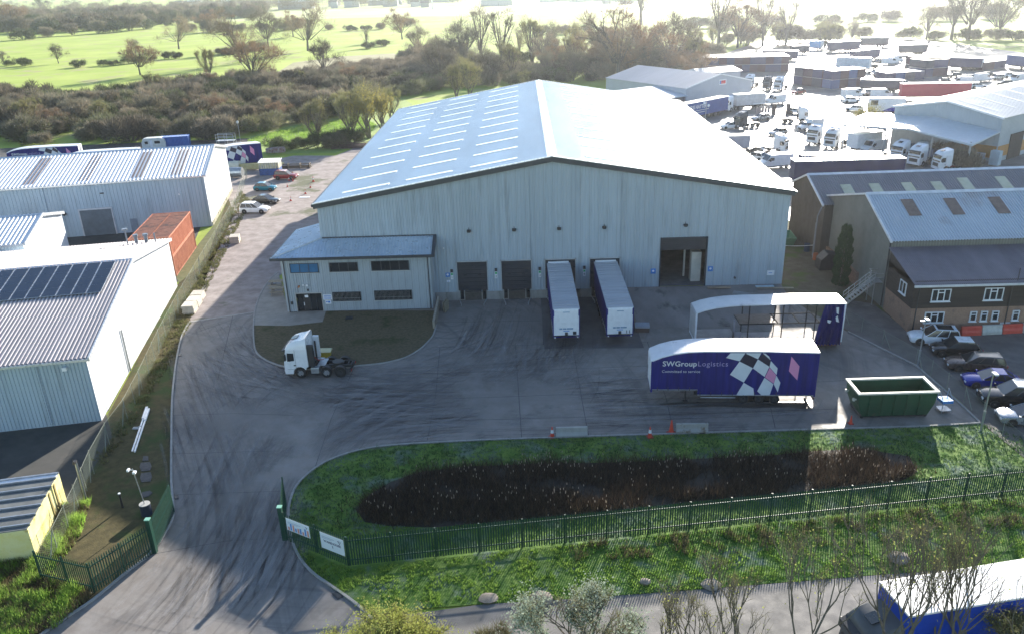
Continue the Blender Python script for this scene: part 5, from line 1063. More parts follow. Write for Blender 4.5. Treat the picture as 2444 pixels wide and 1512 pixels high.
# ---- barriers and cones on the grass edge
def cone(label,x,y,sc=1.0,red=True,z=0.0,white=True,tilt=0,group=None):
    g=G(x,y,z); t=thing('traffic_cone',label,'traffic cone',(g.x,g.y,z),R.uniform(0,1),group)
    q=MB(); s=.75*sc; q.box(-.2*sc,-.2*sc,0,.2*sc,.2*sc,.04); q.build('base',M('cone_base',(.35,.03,.02) if red else (.05,.05,.05),.6),t)
    q=MB(); n=12; secs=[[V((r*sc*math.cos(2*math.pi*i/n),r*sc*math.sin(2*math.pi*i/n),zz*s)) for i in range(n)] for r,zz in((.14,.05),(.085,.5),(.03,1.0))]; q.loft(secs); q.build('body',M('cone_red',(.62,.06,.03),.5),t)
    if white:
        q=MB(); q.loft([[V((r*sc*math.cos(2*math.pi*i/n),r*sc*math.sin(2*math.pi*i/n),zz*s)) for i in range(n)] for r,zz in((.105,.42),(.075,.72))]); q.build('white_band',WHITE,t)
    return t
cone('red cone with a white band at the left end of the left concrete barrier',1318,1042,1.25)
cone('red and white cone standing on the grass edge between the two barriers',1551,1042,1.25)
cone('tall plain red cone against the left end of the right concrete barrier',1602,1031,1.5,white=False)
cone('faded orange cone in the shadow at the left end of the skip',2030,1010,1.0,white=False)
for i,(x,y,s,w,lab) in enumerate([(689,471,.8,1,'small red cone on the gravel nearest the black saloon'),(694,480,1,1,'red and white cone on the gravel, nearest the camera'),(686,447,.8,0,'tiny dull cone on the gravel in front of the teal hatchback'),(699,433,.8,0,'tiny dull cone on the gravel between the teal and red cars'),(729,463,1,1,'red cone standing beside the flat white sheet on the gravel'),(741,448,.9,1,'red cone on the gravel, second from the far end'),(748,434,1.25,1,'largest red cone at the far end of the gravel cone line'),(690,432,1,1,'red cone right beside the dark red SUV')][1:]):
    cone(lab,x,y,s,white=bool(w),group='cones on the gravel car park')
g=G(727,471); tag(MB().box(-.9,-.4,0,.9,.4,.03).box(-.5,-.55,.03,.4,.2,.05).build('flat_sheet',WHITE,loc=(g.x,g.y,0)),'flat white sheet lying on the gravel by the cones','sheet')
def barrier(label,x0,y0,x1,y1,mat):
    a,b=G(x0,y0),G(x1,y1); d=b-a; L_=d.length; t=thing('concrete_barrier',label,'barrier',(a.x,a.y,0),math.atan2(d.y,d.x))
    q=MB(); q.prism([(-.28,0),(-.28,.18),(-.13,.42),(-.1,.82),(.1,.82),(.13,.42),(.28,.18),(.28,0)],0,L_,axis='x'); q.build('block',mat,t,bevel=.02)
    for x in(L_*.2,L_*.8): q=MB(); q.box(x-.2,-.285,.0,x+.2,.285,.09); q.build('fork_slot',DARK,t)
barrier('grey concrete barrier on the yard edge, left of the two',1327,1040,1402,1038,CONC)
barrier('stained concrete barrier on the yard edge, right of the two',1613,1031,1689,1030,M('stained_concrete',(.30,.29,.26),.9,c2=(.36,.35,.33),scale=1.5,c3=(.17,.13,.08),s3=1.5,t3=.54))
RB_=M('barrier_red',(.55,.05,.035),.5,c2=(.62,.08,.05),scale=2)
a,b=G(2292,800),G(2443,792); d=(b-a)/3.1
for i in range(6):
    o=a+d*i; mt=RB_ if i in(0,2,4) else M('barrier_white',(.55,.56,.52),.6,c2=(.42,.42,.38),scale=2)
    t=thing('water_barrier',['red plastic barrier at the left end of the row under the brick office','white plastic barrier between two red ones under the brick office','second red plastic barrier right of the white one','white plastic barrier beyond the right frame edge','red plastic barrier further right of the office','white plastic barrier at the far end'][i],'barrier',(o.x,o.y,0),math.atan2(d.y,d.x))
    q=MB(); w=d.length-.08; q.prism([(-.25,0),(-.22,.35),(-.14,.55),(-.12,.95),(.12,.95),(.14,.55),(.22,.35),(.25,0)],0,w,axis='x'); q.build('shell',mt,t,bevel=.04)
    q=MB(); q.box(w*.2,-.27,.05,w*.8,-.225,.3); q.build('recess',mt,t)
    if i==4: break
# ---- columns with lamps, camera mast, poles
def lamp(label,x,y,h,lean=0.,two=True):
    g=G(x,y); t=thing('lamp_post',label,'lamp post',(g.x,g.y,0)); q=MB(); q.tube((0,0,0),(0,0,h*.35),.09,n=8); q.tube((0,0,h*.35),(0,0,h),.06,.045,n=8); q.build('pole',STEEL,t)
    q=MB(); q.tube((0,0,h-.1),(.0,-.1,h+.08),.04,n=5); q.box(-.15,-.5,h+.02,.15,.05,h+.14); q.build('lamp_head',M('lamp_head_pale',(.62,.64,.66),.4),t,bevel=.03)
    if two: q=MB(); q.box(-.45,-.1,h-.25,-.1,.1,h-.12); q.tube((-.2,0,h-.2),(0,0,h-.25),.03,n=5); q.build('flood_lamp',STEEL,t)
lamp('grey lamp post in front of the white SUV, farther of the two by the fence',2190,872,4.6); lamp('grey lamp post on the grass bank by the parked cars, nearer of the two',2341,1026,5.0,two=False)
g=G(204,1187); t=thing('camera_pole','thick steel camera pole on the verge beside the left fence','camera pole',(g.x,g.y,0))
q=MB(); q.tube((0,0,0),(0,0,3.1),.09,n=8); q.build('pole',STEEL,t); q=MB(); q.box(-.1,-.25,3.0,.08,.1,3.2); q.tube((0,-.2,3.2),(0,-.3,3.45),.03,n=5); q.build('camera',BLACKP,t)
g=G(351,1226); t=thing('camera_mast','thin leaning camera mast set in a stone filled barrel behind the gate','camera mast',(g.x,g.y,0))
q=MB(); q.tube((0,0,0),(0,0,.85),.38,.36,n=16); q.build('barrel',M('barrel_blue_black',(.03,.04,.07),.5),t); q=MB(); q.tube((0,0,.85),(0,0,.9),.37,n=16); q.build('stone_fill',CONC,t)
q=MB(); q.tube((0,0,.8),(-.30,.10,3.7),.035,n=6); q.build('pole',STEEL,t)
q=MB(); q.tube((-.30,.1,3.6),(-.52,.0,3.68),.03,n=5); q.box(-.6,-.15,3.6,-.46,.12,3.75); q.box(-.3,-.05,3.35,-.1,.2,3.5); q.build('camera_head',WHITE,t)
g=G(293,1210); q=MB(); q.tube((0,0,0),(0,0,1.15),.075,n=8); q.tube((0,0,1.15),(0,0,1.22),.09,n=8,m=1); tag(q.build('marker_post',[BLACKP,WHITE],loc=(g.x,g.y,0)),'short black post with a white cap on the verge','post')
g=G(340,1023); a=G(351,973); b=G(316,1077); d=a-b
for k,lab in((0,'left one of two pale galvanised lintels lying on the verge'),(1,'right one of two pale galvanised lintels lying on the verge')):
    q=MB(); L_=d.length*(1 if k==0 else .97); q.box(0,-.06,0,L_*.72,.06,.1); q.box(L_*.72,-.10,0,L_,.10,.16); tag(q.build('steel_lintel',WHITE,loc=(b.x+k*.24,b.y-.1*k,0),rz=math.atan2(d.y,d.x)),lab,'lintel',group='lintels on the verge')
g=G(325,1023); q=MB()
for i in range(9): q.box(R.uniform(-.4,.4),R.uniform(-.3,.3),0,R.uniform(.41,.5),R.uniform(.31,.4),R.uniform(.03,.1)) if i<3 else None
q.tube((-.3,0,.05),(.3,.25,.08),.05,n=5); tag(q.build('scrap_litter',M('pale_litter',(.45,.44,.44),.7),loc=(g.x,g.y,0)),'small pile of pale litter beside the lintels','litter')
# yellow open-framed tank/container at left edge
YEL=M('yellow_container',(.70,.62,.24),.5,c2=(.76,.70,.38),scale=1.2,c3=(.40,.30,.10),s3=1.4,t3=.56)
a=G(160,1194); t=thing('ribbed_container','yellow sided container with dark ribbed top in the neighbouring yard','container',(a.x,a.y,0),RZ+.02)
q=MB(); q.box(-4.2,-6.6,0,0,0,2.35); q.build('body',YEL,t,bevel=.03)
q=MB(); q.box(-4.15,-6.55,2.35,-.05,-.75,2.40); q.build('sunken_top',M('container_top_dark',(.10,.105,.10),.6,c2=(.15,.155,.15),scale=1),t)
q=MB()
for k in range(6): q.box(-4.2,-.75-k*1.08,2.35,.02,-.65-k*1.08,2.52)
q.box(-4.2,-.10,2.352,.0,.0,2.48); q.build('top_rib',STEEL,t)
q=MB(); q.box(-4.15,-.64,2.352,-.05,-.11,2.37); q.build('end_strip',WHITE,t)
for k in (1,2):
    q=MB(); q.box(.0,-.75-k*1.08+.35,.05,.06,-.55-k*1.08+.35,2.33); q.build('side_rib',M('rib_ochre',(.30,.24,.10),.6),t)
# pallet and board stacks along the gravel lane
def stack(label,x,y,w,l,n,rz,top=None):
    g=G(x,y); t=thing('board_stack',label,'board stack',(g.x,g.y,0),rz)
    for k in range(n):
        q=MB(); jx,jy=R.uniform(-.05,.05),R.uniform(-.05,.05); q.box(-w/2+jx,-l/2+jy,.02+k*.125,w/2+jx,l/2+jy,.115+k*.125); q.build('board',M('weathered_board',(.46,.42,.35),.85,c2=(.58,.54,.47),scale=3,rnd=.12),t)
stack('single stack of pale boards on the gravel between fence and cars',562,578,1.3,1.7,8,RZ)
stack('nearest stack of pale boards at the bottom of the lane fence',455,744,1.3,1.6,8,RZ-.1); stack('middle stack of pale boards along the lane fence',465,728,1.3,1.6,7,RZ-.1); stack('far stack of pale boards along the lane fence',474,712,1.3,1.5,6,RZ-.1)
# picnic tables on the path
for k,(x,y,lab) in enumerate(((672,700,'nearer picnic table on the path by the office corner'),(669,684,'farther picnic table on the path by the office corner'))):
    g=G(x,y,.06); t=thing('picnic_table',lab,'picnic table',(g.x-.4,g.y,.06),.1); tm=M('old_timber',(.26,.22,.15),.85,c2=(.35,.30,.22),scale=4)
    q=MB(); [q.box(-.9,-.38+j*.2,.72,.9,-.2+j*.2,.76) for j in range(4)]; q.build('table_top',tm,t)
    for s in(-1,1): q=MB(); q.box(-.9,s*.72-.13,.42,.9,s*.72+.13,.46); q.build('seat',tm,t)
    for x_ in(-.65,.65): q=MB(); q.loft([[V((x_,s*.85-.04,0)),V((x_,s*.85+.04,0)),V((x_+.05,s*.85+.04,0)),V((x_+.05,s*.85-.04,0))] if s2==0 else [V((x_,s*.3-.04,.72)),V((x_,s*.3+.04,.72)),V((x_+.05,s*.3+.04,.72)),V((x_+.05,s*.3-.04,.72))] for s in(1,) for s2 in(0,1)]); q.loft([[V((x_,-.89,0)),V((x_,-.81,0)),V((x_+.05,-.81,0)),V((x_+.05,-.89,0))],[V((x_,-.34,.72)),V((x_,-.26,.72)),V((x_+.05,-.26,.72)),V((x_+.05,-.34,.72))]]); q.box(x_,-.8,.36,x_+.05,.8,.42); q.build('leg',tm,t)
# retaining edge and pallets at the office corner
g=G(1044,772); t=MB(); t.prism([(0,0),(0,.9),(6,1.3),(6,0)],-.12,.12,axis='x'); tag(t.build('retaining_wall',M('weathered_ramp_wall',(.25,.22,.17),.9,c2=(.34,.3,.24),scale=2),loc=(-9.95,78.2,0),rz=0),'low weathered retaining wall at the office corner','wall')
for k in(0,1): tag(MB().box(-.04,-.6,0,.04,.6,1.1).box(.04,-.5,.1,.08,.5,.25).build('leaning_pallet',M('old_timber',(.26,.22,.15)),loc=(-9.2+k*.22,83.4-k*.3,0),rz=-.25),['timber pallet leaning in the corner between office and docks','second timber pallet leaning against the first one'][k],'pallet')
# ---- behind the long store
p=G(556,455); 
l=G(700/1.4877+0,0) if False else None
zz=lambda x,y:((700+x/7.56)/1.4877,(480+y/7.56)/1.4877)
A=G(*zz(880,830),.9); B=G(*zz(1770,690),.9); d=B-A; an=math.atan2(d.y,d.x); u_=d.normalized()
n_=V((-u_.y,u_.x,0)); st=B-u_*13.6+n_*1.25
trailer('blue curtain trailer with pink diamond parked behind the long store',(st.x,st.y,0),an,L=13.6,h0=4.05,h1=4.7,h2=4.5,text=True,simple=True)
for (x,y,lab,rr) in ((12,366,'torn blue trailer behind the store roof at far left, flag print showing',RZ),(150,376,'second blue trailer behind the store roof, its white roof just showing',RZ)):
    g=G(x,y,4.1); trailer(lab,(g.x,g.y+1.3,0),rr,h0=4.1,h1=4.8,h2=4.7,simple=True)
Bc=M('bright_blue_container',(.02,.10,.36),.5,c2=(.03,.14,.42),scale=1); g=G(372,330,2.6)
container('bright blue container behind the long store roof',(g.x+6.4,g.y+2.6,0),math.pi+.2,L=6.06,col=Bc)
g=G(345,330,2.6); t=thing('caravan','old cream touring caravan beside the bright blue container','caravan',(g.x-.5,g.y-.4,0),RZ)
q=MB(); q.prism([(0,.5),(0,1.7),(.35,2.5),(1,2.65),(4.2,2.65),(4.9,2.4),(5.2,1.6),(5.1,.5)],-1.1,1.1); q.build('body',M('cream_caravan',(.66,.66,.6),.45),t,bevel=.08)
q=MB(); q.box(.7,-1.115,1.4,1.4,-1.105,2.0); q.box(2.8,-1.115,1.4,4.0,-1.105,2.0); q.build('window',GLASS,t); q=MB(); q.box(1.8,-1.115,.6,2.4,-1.105,2.2); q.build('door',WHITE,t)
for s in(-1,1): wheel(t,2.5,s*.95,.3,.3,.2,s)
g=G(645,418); t=thing('streaked_hut','small blue hut with yellow streaked upper walls and ribbed roof','hut',(g.x,g.y+.8,0),.02)
q=MB(); q.box(-1.9,-1.2,0,1.9,1.2,1.3); q.build('lower_wall',M('hut_blue',(.03,.08,.25),.6,var=.3,scale=3),t); q=MB(); q.box(-1.9,-1.2,1.3,1.9,1.2,2.4); q.build('upper_wall',M('hut_yellow_streaks',(.45,.40,.2),.7,c2=(.62,.6,.45),scale=2,c3=(.05,.09,.25),s3=2.5,t3=.5,stretch=(3,3,.4)),t)
q=MB(); q.ribbed(lambda s:V((-2.1+s,-1.45,2.45)),lambda s:V((-2.1+s,1.35,2.75)),4.2,.35,.08,V((0,-.1,1)).normalized(),wide=.4); q.build('roof',M('hut_roof',(.5,.52,.5),.5),t)
def misc(name,label,cat,x,y,fn,mat,rz=0,**k):
    g=G(x,y); q=MB(); fn(q); return tag(q.build(name,mat,loc=(g.x,g.y,0),rz=rz,**k),label,cat)
misc('timber_rack','low rack of dark timbers right of the streaked hut','timber rack',700,402,lambda q:[q.box(-3.6,-.5+j*.3,.1+.3*(j%3),3.6,-.3+j*.3,.25+.3*(j%3)) for j in range(4)]+[q.box(x,-.6,0,x+.12,.7,1.0) for x in(-3.4,-1,1.4,3.3)],M('dark_timber',(.10,.08,.06),.8,var=.3))
misc('timber_stack','long stack of dark rusty beams at the gravel edge behind the warehouse','timber stack',868,352,lambda q:[q.box(-7+j*.3,-1.2+j*.45,.0+.35*(j%2),6.5-j*.4,-.9+j*.45,.35+.35*(j%2)) for j in range(7)]+[q.box(-7,-1.3,z,7,-1.1,z+.12) for z in(.5,.9,1.3)],M('dark_beams',(.09,.055,.05),.8,var=.4,scale=2))
for k,(x,y,lab) in enumerate(((560,408,'pale cylindrical tank beside the gable of the long store'),(566,424,'small grey tank in front of the pale tank'))):
    misc('storage_tank',lab,'tank',x,y,lambda q:q.tube((-1.2,0,1),(1.2,0,1),.95,n=16).box(-.9,-.6,0,-.7,.6,.5).box(.7,-.6,0,.9,.6,.5),M('tank_cream',(.6,.58,.48),.6) if k==0 else STEEL)
misc('ribbed_platform','yellowed timber flatbed below the blue trailer','flatbed',622,404,lambda q:q.box(-6.5,-1.2,.7,4.5,1.2,1.0).box(-6.3,-1.0,.2,4.3,-.9,.7).box(-6.4,-1.22,1.0,4.4,-1.12,1.35),M('flatbed_yellow',(.38,.34,.16),.7,c2=(.48,.44,.26),scale=2))
misc('steel_staging','pale tubular steel staging behind the long store roof','staging',542,352,lambda q:[q.tube((x,y,0),(x,y,3.0),.04,n=5) for x in(-2,0,2) for y in(-.8,.8)]+[q.tube((-2,y,z),(2,y,z),.04,n=5) for y in(-.8,.8) for z in(1.6,2.3,3.0)]+[q.box(-2,-.8,1.5,2,.8,1.58)],M('pale_tube',(.6,.62,.62),.4,metal=.3))
misc('junk_heap','heap of broken rusty red boards by the blue trailer tail','scrap heap',655,368,lambda q:[q.box(R.uniform(-2,1),R.uniform(-1,.5),R.uniform(0,.9),R.uniform(1.1,2.5),R.uniform(.6,1.2),R.uniform(.95,1.6)) for i in range(5)],M('red_brown_scrap',(.20,.07,.06),.8,c2=(.4,.36,.34),scale=1.5))
misc('thin_pole','thin pole with a box at the field edge behind the trailer','pole',576,350,lambda q:q.tube((0,0,0),(0,0,5.5),.06,n=5).box(-.2,-.2,5.2,.2,.2,5.7),STEEL)
# ================================================================ HAULAGE YARD
def Q(zx,zy): return ((2400+zx/1.977)/1.4877,(zy/1.977)/1.4877)
lor=M('lorry_blue',(.02,.07,.28),.45)
cA,cB=G(*Q(60,865)),G(*Q(362,800)); d=cB-cA; an=math.atan2(d.y,d.x)
def sidebox(label,a,b,col,H=4.1,roof=WHITE,**k):
    A,B=G(*Q(*a)),G(*Q(*b)); d=B-A; an=math.atan2(d.y,d.x); n=V((-d.y,d.x,0)).normalized(); o=A+n*1.25
    return boxbody(label,(o.x,o.y,0),an,d.length,col,H=H,roof=roof,**k)
ch=sidebox('blue lorry body lettered in white, nose to tail with a silver one, behind the warehouse',(20,872),(362,800),lor,H=4.3,roof=M('pale_blue_roof',(.6,.66,.72),.4))
lb_=[c for c in KIDS[ch.name] if c.name.startswith('body')][0]
lettering('CHRIS HAYTER',1.25,WPR,lb_,(2.6,-1.27,3.1),(math.pi/2,0,0),bold=.04,sx=.95)
q=MB(); q.box(6.2,-1.262,2.2,11.5,-1.258,2.33); q.box(5.2,-1.262,1.7,10,-1.258,1.85); q.build('printed_line',WPR,lb_)
def tr(label,nose,tail,**k):
    a,b=G(*Q(*nose)),G(*Q(*tail)); d=b-a; an=math.atan2(d.y,d.x); n=V((-d.y,d.x,0)).normalized(); o=a+n*1.2*k.pop('off',1)
    return tractor(label,(o.x,o.y,0),an,detail=False,group='lorry cabs in the haulage yard',**k)
TW=M('cab_white',(.74,.76,.78),.35,var=.04,coat=.4); TD=M('cab_dark',(.03,.035,.05),.35,coat=.4); TRd=M('cab_red',(.22,.02,.03),.4)
boxbody('silver lorry body joined to a white cab in front of the gabled unit',tuple(G(*Q(415,778))+V((0,1.25,0))),.28,8.2,M('silver_body',(.5,.52,.56),.4,metal=.3),H=3.9,zb=1.1,roof=M('silver_roof',(.62,.64,.68),.4))
tr('white cab at the head of the silver lorry body',(368,792),(420,778),col=TW)
tr('first white high cab in the trio by the canopy, leftmost',(1575,1150),(1760,1110),col=TW); tr('middle white high cab in the trio by the canopy',(1700,1182),(1880,1140),col=TW); tr('white and dark red high cab, rightmost of the trio by the canopy',(1840,1215),(2110,1200),col=TW,chas=TRd)
tr('white cab left of the white box lorry, facing the camera',(985,1022),(1100,985),col=TW); tr('larger white cab just left of the white box lorry',(1110,1050),(1240,1005),col=TW)
tr('white cab seen from behind in the middle of the bright yard',(930,870),(870,870),col=TW,off=-1); tr('white cab just behind the white panel van near the roof edge',(760,1090),(660,1080),col=TW,off=-1)
tr('black cab beside the light pole, near the warehouse roof edge',(440,912),(560,900),col=TD); tr('white cab in the row beyond the gabled unit, left one',(530,622),(600,600),col=TW); tr('black cab between two white ones beyond the gabled unit',(655,635),(720,615),col=TD); tr('white cab in the row beyond the gabled unit, right one',(735,640),(810,615),col=TW)
def vn(label,rear,nose,**k):
    a,b=G(*Q(*rear)),G(*Q(*nose)); c=(a+b)/2; d=b-a; n=V((-d.y,d.x,0)).normalized(); n=n if n.y>0 else -n; c+=n*1.0
    return van(label,(c.x,c.y,0),math.atan2(d.y,d.x),group='vans in the haulage yard',**k)
vn('white panel van near the roof edge of the warehouse',(805,1180),(612,1195),L=6.2,W=2.1,H=2.6); vn('white van with a red print beside the white box lorry',(1500,1062),(1325,1092),deco=M('red_print',(.6,.2,.15),.5)); vn('white van with its nose left, behind the gate frame',(785,728),(640,742)); vn('white flatback van left of the other yard van',(660,720),(565,752),L=5.0)
vn('white pickup truck in the middle of the bright yard',(1040,910),(880,925),L=5.6,box=True,H=2.1)
boxbody('white square box lorry next to the printed van',tuple(G(*Q(1225,1085))+V((.5,1.2,0))),.55,7.5,WHITE,H=3.6)
sidebox('long royal blue trailer, nearest in the haulage yard, behind the brown unit',(820,1312),(1590,1290),CURT2,H=4.2); 
g=G(*Q(1120,1260)); boxbody('second white roofed trailer directly behind the long royal blue one',(g.x-6,g.y+1.5,0),-.03,13.6,CURT2,H=4.15)
boxbody('grey trailer end poking out behind the warehouse roof',tuple(G(*Q(352,1070))+V((-8,0,0))),.0,12.3,M('grey_body',(.32,.33,.40),.5),H=3.4)
sidebox('bright red box trailer behind the canopy warehouse',(1575,705),(2060,700),M('red_box',(.50,.03,.06),.5,var=.06),H=4.2)
sw=sidebox('white trailer with a blue swoosh beside the canopy warehouse',(1345,812),(1600,815),WHITE,H=4.0)
lb_=[c for c in KIDS[sw.name] if c.name.startswith('body')][0]
q=MB(); P=[V((3+k*.7,-1.262,1.0)) for k in range(8)]+[V((3+k*.7,-1.262,1.05+1.6*math.sin(k/7*1.4))) for k in range(7,-1,-1)]; q.face(P); q.build('swoosh',paint('swoosh',(.02,.03,.30)),lb_); q=MB(); q.box(.4,-1.264,2.4,2.0,-1.256,3.6); q.build('window',GLASS,lb_)
yc='cars in the haulage yard'
def yca(label,rear,nose,col,kind,L=4.5,**k):
    a,b=G(*Q(*rear)),G(*Q(*nose)); c=(a+b)/2; d=b-a; car(label,'car',(c.x,c.y+.9,0),math.atan2(d.y,d.x),L,1.85,1.5,col,kind,group=yc,**k)
yca('silver estate car beside the gate frame in the haulage yard',(665,842),(535,855),Sp,'estate',4.7); yca('silver car in the middle of the haulage yard, nose to the left',(780,945),(668,962),Sp,'hatch'); yca('dark car behind the warehouse roof edge',(620,1095),(515,1085),Kp,'saloon'); yca('white car below the dark one at the roof edge',(615,1135),(520,1120),Wp,'hatch'); yca('low red car with a white bonnet by the container stack',(930,655),(800,672),Rp,'saloon'); yca('white and blue car beside the black cab',(415,905),(345,910),Wp,'hatch',4.0)
yca('white car under the canopy warehouse trees',(1480,905),(1350,915),Wp,'saloon'); yca('white car in the cluster left of the red trailer',(1290,660),(1215,668),Wp,'suv'); yca('silver car in the cluster left of the red trailer',(1400,665),(1310,675),Sp,'suv')
t=thing('yard_gateway','tall dark gate piers with a pale beam in the haulage yard','gate',tuple(G(*Q(685,805))))
q=MB(); a=G(*Q(785,805))-G(*Q(685,805)); [q.box(x-.45,y-.4,0,x+.45,y+.4,2.6) for x,y in((0,0),(a.x,a.y))]; q.build('pier',M('dark_pier',(.09,.07,.07),.8),t)
q=MB(); q.tube((-6,-2.4,3.0),(a.x+.5,a.y+.3,3.3),.12,n=6); q.build('beam',WHITE,t); q=MB(); [q.box(-5+k*.8,-2+.33*k,.2,-4.4+k*.8,-1.9+.33*k,2.2) for k in range(5)]; q.build('panel',M('gate_panel',(.3,.25,.24),.7),t)
g=G(*Q(205,880)); t=thing('yard_light_pole','light pole with twin round lamps in front of the blue lettered lorry','lamp post',(g.x,g.y,0)); q=MB(); q.tube((0,0,0),(0,0,5.4),.08,n=6); q.build('pole',STEEL,t); q=MB(); q.tube((-.5,0,5.0),(-.5,-.3,5.2),.3,n=10); q.tube((.5,0,4.4),(.5,-.3,4.6),.3,n=10); q.build('lamp_head',LAMPG,t)
# container and trailer rows at the back
YR=random.Random(11)
cols={'dark red':M('c_dark_red',(.045,.012,.03),.6),'navy':M('c_navy',(.03,.035,.12),.6),'maroon':M('c_maroon',(.05,.02,.05),.6),'blue':M('c_blue',(.04,.09,.24),.6),'slate':M('c_slate',(.05,.055,.09),.6)}
def row(desc,a,b,n,levels,seq,L=6.06,H=2.6,group=None):
    A,B=G(*Q(*a)),G(*Q(*b)); d=(B-A)/n
    for i in range(n):
        for lv in range(levels):
            cn=seq[(i+lv*2)%len(seq)]; o=A+d*(i+.5)
            od=['first','second','third','fourth','fifth','sixth','seventh','eighth','ninth','tenth','eleventh'][i]
            t=thing('shipping_container','%s container, %s along%s, %s'%(cn,od,'' if levels==1 else (' at ground level' if lv==0 else ' on top'),desc),'container',(o.x,o.y,lv*(H+.02)),math.atan2(d.y,d.x),group)
            w=d.length*.95; q=MB(); q.ribbed(lambda s:V((-w/2+s,0,.1)),lambda s:V((-w/2+s,0,H-.08)),w,.45,.05,(0,1,0)); q.box(-w/2,.06,.08,w/2,L,H-.09); q.build('side_panels',cols[cn],t)
            q=MB(); q.box(-w/2-.02,-.02,H-.08,w/2+.02,L,H); q.build('roof',M('container_roof_pale',(.55,.54,.55),.4,var=.1),t)
            q=MB(); [q.box(x-.06,-.05,0,x+.06,.05,H-.08) for x in(-w/2,w/2)]; q.box(-w/2,-.05,0,w/2,.0,.1); q.build('frame',cols[cn],t)
row('long row beyond the gabled unit',(190,515),(790,505),11,2,['maroon','dark red','navy','navy','maroon','navy'],L=12.2,group='containers in the long far row')
row('tall stack in the middle of the yard',(820,592),(1085,625),4,2,['navy','dark red','slate','maroon'],L=6,group='containers in the middle stack'); row('right half of the middle stack',(1085,628),(1320,608),4,2,['blue','dark red','navy','maroon'],L=6,group='containers in the middle stack')
row('stack before the pond hedge',(1600,505),(1745,540),3,2,['slate','navy','maroon'],L=7,group='containers by the far meadow'); row('stack right of the meadow gap',(1745,545),(1905,530),3,2,['navy','maroon','slate'],L=7,group='containers by the far meadow')
row('low row at the far right',(1470,575),(1740,560),4,1,['navy','blue','slate'],L=6,group='low containers at right'); row('edge row by the meadow',(2150,500),(2310,480),2,1,['maroon','navy'],L=8,group='edge containers')
sb=[('bright sky blue container body at the far end of the yard',(930,352),(1010,356),M('sky_blue_body',(.05,.30,.62),.5),3.8),('long navy trailer with white roof at the far end',(1075,372),(1290,362),cols['navy'],4.2),('navy trailer beside the meadow corner',(1290,333),(1490,333),cols['slate'],4),('dark trailer with white roof behind the white one',(1250,440),(1430,420),cols['navy'],4),('big white trailer behind the middle stack',(1115,495),(1350,505),M('pale_body',(.50,.58,.64),.5),4.4),('slate trailer under the far hedge on the right',(1570,390),(1760,385),cols['slate'],3.8),('dark blue trailer behind the right stack',(1910,490),(2140,500),cols['navy'],3.9),('blue container body at the far right edge of the yard',(2310,475),(2460,492),cols['blue'],4.1),('white roofed navy trailer left of the far end',(600,425),(850,428),cols['navy'],3.6),('grey trailer left of the sky blue body',(815,385),(935,380),cols['slate'],3.4),('white topped trailer left of the red one',(1285,640),(1575,650),cols['slate'],3.2)]
for lab,a,b,c,H in sb: sidebox(lab,a,b,c,H=H)
k=0
for (zx,zy) in [(1370,480),(1440,440),(1500,455),(1390,520),(1430,540),(1540,440),(1600,600),(1500,630),(1440,690),(1950,545),(2050,560),(2150,575),(2250,560),(2350,545),(2000,600),(2120,620),(1900,585),(2390,580),(1230,720),(1250,780),(1230,690),(850,800),(1700,660),(1560,565),(2200,540),(2300,600)]:
    g=G(*Q(zx,zy)); k+=1
    if k%3==0: van('white van parked among the far yard vehicles',(g.x,g.y,0),YR.uniform(-.4,.4)+math.pi*YR.randint(0,1),group='vehicles at the back of the haulage yard')
    else: car('white or silver car parked among the far yard vehicles','car',(g.x,g.y,0),YR.uniform(-.6,.6)+math.pi*YR.randint(0,1),4.5,1.85,1.5,YR.choice([Wp,Sp,Wp,Gp]),YR.choice(['suv','hatch','estate']),group='cars at the back of the haulage yard')
# things stored under the canopy
o_,f0_,c1c,bd_,nb_=BC
for i in range(9):
    p=o_+f0_+bd_*(4+i*2.2)-nb_*(2.5+(i%2)*1.5); t=thing('pallet_load',['blue','grey','white'][i%3]+' wrapped pallet load under the open canopy','pallet load',(p.x,p.y,0),math.atan2(bd_.y,bd_.x),'wrapped pallets under the canopy'); q=MB(); q.box(-.8,-.6,.15,.8,.6,1.7+.5*(i%3)); q.build('load',[M('wrap_blue',(.12,.16,.28),.5),M('wrap_grey',(.2,.21,.24),.5),M('wrap_white',(.4,.5,.56),.4)][i%3],t,bevel=.05); q=MB(); q.box(-.85,-.65,0,.85,.65,.14); q.build('pallet',M('old_timber',(.26,.22,.15)),t)
# bric-a-brac beside the brown unit
for i,(x,y,lab,c,s) in enumerate(((1945,620,'orange drum among the clutter by the brown unit',(.35,.09,.03),.5),(1952,607,'yellow box among the clutter by the brown unit',(.4,.3,.05),.4),(1925,600,'dark blue drum by the brown unit wall',(.03,.05,.10),.6),(1975,640,'black tarpaulin covered machine against the grey unit',(.02,.02,.025),1.1))):
    misc('drum' if i!=3 else 'covered_machine',lab,'drum' if i!=3 else 'machine',x,y,(lambda q,s=s:q.tube((0,0,0),(0,0,s*1.6),s*.6,n=12).tube((0,0,s*1.6),(0,0,s*1.7),s*.63,n=12)) if i!=3 else (lambda q:q.prism([(-1.3,0),(-1.2,1.3),(-.4,2.1),(.8,1.9),(1.3,.9),(1.3,0)],-.9,.9)),M('clutter%d'%i,c,.6),bevel=.05 if i==3 else 0)
g=G(1905,560); t=thing('green_skip','small green boat-shaped skip beside the brown unit','skip',(34.8,104,0),1.5)
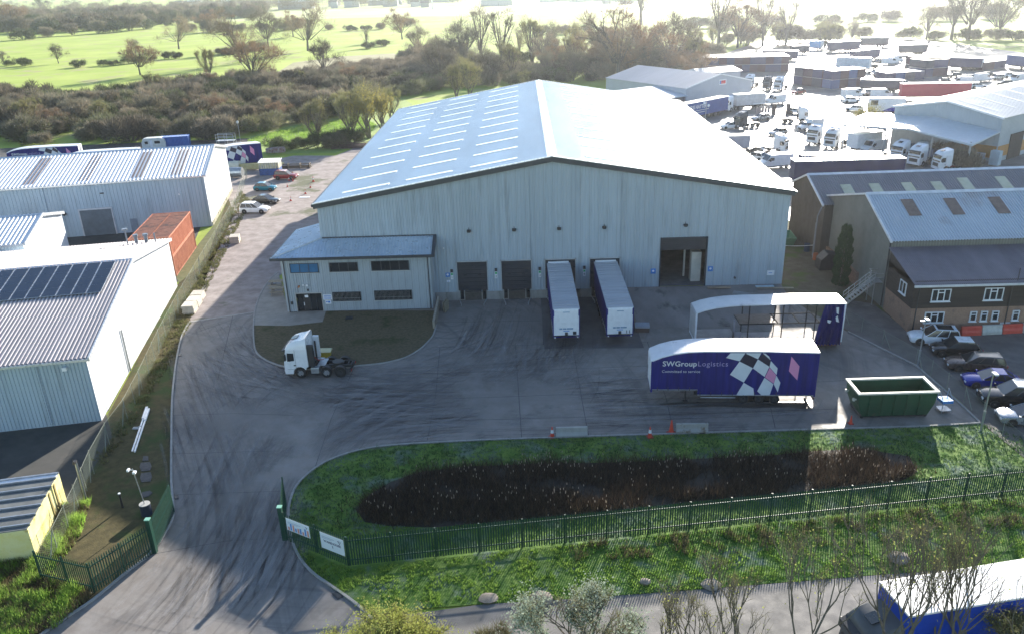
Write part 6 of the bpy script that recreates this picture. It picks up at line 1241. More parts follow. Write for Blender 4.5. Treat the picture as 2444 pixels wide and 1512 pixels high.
q=MB(); q.loft([[V((-1.2,-.6,0)),V((1.2,-.6,0)),V((1.2,.6,0)),V((-1.2,.6,0))],[V((-1.9,-.8,1.2)),V((1.9,-.8,1.2)),V((1.9,.8,1.2)),V((-1.9,.8,1.2))],[V((-1.8,-.72,1.2)),V((1.8,-.72,1.2)),V((1.8,.72,1.2)),V((-1.8,.72,1.2))],[V((-1.1,-.5,.1)),V((1.1,-.5,.1)),V((1.1,.5,.1)),V((-1.1,.5,.1))]]); q.build('body',M('skip_green_pale',(.10,.22,.14),.6),t)
g0_,g1_=G(1868,606),G(1965,602); t=thing('rope_barrier','pale rope stretched across the strip beside the warehouse','rope',(g0_.x,g0_.y,0))
q=MB(); n=8; P=[V(((g1_.x-g0_.x)*k/n,(g1_.y-g0_.y)*k/n,1.1-.15*math.sin(math.pi*k/n))) for k in range(n+1)]; [q.tube(P[k],P[k+1],.035,n=5) for k in range(n)]; q.build('rope',WHITE,t); q=MB(); [q.tube((p.x,p.y,0),(p.x,p.y,1.15),.04,n=5) for p in(P[0],P[-1])]; q.build('post',STEEL,t)
# blue lorry roof at bottom right, beyond the palisade
A_,B_=G(2100,1400,4.1),G(2443,1345,4.1); d=B_-A_; an=math.atan2(d.y,d.x); n=V((-d.y,d.x,0)).normalized(); o=A_-n*.95+d.normalized()*.2
t=boxbody('royal blue lorry with white roof seen through the bare trees, bottom right',(o.x,o.y,0),an,9.5,M('royal_blue',(.01,.06,.42),.4),H=4.1,W=2.5)
tractor('dark cab of the royal blue lorry, bottom right',(o.x-d.normalized().x*2.0,o.y-d.normalized().y*2.0,-.55),an,col=M('cab_charcoal',(.08,.085,.09),.4),detail=False,axles=2)
# ================================================================ FENCES
GRN=M('palisade_green',(.006,.042,.028),.5,c2=(.010,.06,.038),scale=2,spec=.5)
def palisade_run(t,a,b,first=True,h=2.35,bay=2.75):
    d=b-a; L_=d.length; n=max(1,round(L_/bay)); an=math.atan2(d.y,d.x)
    for i in range(n):
        p=a+d*(i/n); w=L_/n; q=MB(); k=int(w/.155)
        for j in range(k):
            x=.06+j*w/k; q.loft([[V((x,-.03,.06)),V((x+.045,-.055,.06)),V((x+.09,-.03,.06)),V((x+.045,-.045,.06))],[V((x,-.03,h-.16)),V((x+.045,-.055,h-.16)),V((x+.09,-.03,h-.16)),V((x+.045,-.045,h-.16))]])
            q.add([V((x,-.03,h-.16)),V((x+.045,-.055,h-.16)),V((x+.09,-.03,h-.16)),V((x+.045,-.04,h))],[(0,1,3),(1,2,3),(2,0,3)])
        o=q.build('pale_panel',GRN,t); o.location=p-V(t.location); o.rotation_euler=(0,0,an)
        
        for zr_ in(.42,1.88): q=MB(); q.box(0,-.02,zr_,w,.03,zr_+.08); o=q.build('rail',GRN,t); o.location=p-V(t.location); o.rotation_euler=(0,0,an)
        if i or first: q=MB(); q.box(-.05,.03,0,.05,.13,2.2); o=q.build('post',GRN,t); o.location=p-V(t.location); o.rotation_euler=(0,0,an)
PA,PB=V((-16.42,43.65,0)),V((-11.7,41.0,0)); PC=V((46,48.6,0)); PD=V((70,51.6,0))
fa=thing('palisade_fence','long green steel palisade fence along the grass bank with a faceted corner','fence',tuple(PB)); palisade_run(fa,PA,PB); palisade_run(fa,PB,PC)
# signs on the fence
sd=(PB-PA).normalized(); sn=V((sd.y,-sd.x,0)); an=math.atan2(sd.y,sd.x); Lf=(PB-PA).length
def fsign(name,label,s0,s1,z0,z1,fn):
    o=PA+sd*s0+sn*.09; t=thing(name,label,'sign',(o.x,o.y,0),an); q=MB(); q.box(0,-.02,z0,s1-s0,0,z1); q.build('board',M('sign_white',(.66,.72,.76),.4,var=.02),t); fn(t,s1-s0,z0,z1)
INK=M('sign_ink',(.03,.035,.10),.5); LINK=M('light_ink',(.35,.42,.52),.5)
def s2(t,w,z0,z1):
    lettering('WAREHOUSE',.235,INK,t,(w/2,-.024,z0+.62),(math.pi/2,0,0),'CENTER',bold=.004); lettering('2',.235,INK,t,(w/2,-.024,z0+.36),(math.pi/2,0,0),'CENTER',bold=.004)
    q=MB(); q.box(.12,-.024,z1-.30,1.15,-.021,z1-.25); q.box(.12,-.024,z1-.40,.95,-.021,z1-.36); q.build('printed_line',LINK,t)
    q=MB(); 
    for x,z in((0,.22),(.1,.24),(.06,.14),(.16,.12),(.12,.03),(.2,.2)): q.face([V((w-.5+x,-.024,z1-.45+z)),V((w-.44+x,-.024,z1-.42+z)),V((w-.42+x,-.024,z1-.48+z)),V((w-.48+x,-.024,z1-.51+z))])
    q.build('flag_emblem',INK,t)
def s1(t,w,z0,z1):
    q=MB(); q.box(.12,-.024,z1-.28,w*.62,-.021,z1-.24); q.box(.12,-.024,z1-.36,w*.5,-.021,z1-.33); q.build('printed_line',LINK,t)
    q=MB()
    for i in range(9): q.box(.1+i*w/9.6,-.024,z0+.04,.1+i*w/9.6+w/13,-.021,z0+.3+.12*((i*7)%3)) if i%2==0 else None
    q.build('coral_print',M('coral_print',(.62,.28,.22),.5),t); q=MB()
    for i in range(9): q.box(.1+i*w/9.6,-.024,z0+.06,.1+i*w/9.6+w/14,-.021,z0+.36+.12*((i*5)%3)) if i%2 else None
    q.build('blue_print',M('mid_blue_print',(.10,.25,.55),.5),t)
    q=MB(); 
    for x,z in((0,.1),(.08,.06),(.03,.0)): q.face([V((w-.3+x,-.024,z1-.25+z)),V((w-.25+x,-.024,z1-.22+z)),V((w-.22+x,-.024,z1-.27+z)),V((w-.27+x,-.024,z1-.3+z))])
    q.build('flag_emblem',INK,t)
fsign('fence_sign','white board reading WAREHOUSE 2 on the fence by the gate',Lf-2.05,Lf-.12,.78,2.0,s2); fsign('fence_banner','pale banner with coral and blue print on the fence beside the gate post',.45,2.45,1.12,2.05,s1)
def gate(label,a,b,h=2.5):
    d=b-a; L_=d.length; t=thing('palisade_gate',label,'gate',tuple(a),math.atan2(d.y,d.x)); k=int(L_/.165); q=MB()
    for j in range(k): x=.1+j*(L_-.1)/k; q.box(x,-.03,.12,x+.07,-.01,h-.12); q.add([V((x,-.03,h-.12)),V((x+.07,-.03,h-.12)),V((x+.07,-.01,h-.12)),V((x,-.01,h-.12)),V((x+.035,-.02,h))],[(0,1,4),(1,2,4),(2,3,4),(3,0,4)])
    q.build('pales',GRN,t); q=MB(); [q.box(0,-.01,z,L_,.06,z+.08) for z in(.3,1.2,2.1)]; q.box(0,-.01,.1,.08,.07,2.3); q.box(L_-.08,-.01,.1,L_,.07,2.3); q.build('frame',GRN,t)
    return t
def gpost(label,p):
    t=thing('gate_post',label,'gate post',tuple(p)); q=MB(); q.box(-.13,-.13,0,.13,.13,2.6); q.build('post',GRN,t); q=MB(); q.box(-.16,-.16,2.6,.16,.16,2.66); q.build('cap',M('post_cap_green',(.20,.42,.32),.5),t)
GLp=G(371,1317); gpost('thick green gate post on the left side of the entrance',(GLp.x,GLp.y,0)); gate('left palisade gate leaf standing open along the verge',V((GLp.x+.05,GLp.y+.15,0)),G(418,1222))
gpost('thick green gate post on the right side of the entrance',(PA.x-.1,PA.y+.1,0)); gate('right palisade gate leaf standing open, seen nearly end on',V((PA.x-.15,PA.y+.25,0)),V((-17.45,47.7,0)))
F1,F2=G(228,1414),G(98,1383); fb=thing('palisade_fence','short green palisade fence left of the entrance, bending at the verge corner','fence',(GLp.x,GLp.y,0)); palisade_run(fb,F2,F1); palisade_run(fb,F1,V((GLp.x,GLp.y,0)),bay=2.7)
# chain link fence with concrete-grey angle posts
def mesh_mat():
    m=D.materials.new('chain_link'); m.use_nodes=True; nt=m.node_tree; N=nt.nodes; L=nt.links; b=N['Principled BSDF']; b.inputs['Base Color'].default_value=(.13,.165,.12,1); b.inputs['Roughness'].default_value=.8
    tc=N.new('ShaderNodeTexCoord'); sp=N.new('ShaderNodeSeparateXYZ'); L.new(tc.outputs['UV'],sp.inputs[0]); outs=[]
    for sg in(1,-1):
        a=N.new('ShaderNodeMath'); a.operation='MULTIPLY_ADD'; L.new(sp.outputs[1],a.inputs[0]); a.inputs[1].default_value=sg; L.new(sp.outputs[0],a.inputs[2])
        d=N.new('ShaderNodeMath'); d.operation='DIVIDE'; L.new(a.outputs[0],d.inputs[0]); d.inputs[1].default_value=.16
        f=N.new('ShaderNodeMath'); f.operation='FRACT'; L.new(d.outputs[0],f.inputs[0]); l=N.new('ShaderNodeMath'); l.operation='LESS_THAN'; L.new(f.outputs[0],l.inputs[0]); l.inputs[1].default_value=.09; outs.append(l)
    mx=N.new('ShaderNodeMath'); mx.operation='MAXIMUM'; L.new(outs[0].outputs[0],mx.inputs[0]); L.new(outs[1].outputs[0],mx.inputs[1]); L.new(mx.outputs[0],b.inputs['Alpha']); return m
CHAIN=mesh_mat()
def chain(label,pts,h=2.0,bay=3.0,group=None):
    P=[V((p.x,p.y,0)) for p in pts]; t=thing('chain_link_fence',label,'fence',tuple(P[0]),0,group); o=P[0]
    for a,b in zip(P[:-1],P[1:]):
        d=b-a; n=max(1,round(d.length/bay)); u=d.normalized(); w=d.length/n; nn=V((-u.y,u.x,0))
        for i in range(n):
            p=a+u*(w*i)-o; s0,s1=R.uniform(-.1,.1),R.uniform(-.1,.1)
            me=D.meshes.new('wire_mesh'); me.from_pydata([p,p+u*w,p+u*w+nn*s1+V((0,0,h)),p+u*(w/2)+nn*s0+V((0,0,h-.07)),p+V((0,0,h))],[],[(0,1,2,3,4)]); uv=me.uv_layers.new()
            for k,c in enumerate(((0,0),(w,0),(w,h),(w/2,h),(0,h))): uv.data[k].uv=c
            me.materials.append(CHAIN); link('wire_mesh',me,t)
            q=MB(); q.tube(p,p+V((R.uniform(-.06,.06),R.uniform(-.06,.06),h+.1)),.028,n=5)
            if i==0: q.tube(p+V((0,0,h*.9)),p+u*1.2,.035,n=5)
            q.tube(p+V((0,0,h-.03)),p+u*w+V((0,0,h-.03)),.012,n=3,cap=False)
            q.build('fence_post',M('fence_post_pale',(.22,.24,.20),.8,spec=.2),t)
    return t
chain('sagging chain link fence along the verge from the lane down to the palisade corner',GL([(590,425),(565,500),(520,580),(480,650),(430,740),(385,830),(340,930),(305,1000),(262,1060),(225,1130),(190,1215),(140,1320),(98,1383)]))
chain('chain link fence along the right hand car park',GL([(2010,765),(2105,822),(2185,868),(2300,962),(2443,1085),(2520,1160)]),h=1.5)
q=MB(); a,b=G(62,1195,0),G(148,1098,0)
# ================================================================ VEGETATION
VR=random.Random(21)
def sliver(mb,p,d,l,w,m=0):
    d=d.normalized(); a=d.orthogonal(); a.rotate(Matrix.Rotation(VR.uniform(0,6.28),3,d)); a=a.normalized()*w
    mb.face([p-a,p+a,p+d*l],m)
def leafq(mb,p,s,m=0):
    a=V((VR.gauss(0,1),VR.gauss(0,1),VR.gauss(0,1))).normalized(); b=a.orthogonal().normalized(); mb.face([p-a*s,p-b*s*.6,p+a*s,p+b*s*.6],m)
# twiggy thicket shrubs, unit size about 1 m radius scaled up
def shrub_mesh(seed,n,rad,h,clumps,twig=.6,w=.05,leaf=0,core=True):
    global VR; VR=random.Random(seed); mb=MB(); C=[]
    for i in range(clumps):
        a=VR.uniform(0,6.28); r=rad*math.sqrt(VR.random())*.75; C.append((V((r*math.cos(a),r*math.sin(a),h*VR.uniform(.28,.72)*(1-.45*(r/rad)**2))),VR.uniform(.28,.5)*rad*.8))
    for i in range(n):
        c,cr=VR.choice(C); d=V((VR.gauss(0,1),VR.gauss(0,1),VR.gauss(.25,.9))).normalized(); p=c+V((d.x*cr,d.y*cr,d.z*cr*min(1.,h/rad*1.1)))*VR.uniform(.35,1)
        if p.z<.05: p.z=VR.uniform(.05,.8)
        dd=(d+V((VR.gauss(0,.35),VR.gauss(0,.35),.55))); 
        if VR.random()<leaf: leafq(mb,p,VR.uniform(.10,.20)*w/.05,1)
        else: sliver(mb,p,dd,twig*VR.uniform(.5,1.5),w*VR.uniform(.6,1.5),0 if VR.random()<.75 else 1)
    for i in range(clumps*3):
        c,cr=VR.choice(C); b=V((c.x*.25,c.y*.25,0)); mb.tube(b,c+V((VR.gauss(0,.3),VR.gauss(0,.3),cr*.5)),.06,.02,n=3,cap=False)
    return mb
TWIG=M('twig_purple_brown',(.15,.135,.10),.85,c2=(.24,.21,.15),sub=.2,scale=.25,rnd=.5,spec=.2); TWG=M('twig_green_grey',(.12,.125,.06),.85,c2=(.19,.185,.095),scale=.3,rnd=.5,spec=.2,sub=.25)
TWT=M('twig_warm_tips',(.25,.20,.14),.85,c2=(.34,.27,.19),scale=.3,sub=.25,rnd=.25,spec=.2); DKG=M('evergreen_leaf',(.035,.06,.022),.7,c2=(.07,.10,.035),scale=.5,rnd=.25,sub=.2)
BARK=M('bark_grey_brown',(.11,.095,.08),.9,c2=(.17,.15,.125),scale=3,rnd=.2); OLIV=M('willow_yellow_green',(.24,.24,.08),.7,c2=(.34,.32,.13),scale=.6,rnd=.15,sub=.35)
SH=[]
for k,(n,r,h,cl,ms,lf) in enumerate([(5200,5.2,5.0,12,(TWIG,TWT),0),(5000,4.8,4.4,10,(TWIG,TWG),.10),(5200,5.6,4.2,13,(TWG,TWIG),.15),(4800,4.4,5.6,9,(TWIG,TWT),0),(5000,5.0,4.0,11,(DKG,TWG),.45),(4400,4.2,3.6,8,(TWG,DKG),.3)]):
    SH.append(shrub_mesh(100+k,n,r,h,cl,twig=.75,w=.055,leaf=lf).mesh('shrub',list(ms)))
FORB=[]   # keep-outs
def shrub(x,y,sc,k,label,group,name='thicket_shrub',cat='shrub',z=0,zs=1.):
    o=link(name,SH[k],None,(x,y,z),VR.uniform(0,6.28)); o.scale=(sc,sc,sc*zs); return tag(o,label,cat,group)
thick=[(p.x,p.y) for p in GL([(-140,352),(0,350),(200,346),(430,336),(545,330),(640,312),(720,292),(790,288),(850,280),(900,262),(950,238),(1050,215),(1300,200),(1640,185),(1660,150),(1560,140),(1480,178),(1300,178),(1150,160),(1000,150),(860,172),(700,190),(600,188),(520,200),(440,216),(330,228),(240,242),(120,238),(0,234),(-140,230)])]
def fill(poly,step,fn,jit=.42):
    xs=[p[0] for p in poly]; ys=[p[1] for p in poly]; y=min(ys); r=0; n=0
    while y<max(ys):
        x=min(xs)+(r%2)*step/2
        while x<max(xs):
            px,py=x+VR.uniform(-jit,jit)*step,y+VR.uniform(-jit,jit)*step
            if inpoly(px,py,poly): fn(px,py); n+=1
            x+=step
        y+=step*.9; r+=1
    return n
VR=random.Random(5)
pts=[]; fill(thick,7.6,lambda x,y:pts.append((x,y)))
labs=['purple brown bare shrub in the thicket behind the estate','green tinged bare shrub in the thicket behind the estate','low spreading green grey shrub in the thicket behind the estate','tall warm tipped bare shrub in the thicket behind the estate','dark evergreen bramble mound in the thicket behind the estate','low grey green bramble mound in the thicket behind the estate']
pts.sort(key=lambda p:p[1]); 
for i,(x,y) in enumerate(pts[:298]):
    k=VR.choice([0,0,0,1,1,2,2,3,3,4,5]); shrub(x,y,VR.choice([VR.uniform(.6,.95),VR.uniform(.95,1.45)]),k,labs[k],'shrubs of the thicket, kind %s'%['purple','green','spreading','tall','evergreen','bramble'][k])
if len(pts)>298:
    mb=MB(); me=SH[0]; 
    vs=[v.co.copy() for v in me.vertices]; fs=[tuple(p.vertices) for p in me.polygons]
    for x,y in pts[298:]:
        T=Matrix.Translation((x,y,0))@Matrix.Rotation(VR.uniform(0,6.28),4,'Z')@Matrix.Scale(VR.uniform(.8,1.2),4); mb.add([T@v for v in vs[:9000]],[f for f in fs if max(f)<9000])
    tag(mb.build('far_thicket',TWIG),'far back of the bare thicket reading as one mass',None,None,'stuff')
# ---- bare trees
def grow(mb,p,d,l,r,lv,seed_twigs,spread,up=.12,tm=1,tw=.035,twl=.9):
    n=3 if lv>1 else 2; q=p
    for i in range(n):
        d=(d+V((VR.gauss(0,.10),VR.gauss(0,.10),up*.5))).normalized(); q2=q+d*(l/n); mb.tube(q,q2,r*(1-.25*i/n),r*(1-.25*(i+1)/n),n=5 if r>.08 else 3,cap=False); 
        if lv<=2 and i>0:
            for k in range(seed_twigs): sliver(mb,q.lerp(q2,VR.random()),d+V((VR.gauss(0,.8),VR.gauss(0,.8),VR.gauss(.3,.5))),twl*VR.uniform(.5,1.4),tw,tm)
        q=q2
    if lv==0:
        for k in range(seed_twigs*2): sliver(mb,q,d+V((VR.gauss(0,.7),VR.gauss(0,.7),VR.gauss(.2,.5))),twl*VR.uniform(.5,1.4),tw,tm)
        return
    for k in range(VR.choice([2,3,3]) if lv>1 else 3):
        a=V((VR.gauss(0,1),VR.gauss(0,1),VR.gauss(0,.5))).normalized(); nd=(d+a*spread*VR.uniform(.6,1.2)+V((0,0,up))).normalized()
        grow(mb,q,nd,l*VR.uniform(.66,.85),r*.62,lv-1,seed_twigs,spread,up,tm,tw,twl)
def tree_pair(seed,h,lv,spread,twigs,up=.12,stems=1,tw=.035,mats=None,twl=.9,leaves=0,r0=None,fill_=0,wide=0,tm_=1):
    global VR; VR=random.Random(seed); tk=MB(); cr=MB(); r=r0 or h*.022
    for s in range(stems):
        d=V((VR.gauss(0,.25) if stems>1 else VR.gauss(0,.04),VR.gauss(0,.25) if stems>1 else VR.gauss(0,.04),1)).normalized(); l=h*(.26 if stems==1 else .2); p=V((VR.gauss(0,.2)*(stems>1),VR.gauss(0,.2)*(stems>1),-.1))
        tk.tube(p,p+d*l*.5,r*1.25,r*1.05,n=8,cap=False); tk.tube(p+d*l*.5,p+d*l,r*1.05,r*.85,n=8,cap=False); q=p+d*l
        for k in range(3 if stems==1 else 2):
            a=V((VR.gauss(0,1),VR.gauss(0,1),VR.gauss(0,.3))).normalized(); grow(cr,q,(d+a*spread*.9).normalized(),h*.2*VR.uniform(.85,1.15),r*.65,lv,twigs,spread,up,1,tw,twl)
    if fill_:
        C=[(V((VR.gauss(0,.16)*h,VR.gauss(0,.16)*h,h*VR.uniform(.22 if stems>1 else .30,.90))),h*VR.uniform(.10,.17)) for i in range(14 if wide else 10)]
        C=[(V((c.x*(wide or .7)*(1.15-abs(c.z/h-.6)*1.3),c.y*(wide or .7)*(1.15-abs(c.z/h-.6)*1.3),c.z)),r_) for c,r_ in C]
        for i in range(fill_):
            c,r_=VR.choice(C); dd=V((VR.gauss(0,1),VR.gauss(0,1),VR.gauss(.15,.9))).normalized(); sliver(cr,c+dd*r_*VR.uniform(.15,1),dd+V((0,0,.7)),twl*VR.uniform(.5,1.5),tw*VR.uniform(.5,1.1),tm_)
        for c,r_ in C: cr.tube(V((c.x*.15,c.y*.15,h*.22)),c+V((0,0,r_*.5)),r*.45,r*.1,n=4,cap=False)
    if leaves:
        vs=[v for v in cr.v]
        for i in range(leaves):
            v=V(VR.choice(vs)); 
            if v.z>h*.25: leafq(cr,v+V((VR.gauss(0,.25),VR.gauss(0,.25),VR.gauss(0,.25))),VR.uniform(.05,.10)*(h/7),2)
    return tk,cr
YLF=M('autumn_leaf_yellow',(.35,.30,.05),.6,c2=(.45,.36,.08),scale=1,sub=.45); OLF=M('pale_olive_leaf',(.22,.27,.16),.55,c2=(.36,.40,.28),scale=1,sub=.4); ORG=M('autumn_orange_twig',(.22,.145,.085),.8,c2=(.30,.20,.12),scale=.5,rnd=.15,sub=.2); YTW=M('yellow_twig',(.26,.24,.10),.8,c2=(.33,.30,.14),scale=.6,rnd=.2,sub=.2)
TT=[]
for seed,h,lv,sp,tg,up,stm,mats,kw in [(1,12,3,.75,3,.02,1,(BARK,TWT),dict(tw=.035,fill_=2600,wide=1.45)),(2,11,3,.8,3,.02,1,(BARK,TWIG),dict(tw=.04,fill_=3000,wide=1.3)),(3,14,3,.45,3,.2,1,(BARK,TWIG),dict(tw=.035,fill_=1500)),(4,10,3,.33,4,.3,4,(BARK,YTW),dict(tw=.035,fill_=800,wide=.75)),(5,11,3,.7,4,.05,1,(BARK,ORG),dict(tw=.045,fill_=3400,wide=1.25)),(6,8,3,.5,4,.12,3,(BARK,YTW,YLF),dict(tw=.03,leaves=1800,fill_=400))]:
    tk,cr=tree_pair(seed,h,lv,sp,tg,up,stm,**kw); TT.append((tk.mesh('trunk',BARK),cr.mesh('crown',list(mats)),h))
def tree(x,y,k,sc,label,group='bare trees beyond the estate',name='bare_tree',cat='tree'):
    t=thing(name,label,cat,(x,y,0),VR.uniform(0,6.28),group); t.scale=(sc,sc,sc); link('trunk',TT[k][0],t); link('crown',TT[k][1],t); return t
# distinct trees: (display px of the foot, height px, template, label)
VR=random.Random(77)
TL=[(427,118,58,0,'lone spreading tree at the edge of the left meadow'),(575,150,95,0,'broad tree left of centre beyond the thicket, left of a group of three'),(640,115,70,1,'middle tree of the group of three beyond the thicket'),(735,122,85,0,'wide branching bare tree, right of the group of three'),(608,205,95,4,'warm brown tree rising out of the thicket below the group of three'),
 (140,152,32,1,'small round tree standing alone in the left meadow'),(326,136,30,1,'small bushy tree in the hedge of the left meadow'),(10,155,22,1,'small tree at the left edge of the meadow'),(335,180,60,4,'willowy tree at the front of the left meadow'),(500,190,60,3,'many stemmed yellowish shrub tree in the thicket'),(775,185,70,1,'leafless tree in the right part of the thicket'),(876,115,34,2,'dead looking tree between two dark hedges'),
 (1105,170,95,1,'dark tall tree at the left end of the central belt'),(1150,160,110,2,'tallest tree of the central belt'),(1200,158,105,2,'second tall tree of the central belt'),(1240,145,60,2,'slender tree right of the tall pair'),(1270,150,90,3,'thin tree in front of the pale meadow gap'),(1310,145,70,1,'tree at the right side of the meadow gap'),(1370,140,65,5,'yellowing tree above the warehouse ridge'),(1430,175,95,4,'orange brown oak left of the big oak'),(1475,195,150,0,'big spreading oak above the warehouse roof'),(1540,190,120,4,'russet tree right of the big oak'),(1600,175,110,1,'broad tree right of the russet one'),(1530,60,110,2,'tall thin tree standing against the bright meadow'),
 (1715,118,125,2,'tall poplar-like tree above the container row'),(1760,115,90,4,'orange tinted tree right of the tall poplar'),(1820,110,95,2,'pale slim tree in the bright haze'),(1875,110,80,2,'second pale slim tree in the bright haze'),(2270,95,100,2,'tallest tree of the right clump'),(2310,95,105,1,'broad dark tree of the right clump'),(2380,95,85,1,'dark rounded tree at the right end of the clump'),(2210,95,60,1,'low round tree at the left end of the right clump'),
 (760,345,95,3,'thin yellowish saplings left of the yellow leaved tree'),(880,330,100,5,'yellow leaved young tree by the gravel edge'),(915,318,85,5,'second yellow leaved young tree, closer to the warehouse'),(840,332,100,3,'many stemmed bare alder by the beam stack'),(935,290,70,3,'bare sapling beside the warehouse roof corner'),(1120,235,80,3,'fan shaped pale willow behind the roof edge'),(1090,235,70,3,'second fan shaped willow behind the roof edge'),(1250,215,40,3,'small fan shaped willow near the ridge'),
 (100,30,30,1,'hazy tree in the far left wood'),(700,88,45,4,'rounded brown tree on the pale meadow'),(495,78,38,4,'yellow green willow clump on the pale meadow'),(960,95,55,4,'warm toned tree cluster left of the central belt'),(1000,140,60,1,'shaggy tree behind the dark hedge'),(30,75,50,4,'orange brown tree at the far left edge')]
for x,y,hp,k,lab in TL:
    g=G(x,y); dist=math.hypot(g.x,g.y); h=hp*1.12*math.hypot(dist,34)/F_/.93; tree(g.x,g.y,k,h/TT[k][2]*1.0,lab,group=None)
# more trees standing in the thicket and the belt behind the warehouse
for (x0,x1,y0,y1,n,h0,h1,ks,lab,grp) in ((-20,900,205,320,34,6,9.5,[3,3,0,4,1],'bare young tree standing among the thicket shrubs','young trees in the thicket'),(990,1690,150,205,42,9,16,[0,1,1,3,4,0],'tall bare tree in the dense belt behind the warehouse','trees of the belt behind the warehouse'),(1690,2060,98,116,14,8,13,[3,0,1],'slim bare tree behind the container rows','slim trees behind the container rows')):
    for i in range(n):
        g=G(VR.uniform(x0,x1),VR.uniform(y0,y1)); k=VR.choice(ks)
        if x0<0 and not inpoly(g.x,g.y,thick): continue
        tree(g.x,g.y,k,VR.uniform(h0,h1)/TT[k][2],lab,group=grp)
# hedges: each bush a thing
def hedge(pxs,step,sc,ks,desc,zs=1.,group=None):
    P=GL(pxs); 
    for a,b in zip(P[:-1],P[1:]):
        d=b-a; n=max(1,int(d.length/step))
        for i in range(n):
            p=a+d*((i+VR.uniform(.2,.8))/n); k=VR.choice(ks); s=sc*VR.uniform(.75,1.25); shrub(p.x+VR.gauss(0,1),p.y+VR.gauss(0,1.5),s,k,desc,group or desc,name='hedge_bush',cat='bush',zs=zs)
hedge([(195,160),(260,158),(330,150),(420,140),(470,138)],6,.85,[4,5],'dark bush in the hedge across the left meadow')
hedge([(510,135),(560,128),(640,118)],8,1.0,[4,0],'dark bush at the foot of the tree group')
hedge([(380,64),(460,58),(500,56)],14,1.0,[4],'low dark bush on the far edge of the left meadow',zs=.8)
hedge([(440,78),(470,80),(520,76),(590,80),(660,75),(730,68)],16,1.7,[2,0,3],'rounded bush in the middle distance willow belt')
hedge([(770,72),(840,75),(900,72),(940,66),(990,62)],16,1.3,[4,0,4],'dark bush right of the willow belt',zs=.85)
hedge([(870,118),(900,112),(940,110)],10,.9,[4],'dark bush beside the dead tree')
hedge([(950,150),(1010,158),(1080,165),(1150,158),(1230,150),(1300,152),(1400,150),(1450,160)],8,1.35,[0,0,1,4],'brown bush at the foot of the central tree belt')
hedge([(1240,85),(1330,80),(1420,88),(1500,82)],22,1.5,[0,4],'dark bush on the hedge line behind the central belt')
hedge([(1480,170),(1560,172),(1640,165),(1680,150),(1700,140)],8,1.5,[0,3,1],'tall bush left of the container rows')
hedge([(1700,112),(1760,108),(1830,108),(1900,105),(1960,100),(2030,95),(2060,92)],14,1.6,[0,3,0],'hazy bush behind the container yard')
hedge([(1620,60),(1700,70),(1800,66),(1900,62),(2000,58),(2100,52),(2200,50),(2300,48),(2443,42)],30,2.2,[0,4],'hazy bush on the far right hedge line',zs=.8)
hedge([(2150,92),(2200,95),(2260,97),(2330,96),(2400,96),(2440,98)],9,1.3,[4,0],'dark bush at the foot of the right tree clump')
hedge([(20,158),(45,156),(60,158)],9,.9,[4],'dark round bush beside the lone meadow trees')
hedge([(640,355),(680,362),(720,360),(770,352),(820,348),(860,340)],5,.75,[4,1,0],'bramble bush between the gravel and the field strip')
hedge([(30,98),(80,92),(140,86),(220,82),(300,76),(350,70)],14,2.2,[0,4,3],'large bush along the near edge of the far left wood')
for i,(x,y) in enumerate(((2300,395),(2280,385),(2310,408),(2265,372))): g=G(x,y); shrub(g.x,g.y,.72,[0,3,0,1][i],'brown bush in front of the open canopy',"bushes by the canopy",name='brown_bush')
g=G(2060,322); 
for i,(x,y) in enumerate(((2060,322),(2075,330))): g=G(x,y); tree(g.x,g.y,5,.85,['yellow green sapling left of the canopy','second yellow green sapling left of the canopy'][i],group=None,name='sapling')
for i,(x,y,s) in enumerate(((35,1262,.33),(95,1248,.28),(-10,1285,.36),(150,1232,.2),(60,1310,.3))):
    g=G(x,y); shrub(g.x,g.y,s,[2,5,2,1,5][i],'low tangled bramble clump in front of the yellow container','brambles by the yellow container',name='bramble_clump')
# cypress against the grey unit
VR=random.Random(9); mb=MB(); tk=MB(); tk.tube((0,0,0),(0,0,5.5),.12,.05,n=6)
for i in range(5200):
    z=VR.uniform(.1,7.0); r=1.0*(1-((z-2.6)/4.6)**2)**.5 if abs(z-2.6)<4.6 else .05; r*=(.93+.12*math.sin(z*5)); a=VR.uniform(0,6.28); p=V((r*math.cos(a)*VR.uniform(.75,1),r*math.sin(a)*VR.uniform(.75,1),z)); sliver(mb,p,V((math.cos(a)*.35,math.sin(a)*.35,1)),VR.uniform(.2,.45),.05)
g=G(2072,682); t=thing('cypress_tree','tall narrow dark green cypress against the olive grey unit','tree',(36.0,g.y+.4,0)); tk.build('trunk',BARK,t); mb.build('crown',M('cypress_green',(.018,.05,.015),.8,c2=(.035,.085,.022),scale=2,sub=.15),t)
